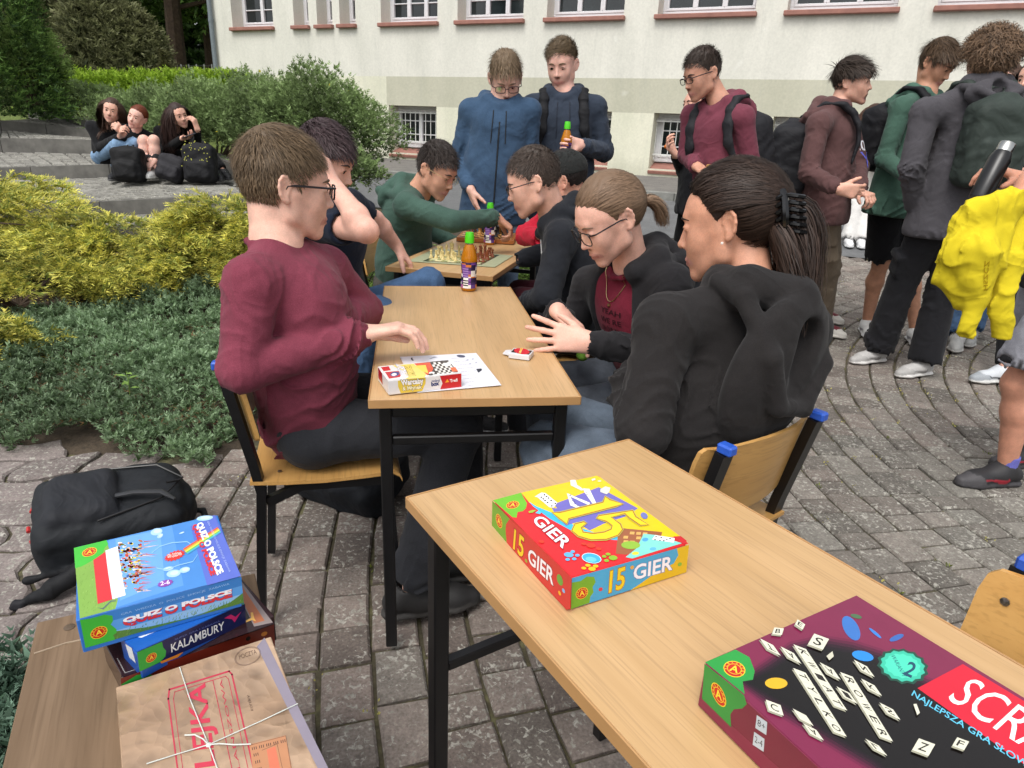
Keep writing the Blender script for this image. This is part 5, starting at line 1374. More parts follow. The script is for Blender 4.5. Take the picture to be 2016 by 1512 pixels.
# ---------------------------------------------------------------- printed faces
PRN = mat_attr('glossy printed card', rough=.22, amp=.03, bump=.0, fine=40, big=30, bigamp=.04, spec=.5)
PRNM = mat_attr('matt printed paper', rough=.8, amp=.03, bump=.0, fine=40, big=30, bigamp=.03, spec=.2)
TXT = {}; PRINTS = []
class Pr:
    def __init__(s, parent, o, n, zoom, name='printed_cover', mat=None):
        s.parent, s.o, s.n = parent, np.array(o, float), nrm(n); s.z = zoom; s.items = []; s.k = 0; s.name = name; s.mat = mat or PRN; PRINTS.append(s)
        if s.n @ (CO - s.o) < 0: s.n = -s.n
    def pt(s, x, y):
        X = s.z[0] + x / s.z[2]; Y = s.z[1] + y / s.z[2]; d = ray(X, Y); return CO + d * (((s.o - CO) @ s.n) / (d @ s.n))
    def up(s): s.k += 1; return .0003 + s.k * .000016
    def poly(s, pts, col, h=None):
        h = s.up() if h is None else h; P = [s.pt(*p) + s.n * h for p in pts]; s.items.append(('p', P, srgb(col))); return s
    def ell(s, c, a, b, col, n=18, h=None):
        """centre and the two half-axis end points, in zoom pixels"""
        c_, a_, b_ = s.pt(*c), s.pt(c[0] + a[0], c[1] + a[1]), s.pt(c[0] + b[0], c[1] + b[1]); h = s.up() if h is None else h
        s.items.append(('p', [c_ + (a_ - c_) * math.cos(t) + (b_ - c_) * math.sin(t) + s.n * h for t in np.linspace(0, 2 * math.pi, n, endpoint=False)], srgb(col))); return s
    def burst(s, c, a, b, col, n=12, k=.75):
        c_, a_, b_ = s.pt(*c), s.pt(c[0] + a[0], c[1] + a[1]), s.pt(c[0] + b[0], c[1] + b[1]); h = s.up()
        s.items.append(('p', [c_ + ((a_ - c_) * math.cos(t) + (b_ - c_) * math.sin(t)) * (1 if i % 2 else k) + s.n * h for i, t in enumerate(np.linspace(0, 2 * math.pi, 2 * n, endpoint=False))], srgb(col))); return s
    def text(s, body, p0, p1, pt_, col, bold=0., out=None, ow=.03, h=None):
        """baseline start, baseline end, top of the first letter"""
        a, b, c = s.pt(*p0), s.pt(*p1), s.pt(*pt_)
        if out: s.items.append(('t', body, bold + ow, a, b, c, s.up(), srgb(out))); TXT[(body, round(bold + ow, 3))] = None
        s.items.append(('t', body, bold, a, b, c, s.up() if h is None else h, srgb(col))); TXT[(body, round(bold, 3))] = None; return s
    def badge(s, c, a, b):
        """round red maker's badge with a yellow rim, an A and lettering round the top"""
        f = lambda v, k: (v[0] * k, v[1] * k)
        s.ell(c, f(a, 1.0), f(b, 1.0), 'e8c62c'); s.ell(c, f(a, .92), f(b, .92), 'b8281e'); s.ell(c, f(a, .66), f(b, .66), 'e8c62c'); s.ell(c, f(a, .6), f(b, .6), 'c02a1c')
        P = lambda u, v: (c[0] + a[0] * u + b[0] * v, c[1] + a[1] * u + b[1] * v)
        s.text('A', P(-.36, -.38), P(.36, -.38), P(-.36, .42), 'f0d23a', .02)
        h = s.up()
        for i, ch in enumerate('ALEXANDER'):
            t = R(205 - i * 28.7); u, v = math.cos(t), math.sin(t); tu, tv = math.sin(t), -math.cos(t)
            q = lambda r_, k: P(u * r_ + tu * k, v * r_ + tv * k)
            s.text(ch, q(.68, -.09), q(.68, .09), q(.9, -.09), 'f0d23a', 0, h=h)
        return s
def finish_prints():
    obs = []
    for (body, bold) in list(TXT):
        cu = bpy.data.curves.new('txt', 'FONT'); cu.body = body; cu.size = 1.; cu.offset = bold; cu.resolution_u = 3; cu.fill_mode = 'FRONT'
        o = bpy.data.objects.new('txt', cu); COL.objects.link(o); obs.append((body, bold, o))
    dg = bpy.context.evaluated_depsgraph_get()
    for body, bold, o in obs:
        me = bpy.data.meshes.new_from_object(o.evaluated_get(dg)); v = np.array([q.co[:] for q in me.vertices]).reshape(-1, 3); f = [tuple(p.vertices) for p in me.polygons]; bpy.data.meshes.remove(me)
        TXT[(body, bold)] = (v, f)
    for _, _, o in obs: cu = o.data; bpy.data.objects.remove(o); bpy.data.curves.remove(cu)
    for s in PRINTS:
        V, F, C = [], [], []; b = 0
        for it in s.items:
            if it[0] == 'm':
                _, sd, body, a, bb_, c, dr_, col = it; v, f = TXT[(body, .01)]
                if not len(v): continue
                x0, x1, y1 = v[:, 0].min(), v[:, 0].max(), v[:, 1].max()
                P = (a + (v[:, 0:1] - x0) / (x1 - x0) * (bb_ - a) + v[:, 1:2] / y1 * (c - a)).astype(np.float32); d_ = np.asarray(nrm(dr_), np.float32)
                for _i in range(24): P = P + d_ * (np.maximum(sdf_eval(sd, P), 0) * .85)[:, None]
                P = P - d_ * .0022; bad = np.abs(sdf_eval(sd, P.astype(np.float32)) - .0022) > .004; V += list(P); F += [tuple(q + b for q in p) for p in f if not any(bad[q] for q in p)]; C += [col] * len(P); b += len(P)
            elif it[0] == 'p':
                V += it[1]; F.append(tuple(range(b, b + len(it[1])))); C += [it[2]] * len(it[1]); b += len(it[1])
            else:
                _, body, bold, a, bb_, c, h, col = it; ref = TXT.get((body, 0.)) or TXT[(body, round(bold, 3))]; v, f = TXT[(body, round(bold, 3))]
                if not len(v): continue
                # box of the thinnest version so outlines stay concentric
                cand = [k for k in TXT if k[0] == body and TXT[k] is not None]; k0 = min(cand, key=lambda k: k[1]); r0 = TXT[k0][0]
                x0, x1, y1 = r0[:, 0].min(), r0[:, 0].max(), r0[:, 1].max(); y0 = 0. 
                W = (v[:, 0:1] - x0) / (x1 - x0); H_ = (v[:, 1:2] - y0) / (y1 - y0)
                P = a + W * (bb_ - a) + H_ * (c - a) + s.n * h
                V += list(P); F += [tuple(q + b for q in p) for p in f]; C += [col] * len(P); b += len(P)
        pl = np.array(s.parent.location) if s.parent is not None else np.zeros(3)
        # faces must look away from the card
        V = np.array(V); F2 = []
        for p in F:
            nn = np.zeros(3); q0 = V[p[0]]
            for i in range(1, len(p) - 1): nn += np.cross(V[p[i]] - q0, V[p[i + 1]] - q0)
            F2.append(p if nn @ s.n > 0 else p[::-1])
        o = link(s.name, mesh_from(s.name, V - pl, F2, s.mat, np.array(C)), s.parent)
        if getattr(s, 'lab', None): tag(o, s.lab, 'lettering')
def gamebox(name, label, cs, z1, z0, zoom, col, cat='board game', group=None, mat=None, shrink=0.):
    """cs: four top corners in zoom pixels (in order), top height z1, bottom z0"""
    T = [atz(zoom[0] + x / zoom[2], zoom[1] + y / zoom[2], z1) for x, y in cs]; c = sum(T) / 4
    # square it up
    u = nrm(T[1] - T[0] + T[2] - T[3]); v = V3(-u[1], u[0], 0); v = v if (T[3] - T[0]) @ v > 0 else -v
    a = (np.linalg.norm(T[1] - T[0]) + np.linalg.norm(T[2] - T[3])) / 4; b = (np.linalg.norm(T[3] - T[0]) + np.linalg.norm(T[2] - T[1])) / 4
    E = empty(name, (c[0], c[1], z0)); tag(E, label, cat, group)
    m = MB(); ang = math.atan2(u[1], u[0]); m.box((0, 0, (z1 - z0) / 2), (2 * a, 2 * b, z1 - z0), Matrix.Rotation(ang, 3, 'Z'), .0012)
    m.build('box', mat or mat_plain('card ' + col, col, .35, noise=.05), E)
    face = lambda su, sv: (c * V3(1, 1, 0) + u * a * su + v * b * sv + V3(0, 0, z0), u * su + v * sv)
    E_ = dict(E=E, top=(V3(c[0], c[1], z1), V3(0, 0, 1)), face=face, c=c, u=u, v=v, a=a, b=b)
    return E_
# ---- 15 GIER
ZA = (960, 930, 4.917)
g = gamebox('game_box', 'red, yellow and blue game box lettered 15 GIER on the nearest table', [(48, 270), (1055, 30), (1950, 695), (812, 1020)], .81, .7605, ZA, 'd02a28', group='board game boxes')
p = Pr(g['E'], *g['top'], ZA)
p.poly([(50, 272), (325, 198), (1055, 33), (1085, 45), (1945, 690), (815, 1015), (790, 990)], 'd8242a')
p.poly([(325, 198), (1055, 33), (1085, 45), (1870, 625), (1300, 640), (1000, 640), (700, 480), (500, 370), (400, 290)], 'e6c51a')
p.poly([(400, 285), (470, 330), (640, 400), (850, 520), (1050, 590), (1260, 610), (1255, 658), (1000, 640), (800, 560), (600, 450), (440, 330)], '3ab4e4')
p.poly([(640, 310), (1075, 145), (1455, 350), (1330, 430), (1120, 500), (985, 565), (860, 480), (700, 380)], '6f68b8')
p.poly([(620, 345), (770, 360), (900, 470), (760, 520), (660, 420)], '6f68b8')
p.poly([(50, 272), (325, 198), (345, 240), (380, 300), (370, 350), (340, 378), (290, 385), (280, 440), (240, 435)], '6cb82a')
p.badge((243, 316), (64, -4), (8, -38))
p.poly([(1310, 543), (1690, 580), (1660, 700), (1340, 800), (1240, 790), (1260, 620)], '9a5b38')
for i in range(5):
    for j in range(4):
        if (i * 3 + j * 5) % 4: p.poly([(1318 + i * 62, 572 + j * 44 + i * 4), (1362 + i * 62, 574 + j * 44 + i * 4), (1356 + i * 62, 600 + j * 44 + i * 4), (1312 + i * 62, 598 + j * 44 + i * 4)], 'd8a95c')
p.poly([(1510, 597), (1640, 612), (1880, 690), (1700, 745), (1400, 838), (1335, 825), (1440, 740)], '7fcfc4')
p.ell((1385, 708), (92, 4), (5, -38), '8cb53a')
p.ell((1430, 788), (34, 0), (4, -16), 'e2d23a'); p.ell((1525, 655), (30, 0), (4, -18), '4f9fe0'); p.ell((1600, 745), (32, 0), (4, -16), '5fb0e8')
p.poly([(1620, 612), (1812, 640), (1800, 685), (1590, 655)], 'f2f0ea')
for q in ((1630, 628), (1680, 636), (1620, 656), (1668, 662), (1735, 656), (1765, 646), (1705, 666)): p.ell(q, (9, 0), (1, -6), '222222', 8)
p.poly([(1800, 625), (1870, 622), (1925, 665), (1925, 695), (1890, 697), (1815, 655)], 'c42a30')
def domino(pts, dots):
    p.poly(pts, 'ecebe6')
    h = p.up()
    for q in dots: p.ell(q, (9, 2), (2, -7), '1c1c20', 8, h=h)
domino([(455, 240), (520, 200), (560, 205), (675, 300), (640, 345), (600, 345), (480, 245)], [(550, 222), (570, 238), (590, 254), (615, 277), (655, 306), (520, 246), (538, 262), (556, 279), (580, 297), (620, 330)])
for pts in ([(800, 80), (850, 78), (865, 125), (935, 175), (905, 180), (805, 130)], [(925, 160), (985, 165), (1050, 300), (1020, 315), (935, 195)], [(770, 205), (810, 225), (990, 300), (980, 325), (800, 240)], [(765, 205), (800, 240), (840, 310), (905, 345), (880, 358), (800, 325)]):
    domino(pts, [])
dr = np.random.default_rng(2)
h = p.up()
for _ in range(40):
    t = dr.random(); k = dr.integers(0, 4); a_, b_ = [((815, 95), (900, 160)), ((945, 185), (1030, 300)), ((800, 225), (970, 310)), ((795, 235), (870, 340))][k]
    p.ell((a_[0] + (b_[0] - a_[0]) * t + dr.normal(0, 6), a_[1] + (b_[1] - a_[1]) * t + dr.normal(0, 5)), (4, 0), (0, -3), '33333a', 6, h=h)
p.poly([(1090, 170), (1140, 140), (1190, 155), (1175, 200), (1150, 218), (1090, 195)], 'd9d8cc')
p.poly([(1005, 70), (1040, 62), (1045, 78), (1012, 90)], 'd9d8cc'); p.ell((1515, 425), (28, 25), (20, -20), '6f78b8'); p.ell((1082, 90), (18, 0), (0, -7), 'e6e2b0')
one = [(630, 398), (700, 400), (1120, 300), (1140, 245), (1180, 275), (1305, 312), (1240, 330), (780, 450), (765, 500), (700, 450)]
five = [(1400, 380), (1430, 440), (1550, 512), (1480, 515), (1370, 440), (1330, 400), (1190, 440), (1280, 510), (1300, 560), (1260, 610), (1150, 650), (1000, 655), (880, 620), (820, 570), (850, 510), (930, 490), (950, 500), (900, 540), (920, 590), (1020, 605), (1130, 590), (1200, 560), (1210, 520), (1150, 475), (1060, 450), (1080, 430)]
def grow(pts, k):
    c = np.mean(pts, 0); out = []
    P = np.array(pts, float); n = len(P); ar = sum(P[i][0] * P[(i + 1) % n][1] - P[(i + 1) % n][0] * P[i][1] for i in range(n)); sg = 1 if ar > 0 else -1
    for i in range(n):
        d1 = nrm(np.append(P[i] - P[i - 1], 0)); d2 = nrm(np.append(P[(i + 1) % n] - P[i], 0)); nn = nrm(V3(d1[1], -d1[0], 0) + V3(d2[1], -d2[0], 0)) * sg; out.append(tuple(P[i] + nn[:2] * k))
    return out
for s_ in (one, five): p.poly(grow(s_, 17), 'b5b04a'); p.poly(grow(s_, 9), 'a85a1c'); p.poly(s_, 'ecd21c')
p.text('GIER', (425, 470), (730, 745), (520, 415), 'f4f2f4', .022, out='8e1a30', ow=.03)
p.poly([(395, 385), (430, 372), (470, 372), (435, 398), (400, 400)], '9fb83a'); p.poly([(460, 400), (495, 375), (520, 395), (505, 412)], '5cc4ea')
def paw(c, k, col):
    h = p.up(); p.ell(c, (48 * k, 8), (8, -24 * k), col, h=h)
    for dx, dy in ((40, -32), (88, 6), (55, 42), (-12, 48)): p.ell((c[0] + dx * k, c[1] + dy * k), (23 * k, 3), (4, -14 * k), col, 10, h=h)
paw((785, 805), .95, '5fb0e2'); p.ell((1005, 838), (88, 32), (38, -40), 'bfe6f6'); p.ell((1005, 838), (82, 29), (34, -36), '3fa8de'); p.ell((1000, 850), (50, 15), (20, -20), '6cc4ec')
h = p.up()
for c_, r_ in (((1213, 835), 42), ((1165, 800), 24), ((1128, 822), 22), ((1150, 862), 24), ((970, 908), 26), ((930, 935), 24), ((1045, 915), 26), ((1010, 942), 36)): p.ell(c_, (r_, 4), (4, -r_ * .55), '8ab42c' if c_[1] < 880 else 'f0b81a', 12, h=h)
for c_, r_ in (((1000, 715), 45), ((930, 700), 24), ((1075, 748), 26), ((520, 678), 28)): p.ell(c_, (r_, 6), (6, -r_ * .5), 'cf3a22', 12, h=h)
f1 = Pr(g['E'], *g['face'](0, -1) if (g['c'] + g['v'])[0] > g['c'][0] else g['face'](0, 1), ZA)
def facing(g):
    """faces turned to the camera, nearest first"""
    out = []
    for su, sv in ((1, 0), (-1, 0), (0, 1), (0, -1)):
        o, n = g['face'](su, sv); 
        if n @ (CO - o) > 0: out.append((topx(o)[0], o, n))
    return sorted(out, key=lambda q: q[0])
PRINTS.pop(); fs_ = facing(g)
p = Pr(g['E'], fs_[0][1], fs_[0][2], ZA)
p.poly([(47, 275), (812, 1020), (800, 1325), (760, 1325), (42, 550)], 'c3262c'); p.poly([(47, 275), (215, 450), (180, 500), (175, 560), (190, 720), (42, 550)], '5f9a28')
p.badge((112, 470), (32, 30), (-2, -64))
p.text('15', (248, 730), (345, 830), (262, 545), 'e8c01e', .02, out='7a1a10', ow=.03); p.text('GIER', (392, 860), (640, 1095), (400, 722), 'ece4ea', .02, out='6e1420', ow=.025)
p.ell((702, 1040), (30, 25), (0, -50), '5f9a3a'); p.ell((738, 1145), (14, 12), (0, -20), '7aa8d8'); p.ell((700, 1168), (13, 12), (0, -20), 'e8a81e'); p.ell((377, 855), (12, 11), (0, -16), '8aa02c')
p = Pr(g['E'], fs_[-1][1], fs_[-1][2], ZA)
p.poly([(815, 1022), (1948, 700), (1922, 965), (805, 1322)], '3f9fcc'); p.poly([(1830, 735), (1948, 700), (1922, 965), (1380, 1142), (1500, 1060), (1640, 960), (1800, 880), (1845, 800)], 'd8b21c')
p.poly([(815, 1065), (900, 1050), (960, 1005), (1030, 1010), (1045, 1060), (1015, 1110), (1025, 1160), (995, 1200), (985, 1262), (805, 1322)], '6fa42a')
p.badge((912, 1168), (60, -18), (-2, -56))
p.text('15', (1170, 1160), (1320, 1110), (1185, 955), 'e8c61e', .02, out='a0701a', ow=.028); p.text('GIER', (1408, 1040), (1785, 935), (1415, 900), 'eceaf2', .02, out='6a78a8', ow=.025)
p.ell((1092, 1130), (20, -4), (0, -18), 'c8384a'); p.ell((1397, 918), (18, -4), (0, -18), 'd8a04a'); p.ell((1858, 888), (20, -5), (0, -18), '7fae3a')
# ---- SCRABBLE
ZS = (1340, 1000, 2.953)
A_, N_ = atz(1340 + 140 / 2.953, 1000 + 900 / 2.953, .82), atz(1340 + 1022 / 2.953, 1000 + 508 / 2.953, .82)
u_ = nrm(N_ - A_); l_ = V3(u_[1], -u_[0], 0); C_ = (A_ + N_) / 2 + l_ * .19
E = empty('game_box', (C_[0], C_[1], .7605)); tag(E, 'maroon and black word game box with letter tiles printed on its lid, bottom right', 'board game', 'board game boxes')
m = MB(); m.box((0, 0, .0297), (.38, np.linalg.norm(N_ - A_), .0595), Matrix.Rotation(math.atan2(l_[1], l_[0]), 3, 'Z'), .0015); m.build('box', mat_plain('maroon card', '7a2440', .3, noise=.08), E)
p = Pr(E, (C_[0], C_[1], .82), (0, 0, 1), ZS)
# maroon field shades to black through nested printed shapes
p.poly([(142, 898), (1022, 510), (1996, 1105), (2700, 1600), (2500, 2300), (1500, 2150), (815, 1512)], '7a2646')
SH = [(330, 1010), (500, 900), (640, 800), (820, 760), (1000, 790), (1160, 840), (1330, 960), (1560, 1060), (1996, 1330), (2500, 1700), (2300, 2000), (1600, 1900), (1100, 1512), (800, 1330), (560, 1180)]
for k_, col in ((22, '6c2140'), (8, '571c36'), (-8, '40182b'), (-24, '2c1520'), (-40, '1e1218'), (-56, '15110f')): p.poly(grow(SH, k_), col)
p.poly([(142, 898), (318, 825), (400, 870), (430, 950), (420, 1000), (360, 1010), (372, 1085)], '2c9640')
p.badge((312, 938), (62, 22), (18, -42))
p.poly([(1376, 1050), (1640, 910), (2450, 1400), (2200, 1640)], 'cf1f35')
p.text('SCRABBLE', (1545, 1110), (2700, 1840), (1700, 985), 'f2f2f2', .0, h=p.up())
p.text('NAJLEPSZA GRA SŁOWNA', (1340, 1090), (2130, 1590), (1356, 1062), '5fc0e0', .01)
for r_, col in ((1.15, '1f4a3c'), (1.0, '3ab89a'), (.8, '4ccfae')): p.burst((1290, 920), (120 * r_, 60 * r_), (60 * r_, -70 * r_), col, 14, .9)
p.text('2', (1288, 965), (1340, 990), (1330, 890), '1e4a60', .02); p.text('WARIANTY', (1220, 860), (1290, 985), (1245, 858), '1e4a60', .0)
for c_, a_, b_, cl in (((990, 700), (50, 60), (22, -40), '3a70b8'), ((1130, 730), (36, 30), (6, -6), '3a7ac8'), ((1255, 757), (40, -10), (10, -20), '3a62a8'), ((1058, 863), (58, 22), (24, -22), '2a86d8'), ((1020, 633), (32, 10), (8, -10), '4a6a4a'), ((555, 1022), (65, 6), (10, -32), 'dfae28')): p.ell(c_, a_, b_, cl)
def tile(c, ch, du=(62, 70), dv=(62, -22), k=1.):
    du = (du[0] * k, du[1] * k); dv = (dv[0] * k, dv[1] * k)
    q = lambda a, b: (c[0] + du[0] * a + dv[0] * b, c[1] + du[1] * a + dv[1] * b)
    p.poly([(x_ - 7, y_ + 9) for x_, y_ in (q(-.5, -.5), q(.5, -.5), q(.5, .5), q(-.5, .5))], '9c9a86'); p.poly([q(-.5, -.5), q(.5, -.5), q(.5, .5), q(-.5, .5)], 'd9d7c2')
    if ch: p.text(ch, q(-.28, -.3), q(.25, -.3), q(-.28, .32), '2a2622', .01)
for wd, x0, y0, sx, sy in (('KWIAT', 715, 845, 48, 72), ('TYLKO', 712, 985, 48, 75), ('ROWER', 985, 1010, 47, 76)):
    for i, ch in enumerate(wd): tile((x0 + sx * i, y0 + sy * i), ch, du=(sx * .98, sy * .98), dv=(74, 28))
for c_, ch in (((520, 815), 'T'), ((640, 862), 'A'), ((868, 955), 'A'), ((965, 1095), 'I'), ((1108, 1050), 'K'), ((1065, 940), 'N'), ((1215, 1190), 'S'), ((770, 1310), 'A'), ((710, 1225), ''), ((1135, 1400), 'L')): tile(c_, ch, du=(78, 40), dv=(44, 62) if ch != 'L' else (50, 60))
for c_, ch, k_ in (((800, 785), 'S', 1.), ((545, 1170), 'C', 1.), ((1410, 1400), 'Z', 1.1), ((1625, 1380), 'F', .8)): tile(c_, ch, du=(86 * k_, 32 * k_), dv=(-18 * k_ if ch == 'C' else 36 * k_, -62 * k_))
tile((565, 725), 'B', du=(55, 6), dv=(12, -38)); tile((693, 686), 'E', du=(44, 30), dv=(14, -30)); p.poly([(845, 870), (880, 842), (888, 872), (862, 895)], 'c9c7b2'); p.poly([(1350, 1150), (1368, 1148), (1388, 1200), (1372, 1215)], 'd9d7c2')
o_ = V3(C_[0], C_[1], .79) - u_ * np.linalg.norm(N_ - A_) / 2
p = Pr(E, o_, -u_, ZS)
p.poly([(140, 905), (840, 1545), (1500, 2200), (1450, 2300), (125, 1108)], '6e1f38'); p.poly([(140, 905), (370, 1088), (385, 1140), (360, 1165), (310, 1170), (290, 1200), (295, 1275), (125, 1108)], '2c8a3c')
p.badge((222, 1085), (44, 36), (-6, -62))
for y_ in (0, 97): p.poly([(445 - y_ * .16, 1203 + y_), (505 - y_ * .16, 1245 + y_), (500 - y_ * .16, 1320 + y_), (436 - y_ * .16, 1278 + y_)], 'b9c4cc'); p.text('8+' if not y_ else '2-4', (448 - y_ * .16, 1262 + y_), (492 - y_ * .16, 1294 + y_), (450 - y_ * .16, 1225 + y_), '33363a')
# ---- brown box used as a side table
ZB = (130, 1000, 4.32); ZC = (200, 1230, 4.3826)
bo = V3(-.82, .947, 0); ba = R(27); be = V3(math.cos(ba), math.sin(ba), 0); bn = V3(be[1], -be[0], 0); E = empty('brown_box', bo + be * .18 + bn * .3, ba)
tag(E, 'large brown wooden-looking box at the bottom left carrying a pile of games', 'box')
BRN = mat_wood('worn brown board', '6e5a46', '86705a', .75, .7, .2, 1)
m = MB(); m.box((0, 0, .247), (.36, .60, .494), bev=.004); m.build('carton', BRN, E)
m = MB(); m.box((-.0, .0, .4965), (.364, .604, .005), bev=.002); m.build('lid', BRN, E)
m = MB(); m.lathe((-.13, .265, .499), [(.009, 0), (.009, .001), (.004, .002)], 12); m.build('rivet', mat_plain('brown rivet', '5a4a3a', .5), E)
m = MB(); m.tube([(-.175, .215, .4995), (-.13, .222, .5), (-.06, .217, .4995)], .0016, 5); m.build('crease', mat_plain('scuffed edge', '9c8a74', .8), E)
# ---- clear-lidded dark red box
g = gamebox('game_box', 'flat dark red game box with a clear lid, lowest of the stacked games', [(355, 1130), (1480, 545), (1770, 985), (465, 1445)], .552, .4995, ZB, '5a1c16', group='board game boxes', mat=mat_plain('dark lacquer card', '2c1a1c', .12, noise=.3, nscale=14))
p = Pr(g['E'], *g['top'], ZB)
p.poly([(470, 1300), (1745, 960), (1768, 985), (470, 1440)], '2e1f22'); p.poly([(1440, 560), (1760, 975), (1600, 1010), (1510, 830)], '8a7f7c'); p.poly([(1480, 640), (1690, 960), (1600, 985), (1520, 830)], 'b06a44')
p.poly([(1570, 890), (1590, 890), (1600, 935), (1615, 965), (1580, 955), (1530, 975), (1515, 965), (1575, 935)], 'e8b45c'); p.poly([(790, 1330), (1010, 1225), (960, 1280), (830, 1330)], 'c87a30')
p.poly([(430, 1280), (440, 1278), (505, 1400), (600, 1370), (598, 1376), (500, 1408)], '8c8886')
fs_ = facing(g); fr = max(fs_, key=lambda q: np.dot(q[2], nrm((CO - q[1]) * V3(1, 1, 0))))
p = Pr(g['E'], fr[1], fr[2], ZB); p.poly([(465, 1450), (1768, 990), (1778, 1190), (1500, 1300), (480, 1660)], '6a2318'); p.poly([(470, 1500), (600, 1420), (690, 1405), (740, 1425), (700, 1480), (480, 1580)], '2f8f36')
p.ell((1685, 1070), (26, -8), (0, -18), 'c87a30'); p.ell((1548, 1110), (20, -6), (0, -18), '1c1210')
# ---- KALAMBURY
g = gamebox('game_box', 'dark blue game box lettered KALAMBURY between two larger boxes', [(470, 1110), (1330, 620), (1520, 812), (600, 1225)], .597, .5525, ZB, '1a2f70', group='board game boxes', mat=mat_plain('blue card', '1f4fa0', .3))
p = Pr(g['E'], *g['top'], ZB); p.poly([(480, 1110), (1330, 640), (1515, 812), (602, 1222)], '1f5cb0'); p.poly([(1300, 865), (1515, 812), (1515, 820), (1310, 895)], '3a9a48'); p.poly([(600, 1080), (760, 1020), (800, 1015), (805, 1035), (640, 1105), (615, 1100)], 'e8eef4')
p.ell((965, 965), (36, -14), (0, -20), 'd8b870')
fs_ = facing(g); fr = max(fs_, key=lambda q: np.dot(q[2], nrm((CO - q[1]) * V3(1, 1, 0)))); le_ = min(fs_, key=lambda q: np.dot(q[2], nrm((CO - q[1]) * V3(1, 1, 0))))
p = Pr(g['E'], fr[1], fr[2], ZB); p.poly([(602, 1225), (1522, 815), (1530, 985), (625, 1392)], '191f4c'); p.poly([(602, 1228), (815, 1138), (825, 1185), (850, 1215), (845, 1260), (800, 1310), (625, 1392)], '2fa03a'); p.poly([(800, 1308), (1000, 1222), (950, 1270), (810, 1322)], 'd8802c')
p.badge((725, 1272), (46, -22), (-2, -36)); p.text('KALAMBURY', (895, 1228), (1345, 1030), (890, 1158), 'e6e8ea', .01); p.poly([(1345, 938), (1400, 905), (1440, 925), (1490, 880), (1450, 945), (1432, 972), (1410, 945)], 'c82a6a')
p.text('SUPER GRA I ZABAWA', (925, 1125), (1310, 965), (922, 1112), '5a6aa8')
if len(fs_) > 1:
    p = Pr(g['E'], le_[1], le_[2], ZB); p.poly([(505, 1155), (560, 1190), (595, 1320), (540, 1270)], 'd9dde2')
# ---- QUIZ O POLSCE
g = gamebox('game_box', 'blue and green game box lettered QUIZ O POLSCE on top of the stack', [(65, 340), (1270, 60), (1490, 580), (115, 945)], .657, .5975, ZB, '2a6ab8', group='board game boxes')
p = Pr(g['E'], *g['top'], ZB)
p.poly([(67, 342), (1268, 62), (1488, 580), (117, 942)], '4886cc')
for k_, col in ((0, '5a94d6'), (1, '6ca4e0')): p.poly([(360 + 60 * k_, 280 - 15 * k_), (900 - 100 * k_, 150 + 40 * k_), (1000 - 160 * k_, 660 - 30 * k_), (420 + 40 * k_, 850 - 60 * k_)], col)
p.poly([(1240, 70), (1268, 62), (1488, 580), (1200, 660), (1130, 420), (1060, 160)], '5a6cc4')
p.poly([(67, 342), (345, 275), (430, 560), (440, 790), (420, 860), (117, 942)], '7fa84a')
gr_ = np.random.default_rng(6); h = p.up()
for _ in range(120):
    t, w = gr_.random(), gr_.random(); x_, y_ = 85 + 280 * w + 50 * t, 520 + 400 * t - 60 * w; p.poly([(x_, y_), (x_ + 5, y_ - 2), (x_ + 12, y_ - 22)], ['5f8a34', '9cc060', '6f9a3c'][gr_.integers(0, 3)], h=h)
p.poly([(67, 342), (345, 275), (360, 310), (330, 340), (310, 400), (240, 440), (170, 480), (130, 500), (78, 515)], '46b83c'); p.badge((200, 376), (64, -12), (6, -38))
h1, h2 = p.up(), p.up()
for _ in range(150):
    x_, y_ = gr_.uniform(430, 640), 0; y_ = 300 + (x_ - 430) * -.1 + gr_.uniform(0, 430) * (1 - (x_ - 430) / 900); c_ = ['d9a070', 'c03a30', 'e8d23a', 'f0e8dc', '3a5aa0', 'a86a4a', 'd86a3a', '8aa83a', 'e6b48a'][gr_.integers(0, 9)]
    a_ = (gr_.uniform(8, 22), gr_.uniform(-6, 6)); p.ell((x_, y_), a_, (2, -gr_.uniform(5, 12)), c_, 7, h=h1)
for _ in range(46):
    x_ = gr_.uniform(560, 690); y_ = gr_.uniform(280, 720); dx, dy = gr_.uniform(50, 130), gr_.uniform(-38, 22); p.poly([(x_, y_ - 4), (x_ + dx, y_ + dy), (x_, y_ + 5)], ['d9a88a', 'c8706a', 'e8c8b0', 'b85a50'][gr_.integers(0, 4)], h=h2)
p.k += 4
p.poly([(232, 445), (335, 375), (360, 560), (395, 780), (270, 820), (250, 620)], 'd0343a'); p.poly([(335, 365), (440, 328), (470, 540), (508, 745), (395, 780), (360, 560)], 'e9e9ee')
p.poly([(265, 850), (310, 855), (380, 790), (425, 788), (428, 796), (385, 800), (318, 866)], '5a6a6a')
for cx_, cy_, a1, b1 in ((770, 205, 50, 30), (800, 240, 25, 20), (915, 560, 60, 32), (1010, 530, 45, 25), (870, 520, 45, 18), (985, 215, 22, 8), (1180, 90, 70, 22)): p.ell((cx_, cy_), (a1, -6), (4, -b1), 'a9cdf0'); p.ell((cx_ + 6, cy_ - 4), (a1 * .6, -4), (2, -b1 * .55), 'c6def5')
p.chain = None
for (pts_) in ([(730, 385), (800, 330), (900, 300), (1030, 290), (1060, 310)], [(770, 515), (850, 530), (960, 490), (1080, 460), (1120, 400)]):
    for i in range(len(pts_) - 1): (x0, y0), (x1, y1) = pts_[i], pts_[i + 1]; p.poly([(x0, y0 - 4), (x1, y1 - 4), (x1, y1 + 4), (x0, y0 + 4)], '8fc0ea')
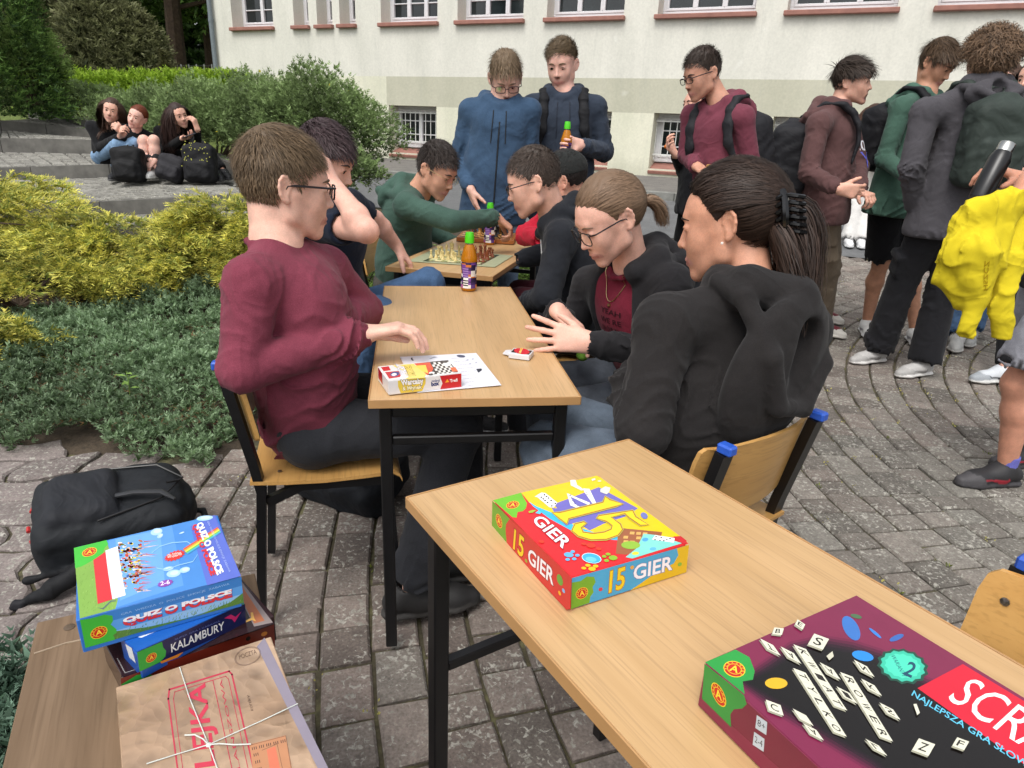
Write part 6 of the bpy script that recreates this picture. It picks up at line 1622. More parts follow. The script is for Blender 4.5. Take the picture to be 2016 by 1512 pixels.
for i, col in enumerate(('d8543a', 'e8963a', 'e8d84a', '6cbf5a', '4aa8c8')): p.poly([(995 + i * 8, 352 + i * 9), (1290 + i * 6, 165 + i * 9), (1294 + i * 6, 177 + i * 9), (1003 + i * 8, 362 + i * 9)], col)
p.burst((925, 410), (92, -20), (14, -46), 'd8342a', 16, .78); p.text('GRA QUIZOWA', (865, 430), (985, 405), (862, 400), 'f4e8e0', .01); p.burst((845, 645), (70, -12), (8, -32), '8a48a8', 14, .8); p.text('2-6', (805, 665), (885, 648), (802, 632), 'e8e0f0', .02)
p.text('QUIZ O POLSCE', (1075, 150), (1235, 582), (1118, 138), 'cc3038', .06); p.text('QUIZ O POLSCE', (1110, 142), (1290, 578), (1160, 118), 'f0f2f8', .05)
p.text('GRA WIEDZA O POLSCE EMOCJE ZABAWA', (1200, 120), (1385, 552), (1216, 116), 'a8b8e8')
fs_ = facing(g); fr = max(fs_, key=lambda q: np.dot(q[2], nrm((CO - q[1]) * V3(1, 1, 0))))
p = Pr(g['E'], fr[1], fr[2], ZB); p.poly([(118, 947), (1490, 583), (1512, 805), (165, 1190)], '2f78c0'); p.poly([(200, 1010), (1495, 660), (1508, 770), (400, 1110)], '4f96d8'); p.poly([(300, 1080), (1500, 730), (1508, 790), (400, 1120)], '86b4dc')
p.poly([(400, 1050), (700, 1010), (1100, 920), (1400, 800), (1503, 722), (1512, 805), (400, 1122)], '4f7a34'); h = p.up()
for _ in range(110): t = gr_.random(); x_, y_ = 400 + 1100 * t, 1060 - 300 * t + gr_.uniform(0, 60) * (1 - t * .4); p.poly([(x_, y_), (x_ + 6, y_), (x_ + 10, y_ - 20)], ['3f6428', '7a9c4a', '5f8a3a'][gr_.integers(0, 3)], h=h)
p.poly([(118, 952), (200, 940), (330, 905), (395, 915), (400, 960), (380, 990), (430, 1030), (430, 1060), (400, 1080), (420, 1118), (165, 1190)], '3cab38'); p.badge((280, 1058), (72, -22), (-4, -50))
p.text('QUIZ O POLSCE', (490, 1003), (1412, 752), (483, 938), 'c8303a', .06, out='1f4f98', ow=.03); p.text('QUIZ O POLSCE', (487, 975), (1408, 722), (483, 938), 'eceef4', .06)
p.text('GRA  WIEDZA  O  POLSCE  EMOCJE  ZABAWA', (470, 912), (1390, 650), (467, 896), '8cb8e4')
# ---- KOLEJKA in kraft paper
def mat_kraft():
    t = NT('crumpled kraft print under gloss film'); v = t.coord(); vo = t.n('ShaderNodeTexVoronoi'); vo.inputs['Scale'].default_value = 16; vo.feature = 'F1'
    n_ = t.n('ShaderNodeTexNoise'); n_.inputs['Scale'].default_value = 7; n_.inputs['Detail'].default_value = 4; t.l(v, n_.inputs['Vector'])
    va = t.n('ShaderNodeVectorMath', operation='MULTIPLY_ADD'); t.l(n_.outputs['Color'], va.inputs[0]); va.inputs[1].default_value = (.10, .10, .10); t.l(v, va.inputs[2]); t.l(va.outputs[0], vo.inputs['Vector'])
    vo.inputs['Scale'].default_value = 17; vo2 = t.n('ShaderNodeTexVoronoi'); vo2.inputs['Scale'].default_value = 38; t.l(va.outputs[0], vo2.inputs['Vector'])
    cr = t.math('ADD', vo.outputs['Distance'], t.math('MULTIPLY', vo2.outputs['Distance'], .45))
    w = t.noise(v, 5, 3, .5); c = t.mix(t.ramp(w, [(.35, 0.), (.65, 1.)]), srgb('8a7058'), srgb('a98f76'))
    c = t.mix(1., c, t.ramp(cr, [(.15, .70), (.5, 1.0), (.85, 1.28)]), 'MULTIPLY')
    t.l(c, t.b.inputs['Base Color']); t.setb(Roughness=.3, Coat_Weight=.5, Coat_Roughness=.12); t.bump(cr, .7, .01); return t.m
g = gamebox('game_box', 'game box in crumpled brown paper print tied with white string, nearest of the pile', [(42, 582), (1408, 105), (1955, 1236), (330, 1900)], .556, .4995, ZC, 'a88c6c', group='board game boxes', mat=mat_kraft())
p = Pr(g['E'], *g['top'], ZC)
for pts_ in ([(565, 580), (1120, 395), (1430, 1500), (720, 1700)],):
    pass
def line(pts, w, col):
    h = p.up()
    for i in range(len(pts) - 1):
        a_, b_ = np.array(pts[i], float), np.array(pts[i + 1], float); d = (b_ - a_) / np.linalg.norm(b_ - a_); n_ = np.array([-d[1], d[0]]) * w / 2; p.poly([tuple(a_ + n_ - d * w / 2), tuple(b_ + n_ + d * w / 2), tuple(b_ - n_ + d * w / 2), tuple(a_ - n_ - d * w / 2)], col, h=h)
RED = 'b8384c'
line([(690, 1500), (575, 640), (585, 560), (1100, 402), (1125, 430), (1370, 1500)], 14, RED); line([(735, 1500), (620, 640), (632, 580), (1070, 445), (1095, 470), (1320, 1500)], 6, RED); line([(960, 480), (1000, 660), (1180, 1500)], 7, RED)
p.text('KOLEJKA', (1050, 1730), (890, 510), (860, 1760), 'c23a4e', .02); p.text('PLANSZOWA', (1215, 1330), (1040, 470), (1185, 1338), RED, .0)
p.poly([(1405, 112), (1955, 1236), (1880, 1270), (1340, 190)], '8b8390')
h = p.up()
for k_ in (1., .93): 
    for i in range(28):
        t0, t1 = i / 28 * 6.283, (i + 1) / 28 * 6.283; f_ = lambda t, k: (1262 + (112 * math.cos(t) + 20 * math.sin(t)) * k, 272 + (-40 * math.cos(t) + 72 * math.sin(t)) * k); p.poly([f_(t0, k_), f_(t1, k_), f_(t1, k_ - .025), f_(t0, k_ - .025)], '5f4c44', h=h)
p.text('POCZTA', (1190, 300), (1340, 250), (1182, 262), '6f5a4c'); p.text('KOLEJKA', (1290, 745), (1255, 610), (1310, 742), '5a463a')
p.poly([(1275, 1035), (1590, 955), (1690, 1500), (1350, 1560)], 'b9835f'); line([(1285, 1040), (1590, 960), (1680, 1500)], 3, '4a3a34'); line([(1385, 1085), (1515, 1030), (1580, 1330)], 3, '4a3a34'); p.poly([(1425, 1080), (1500, 1050), (1545, 1260), (1460, 1300)], 'cf7458')
for i in range(5): p.text('III', (1300 + i * 62, 1085 - i * 15), (1340 + i * 62, 1075 - i * 15), (1296 + i * 62, 1060 - i * 15), '4a3a34'); p.text('III', (1315 + i * 14, 1140 + i * 62), (1355 + i * 14, 1130 + i * 62), (1311 + i * 14, 1115 + i * 62), '4a3a34')
q_ = lambda x, y: p.pt(x, y); ST = mat_plain('white string', 'c9cdc6', .8)
SE = empty('string', p.pt(925, 1045)); tag(SE, 'white string crossed and knotted over the brown paper box', 'string'); so = np.array(SE.location)
up3 = V3(0, 0, .0022)
for pts_ in ([(675, 375), (760, 640), (925, 1045), (1030, 1330), (1100, 1520)], [(1695, 690), (1400, 830), (925, 1045), (640, 1130), (390, 1210)]):
    m = MB(); m.tube([q_(*a) - so + up3 for a in pts_], .0008, 6); m.build('strand', ST, SE, True)
for pts_ in ([(925, 1045), (880, 1010), (810, 975), (720, 965)], [(925, 1045), (1020, 1050), (1150, 1060), (1290, 1042)]):
    m = MB(); m.tube([q_(*a) - so + up3 * (1 + 1.6 * math.sin(i)) for i, a in enumerate(pts_)], .0009, 6); m.build('loose_end', ST, SE, True)
m = MB(); m.lathe(V3(0, 0, -.0005), [(.001, 0), (.0036, .0015), (.0036, .003), (.001, .0045)], 10); m.build('knot', ST, SE, True)
# ---- rules sheet, WARCABY box, card deck on the middle table
ZW = (730, 670, 5.929)
E = empty('rules_sheet', (-.15, 1.62, .7604)); tag(E, 'white printed rules sheet lying under the draughts box', 'paper')
m = MB(); P4 = [atz(730 + x / 5.929, 670 + y / 5.929, .7604) for x, y in ((340, 195), (1230, 150), (1525, 530), (545, 612))]; P4 = [q - np.array(E.location) for q in P4]
m.poly([q + V3(0, 0, .0012 * (i == 2)) for i, q in enumerate(P4)][::-1], (0, 0, 1), .0006); m.build('sheet', mat_plain('white paper', 'd8d8de', .8, noise=.03), E)
p = Pr(E, (-.15, 1.62, .7612), (0, 0, 1), ZW, 'print', PRNM)
p.poly([(468, 205), (490, 205), (485, 220), (505, 232), (490, 240), (470, 225)], '33343c'); p.ell((1052, 185), (50, 6), (8, -14), '55586a'); p.poly([(1230, 335), (1290, 330), (1320, 380), (1335, 410), (1290, 385), (1250, 375)], '3a3c46'); p.poly([(1270, 435), (1290, 440), (1312, 470), (1290, 470)], '5a5c66'); p.poly([(680, 215), (740, 190), (780, 195), (700, 218)], '9a9ca8')
p.ell((1425, 512), (50, 4), (6, -18), '50525e'); p.ell((1425, 512), (45, 3), (5, -14), 'd8d8de')
for k_ in range(9): p.text('lorem ipsum'[:0] or 'zasady gry w warcaby', (940 + k_ * 24, 215 + k_ * 40), (1090 + k_ * 34, 205 + k_ * 38), (940 + k_ * 24, 208 + k_ * 40), '8a8c9a')
for q in ((1130, 230), (1190, 220), (1160, 275), (1230, 262)): p.ell(q, (14, 0), (3, -10), 'b4b6c2')
g = gamebox('game_box', 'small white and red draughts box lettered Warcaby & Młynek on the middle table', [(85, 305), (900, 228), (1058, 382), (200, 478)], .797, .7615, ZW, 'cfcac8', group='board game boxes', mat=mat_plain('white gloss card', 'd6d3d3', .3, noise=.03))
p = Pr(g['E'], *g['top'], ZW)
p.poly([(88, 307), (898, 230), (1055, 383), (203, 475)], 'dcdad8'); p.poly([(115, 315), (210, 305), (235, 352), (150, 362)], 'c02630'); p.poly([(165, 372), (330, 358), (355, 400), (340, 430), (215, 450)], 'b82a34'); p.ell((280, 395), (52, 0), (10, -28), '3a4a80'); p.ell((272, 400), (30, 0), (6, -16), 'e4e4ea')
p.poly([(255, 295), (500, 275), (650, 400), (620, 440), (400, 455), (440, 430), (330, 340)], 'e6cf6a'); p.text('WARCABY', (440, 430), (380, 300), (340, 400), 'e8e8f0', .04, out='33406a', ow=.04); p.text('I MLYNEK', (520, 415), (455, 290), (450, 420), 'e8d060', .04, out='33303a', ow=.04)
p.poly([(505, 272), (900, 232), (1020, 372), (660, 408)], '3a2c2c'); p.poly([(505, 272), (690, 258), (730, 330), (700, 400), (655, 405)], 'cf4a26'); p.poly([(515, 298), (640, 290), (670, 385), (610, 370)], 'd8c84a')
h = p.up()
for i in range(8):
    for j in range(6):
        if (i + j) % 2: x_, y_ = 700 + i * 27 + j * 14, 262 + j * 24 - i * 2; p.poly([(x_, y_), (x_ + 27, y_ - 2), (x_ + 40, y_ + 22), (x_ + 13, y_ + 24)], 'e6e2da', h=h)
p.ell((893, 283), (42, 0), (8, -22), 'e8e6e2'); p.ell((870, 250), (40, -4), (8, -16), '4a4040'); p.ell((712, 385), (34, 0), (6, -16), 'e6e4e0'); p.ell((700, 400), (30, 0), (6, -12), '3a3232'); p.poly([(925, 322), (985, 315), (1020, 365), (955, 370)], 'd8663a')
fs_ = facing(g); fr = max(fs_, key=lambda q: np.dot(q[2], nrm((CO - q[1]) * V3(1, 1, 0))))
p = Pr(g['E'], fr[1], fr[2], ZW); p.poly([(203, 482), (1056, 386), (1058, 545), (205, 632)], 'd9d6d6'); p.poly([(315, 470), (640, 432), (640, 500), (600, 592), (350, 618), (318, 540)], 'dcc04a'); p.poly([(805, 415), (1056, 386), (1058, 545), (810, 570), (836, 500)], 'c0242c')
p.text('Warcaby', (355, 525), (618, 498), (345, 462), 'f0eeea', .045, out='3a2a40', ow=.05); p.text('& Młynek', (372, 585), (598, 562), (366, 540), 'f0e8c0', .03, out='4a2e20', ow=.05); p.text('mini', (712, 490), (805, 480), (708, 462), '3a4878', .03); p.text('box', (706, 535), (800, 520), (702, 488), '2e3c70', .06); p.text('Trefl', (925, 490), (1012, 478), (922, 455), 'f0f0f0', .02); p.poly([(868, 492), (892, 452), (915, 486)], 'e8a02a')
p = Pr(g['E'], min(fs_, key=lambda q: q[0])[1], min(fs_, key=lambda q: q[0])[2], ZW); p.poly([(86, 312), (132, 385), (140, 520), (90, 440)], 'b02630')
g = gamebox('card_deck', 'small open pack of playing cards, white edge and red oval face', [(1610, 150), (1665, 88), (1908, 115), (1850, 180)], .775, .7605, ZW, 'd8d8d8', 'card deck', mat=mat_plain('white card', 'd2d2d4', .35, noise=.03))
p = Pr(g['E'], *g['top'], ZW); p.poly([(1635, 138), (1672, 98), (1890, 122), (1845, 168)], '1e1c20'); p.ell((1762, 128), (92, 12), (4, -34), 'c81f30'); p.text('UNO', (1748, 158), (1775, 92), (1724, 152), 'ecc92c', .04, out='f0efe8', ow=.02)
m = MB(); q0 = atz(730 + 1540 / 5.929, 670 + 160 / 5.929, .763) - np.array(g['E'].location); q1 = atz(730 + 1612 / 5.929, 670 + 178 / 5.929, .763) - np.array(g['E'].location); q2 = atz(730 + 1640 / 5.929, 670 + 120 / 5.929, .763) - np.array(g['E'].location); q3 = atz(730 + 1575 / 5.929, 670 + 125 / 5.929, .763) - np.array(g['E'].location)
m.poly([q0, q1, q2, q3], (0, 0, 1), .003); m.build('flap', mat_plain('white card', 'd2d2d4', .35), g['E'])
# ---- bottles
LIQ = NT('orange juice'); LIQ.setb(Roughness=.12, Transmission_Weight=.35, IOR=1.35); LIQ.b.inputs['Base Color'].default_value = (*srgb('c8801c'), 1); LIQ = LIQ.m
CLR = NT('clear plastic'); CLR.setb(Roughness=.08, Transmission_Weight=.9, IOR=1.3); CLR.b.inputs['Base Color'].default_value = (.75, .72, .65, 1); CLR = CLR.m
CAP = mat_plain('bright green cap', '4fc81e', .35, noise=.04)
def bottle(label, P, k=1., tilt=None, face=(0, -1)):
    E = empty('juice_bottle', P); tag(E, label, 'bottle', 'juice bottles with green caps')
    if tilt: E.rotation_euler = tilt
    m = MB(); m.lathe((0, 0, 0), [(.001 * k, 0), (.027 * k, .0), (.031 * k, .008 * k), (.0295 * k, .03 * k), (.0285 * k, .07 * k), (.030 * k, .108 * k), (.032 * k, .116 * k), (.0315 * k, .128 * k), (.021 * k, .165 * k), (.015 * k, .178 * k), (.001, .179 * k)], 24); m.build('bottle', LIQ, E, True)
    m = MB(); m.lathe((0, 0, 0), [(.0148 * k, .1785 * k), (.0145 * k, .192 * k), (.001, .192 * k)], 20); m.build('neck', CLR, E, True)
    cp = MB(); cp.lathe((0, 0, 0), [(.001, .183 * k), (.0178 * k, .183 * k), (.0178 * k, .203 * k), (.0165 * k, .212 * k), (.0145 * k, .222 * k), (.001, .222 * k)], 24); cp.build('cap', CAP, E, True)
    vs, fs, cs = [], [], []; nA, nZ = 36, 22; fa = math.atan2(face[1], face[0]); rg = np.random.default_rng(4)
    pal = [srgb(c) for c in ('3c2a5c', '7a4a9a', 'c8743a', '1e1c2c', 'e0dcd6', '5a3a80', 'a85a8a', '2e2444')]
    blk = rg.integers(0, 8, (8, 9))
    for i in range(nA):
        for j in range(nZ):
            z0_, z1_ = (.012 + .100 * j / nZ) * k, (.012 + .100 * (j + 1) / nZ) * k; rr = lambda z: (.0292 + .0022 * abs(z / k - .062) / .05) * k
            a0, a1 = fa + 2 * math.pi * i / nA - math.pi, fa + 2 * math.pi * (i + 1) / nA - math.pi
            b = len(vs); vs += [(rr(z0_) * math.cos(a0), rr(z0_) * math.sin(a0), z0_), (rr(z0_) * math.cos(a1), rr(z0_) * math.sin(a1), z0_), (rr(z1_) * math.cos(a1), rr(z1_) * math.sin(a1), z1_), (rr(z1_) * math.cos(a0), rr(z1_) * math.sin(a0), z1_)]; fs.append((b, b + 1, b + 2, b + 3))
            c = pal[blk[(i // 4 + j // 5) % 8, j // 3]]
            if 14 <= i < 18 and j < 9: c = srgb('e6e4e0') if j in (0, 8) or (j % 2) else srgb('26242a')
            elif 13 <= i < 18 and 9 <= j < 18: c = srgb('6a4490') if j % 2 else srgb('9a7ab8')
            cs += [c] * 4
    link('label_sleeve', mesh_from('label_sleeve', np.array(vs), fs, PRN, np.array(cs)), E)
    return E
bottle('juice bottle with a green cap standing at the far edge of the middle table', V3(-.186, 2.575, .761))
pb = at(964, 452, 3.72); bottle('juice bottle with a green cap standing behind the chess players\' arm', V3(pb[0], pb[1], .761))
# ---- chess: folding box board and a printed mat
ZH = (780, 400, 7.2)
CW = [mat_plain('pale chess wood', 'd0bc80', .35), mat_plain('brown chess wood', '7a3f24', .35), mat_plain('black chess wood', '17161a', .3), mat_plain('natural chess wood', 'b88346', .35)]
PROF = dict(pawn=[(.0105, 0), (.0105, .004), (.0075, .008), (.0042, .022), (.0068, .026), (.003, .028), (.0066, .034), (.006, .040), (.001, .043)],
            rook=[(.0125, 0), (.0125, .005), (.008, .01), (.0065, .030), (.010, .034), (.010, .044), (.004, .044)],
            bishop=[(.012, 0), (.012, .005), (.007, .01), (.0045, .034), (.009, .038), (.004, .040), (.0078, .048), (.005, .057), (.0022, .060), (.0026, .063), (.0005, .065)],
            queen=[(.013, 0), (.013, .005), (.008, .011), (.005, .042), (.010, .046), (.005, .049), (.010, .064), (.006, .066), (.0035, .070), (.0005, .073)],
            king=[(.0135, 0), (.0135, .005), (.0085, .011), (.0055, .044), (.0105, .048), (.0055, .051), (.0095, .068), (.006, .072), (.0022, .073), (.0026, .082), (.0005, .083)])
PMESH = {}
def piece(kind, P, m_, grp, label, k=1.):
    key = (kind, m_)
    if key not in PMESH:
        m = MB(); 
        if kind == 'knight':
            m.lathe((0, 0, 0), [(.0125, 0), (.0125, .005), (.0085, .01), (.0075, .018), (.004, .02)], 12); m.tube([(0, 0, .016), (-.002, 0, .032), (.001, 0, .046), (.009, 0, .048), (.014, 0, .040)], [.008, .0075, .0072, .006, .004], 8)
        else: m.lathe((0, 0, 0), PROF[kind], 12)
        o = m.build('chess_' + kind, CW[m_], None, True); PMESH[key] = o.data
    else: o = link('chess_' + kind, PMESH[key])
    o.location = tuple(P); o.scale = (k, k, k); o.rotation_euler = (0, 0, P[0] * 40); tag(o, label, 'chess piece', grp); return o
E = empty('chess_mat', (-.3, 3.2, .761)); tag(E, 'pale green printed chess mat curling at one edge of the far table', 'chess mat'); el = np.array(E.location)
P4 = [atz(780 + x / 7.2, 400 + y / 7.2, .7612) - el for x, y in ((160, 825), (1400, 908), (1660, 745), (560, 640))]
m = MB(); m.poly(P4, (0, 0, 1), .0008); m.build('sheet', mat_plain('pale green vinyl', 'a3a888', .4, noise=.06), E)
I4 = [atz(780 + x / 7.2, 400 + y / 7.2, .7612) for x, y in ((370, 825), (1215, 875), (1465, 738), (700, 670))]
pm = Pr(E, (-.3, 3.2, .7621), (0, 0, 1), (0, 0, 1), 'print'); pm.items.append(('p', [q + V3(0, 0, .0009) for q in I4], srgb('4c5240')))
bl = lambda u, v, s_=.06: (I4[0] * (1 - (s_ + u * (1 - 2 * s_))) + I4[1] * (s_ + u * (1 - 2 * s_))) * (1 - (s_ + v * (1 - 2 * s_))) + (I4[3] * (1 - (s_ + u * (1 - 2 * s_))) + I4[2] * (s_ + u * (1 - 2 * s_))) * (s_ + v * (1 - 2 * s_))
for i in range(8):
    for j in range(8): pm.items.append(('p', [bl(i / 8, j / 8) + V3(0, 0, .0011), bl((i + 1) / 8, j / 8) + V3(0, 0, .0011), bl((i + 1) / 8, (j + 1) / 8) + V3(0, 0, .0011), bl(i / 8, (j + 1) / 8) + V3(0, 0, .0011)], srgb('d8d2a4') if (i + j) % 2 else srgb('7f8a5c')))
cr_ = np.random.default_rng(8)
PLC = [', %s from its left edge, %s row' % (o_, r_) for r_ in ('front', 'back') for o_ in ('first', 'second', 'third', 'fourth', 'fifth', 'sixth', 'seventh', 'eighth')]
GP = 'pale chess pieces on the printed mat'; kinds = ['pawn'] * 8 + ['rook', 'knight', 'bishop', 'queen', 'king', 'bishop', 'knight', 'rook']
def lies(kind): return 'king' if kind == 'king' else kind
for i, kd in enumerate(kinds):
    u, v = (i % 8) / 8 * .62 + .04, (.22 if i < 8 else .5) + (i % 3) * .05; P = bl(u + cr_.uniform(-.02, .02), v + cr_.uniform(-.06, .06), 0); piece(kd, V3(P[0], P[1], .7625), 0, GP, 'pale wooden chess %s on the printed mat%s' % (kd, PLC[i]), .95)
for i, kd in enumerate(['pawn', 'pawn', 'rook', 'pawn', 'bishop', 'queen', 'king', 'knight', 'pawn', 'bishop', 'rook', 'pawn']):
    u, v = .72 + (i % 4) * .075, .25 + (i // 4) * .27; P = bl(u, v + cr_.uniform(-.05, .05), 0); piece(kd, V3(P[0], P[1], .7625), 1, 'brown chess pieces on the printed mat', 'brown wooden chess %s on the printed mat, %s in the %s row' % (kd, ('first', 'second', 'third', 'fourth')[i % 4], ('front', 'middle', 'back')[i // 4]), .95)
E = empty('chess_board', (-.12, 3.55, .761)); tag(E, 'folding wooden box chess board opened flat near the far table end', 'chess board'); el = np.array(E.location)
b0, b1 = atz(780 + 850 / 7.2, 400 + 478 / 7.2, .787), atz(780 + 1625 / 7.2, 400 + 520 / 7.2, .787); bx = nrm(b1 - b0); W_ = np.linalg.norm(b1 - b0) * 1.06; by = V3(-bx[1], bx[0], 0)
an_ = math.atan2(bx[1], bx[0]); M3 = Matrix.Rotation(an_, 3, 'Z')
for k_ in (0, 1):
    m = MB(); c_ = b0 + bx * W_ * (.25 + .5 * k_) + by * W_ * .5; m.box(V3(c_[0], c_[1], .774) - el, (W_ / 2 - .0015, W_, .0245), M3, .0015); m.build('half', mat_wood('board frame wood', '8a4f26', 'a0642f', .4), E)
pm = Pr(E, b0, (0, 0, 1), (0, 0, 1), 'squares')
for i in range(8):
    for j in range(8):
        q = lambda a, b: b0 + bx * W_ * (.05 + .9 * a / 8) + by * W_ * (.05 + .9 * b / 8) + V3(0, 0, .0004); pm.items.append(('p', [q(i, j), q(i + 1, j), q(i + 1, j + 1), q(i, j + 1)], srgb('c99a5c') if (i + j) % 2 else srgb('6a3a1e')))
for (i, j, kd, m_) in ((0, 6, 'king', 1), (1, 5, 'pawn', 2), (1, 3, 'pawn', 1), (2, 6, 'bishop', 3), (2, 4, 'pawn', 3), (3, 7, 'queen', 2), (3, 5, 'rook', 3), (4, 6, 'knight', 3), (4, 3, 'pawn', 3), (5, 7, 'king', 3), (5, 1, 'rook', 2), (5, 4, 'bishop', 2), (6, 5, 'queen', 2), (6, 2, 'king', 2), (6, 6, 'pawn', 2), (7, 3, 'rook', 3), (7, 5, 'pawn', 2), (7, 6, 'rook', 2), (4, 1, 'pawn', 2), (6, 1, 'pawn', 2), (1, 6, 'rook', 1)):
    P = b0 + bx * W_ * (.05 + .9 * (i + .5) / 8) + by * W_ * (.05 + .9 * (j + .5) / 8); nm = ['pale', 'reddish', 'black', 'natural'][m_]
    piece(kd, V3(P[0], P[1], .7878), m_, '%s chess pieces on the folding board' % nm, '%s wooden chess %s on the folding board, column %s, row %s' % (nm, kd, 'abcdefgh'[i], 'one two three four five six seven eight'.split()[j]), .92)
# ================================================================== THE PEOPLE
def cloth_text(E, sd, body, p0, p1, pt_, dr_, col, name='lettering'):
    s = Pr(E, p0, -nrm(dr_), (0, 0, 1), name, PRNM); s.items.append(('m', sd, body, np.array(p0, float), np.array(p1, float), np.array(pt_, float), dr_, srgb(col))); TXT[(body, .01)] = None
def gp(x, y, h=.085): q = on_ground(x, y); return q + V3(0, 0, h)
SEAT = 'people seated at the tables'; STD = 'students standing around the tables'
# -- boy in the maroon sweatshirt
J = dict(pel=V3(-.575, 1.745, .565), neck=at(545, 490, 1.70), head=at(560, 372, 1.735), fwd=(.93, .36, 0), face=(.86, .48, -.10), hup=(-.05, -.02, 1),
         shR=at(497, 560, 1.545), shL=at(640, 530, 1.86), elR=at(478, 728, 1.47), wrR=at(718, 658, 1.66), elL=at(716, 610, 1.97), wrL=at(655, 640, 1.70),
         knR=V3(-.15, 1.72, .56), anR=V3(-.27, 1.60, .095), knL=V3(-.16, 1.95, .56), anL=V3(-.13, 1.78, .095), toe=(.9, .3, 0))
person('boy in a maroon sweatshirt and dark-framed glasses seated left of the middle table', J, SEAT, skin='e2b4a0', hs=1.04, bulk=1.06,
       hair=dict(style='short', col='66543f', n=8000, L=.036, w=.0020, K=5, top=.014, up=.28, whorl=(0, -.06, .12), cv=.45), glasses=dict(col='black', r=.0021, hh=.017),
       top=dict(col='7c3a49', colhem='733442', wr=2.0, nr=1.02, hem=-.0, belly=.01), legs=dict(col='2e2f33', loose=1.05), shoes=dict(col='2b2a2a', sole='3a3836', lace='303030'),
       hands=dict(R=dict(d=(.93, .30, .16), n=(.1, -.1, -1), curl=[.42, .5, .55, .5], spread=.10, thumb=.1), L=dict(d=(-.7, -.6, -.1), n=(0, .3, -1), curl=.5)), hero=True)
# -- boy in the navy t-shirt
J = dict(pel=V3(-.80, 2.56, .56), neck=at(655, 398, 2.55), head=at(637, 322, 2.52), fwd=(.93, -.1, 0), face=(.93, -.12, -.33), shR=at(628, 440, 2.36), shL=at(688, 405, 2.76), elR=at(722, 455, 2.14), wrR=at(655, 362, 2.27),
         elL=at(738, 432, 2.90), wrL=at(781, 484, 3.0), knL=at(842, 560, 2.80), anL=V3(-.22, 2.86, .1), knR=at(742, 622, 2.32), anR=at(700, 760, 2.35), toe=(1, .1, 0))
person('boy in a navy t-shirt and jeans with one elbow raised', J, SEAT, skin='ddab98', hs=1.0, bulk=1.0, near=True,
       hair=dict(style='fringe', col='46383a', n=4200, L=.055, w=.004, K=6, top=.02, up=.4, whorl=(0, -.08, .10)),
       top=dict(name='t_shirt', col='1b2231', sleeve='short', wr=1.3, sl=.5), bare_arm='LR', legs=dict(col='4a6486', mat=DENIM, loose=1.08, wr=1.3), shoes=dict(col='2a2a2c', sole='dddddd'),
       hands=dict(R=dict(d=(-.45, .25, .85), n=(-.8, .2, -.4), curl=.35), L=dict(d=(.55, .15, -.75), n=(-.5, -.1, -.7), curl=[.35, .3, .35, .4], spread=.1)))
# -- boy in the green hoodie reaching
J = dict(pel=V3(-.66, 3.72, .56), neck=at(822, 383, 3.50), head=at(858, 338, 3.44), fwd=(.80, -.25, -.5), face=(.80, -.42, -.42), hup=(.3, -.1, .9), shR=at(800, 405, 3.34), shL=at(815, 372, 3.72),
         elR=at(892, 436, 3.22), wrR=at(977, 428, 3.42), elL=V3(-.55, 3.95, .80), wrL=V3(-.34, 3.95, .70), knR=V3(-.28, 3.52, .55), anR=V3(-.3, 3.5, .1), knL=V3(-.28, 3.8, .55), anL=V3(-.3, 3.8, .1), toe=(1, 0, 0))
person('boy in a dark green hoodie and thin metal glasses reaching over the chess board', J, SEAT, skin='c9967c', hs=1.0, near=True,
       hair=dict(style='short', col='3c3430', n=4200, L=.04, w=.003, top=.018, up=.8), glasses=dict(col='gold', r=.0011, hw=.024, hh=.019, sq=.8),
       top=dict(name='hoodie', col='41594f', hood=True, hr=1.15, drop=.10, wr=1.8), legs=dict(col='4a4640'), shoes=dict(col='222222', sole='cccccc'),
       hands=dict(R=dict(d=(.72, .25, -.5), n=(-.35, .1, -.9), curl=[.7, .8, .9, .95], thumb=.1, tc=.6)))
# -- boy in the black hoodie, profile
J = dict(pel=V3(.42, 2.80, .56), neck=at(1092, 428, 2.80), head=at(1052, 362, 2.76), fwd=(-.93, .15, -.2), face=(-.93, .0, -.34), shL=at(1106, 468, 2.63), shR=at(1120, 445, 2.96), elL=at(1075, 585, 2.52), wrL=at(1030, 600, 2.70),
         elR=V3(.15, 3.0, .85), wrR=V3(.0, 2.95, .82), knL=V3(.02, 2.70, .55), anL=V3(.05, 2.7, .1), knR=V3(.02, 2.9, .55), anR=V3(.05, 2.9, .1), toe=(-1, 0, 0))
person('boy in a black hoodie and glasses seen in profile at the chess table', J, SEAT, skin='dfae99', hs=1.0, near=True, bulk=1.05,
       hair=dict(style='short', kind='fade', col='4a3f38', n=5200, L=.026, w=.0026, K=4, top=.014, up=.5), glasses=dict(col='black', r=.0016, hh=.016, sq=.7),
       top=dict(name='hoodie', col='24262b', hood=True, hr=1.0, drop=.12, wr=1.7, strings=.16, strcol='c8c8c8'), legs=dict(col='222226'), hands=dict(L=dict(d=(-1, 0, -.2), n=(0, 0, -1))))
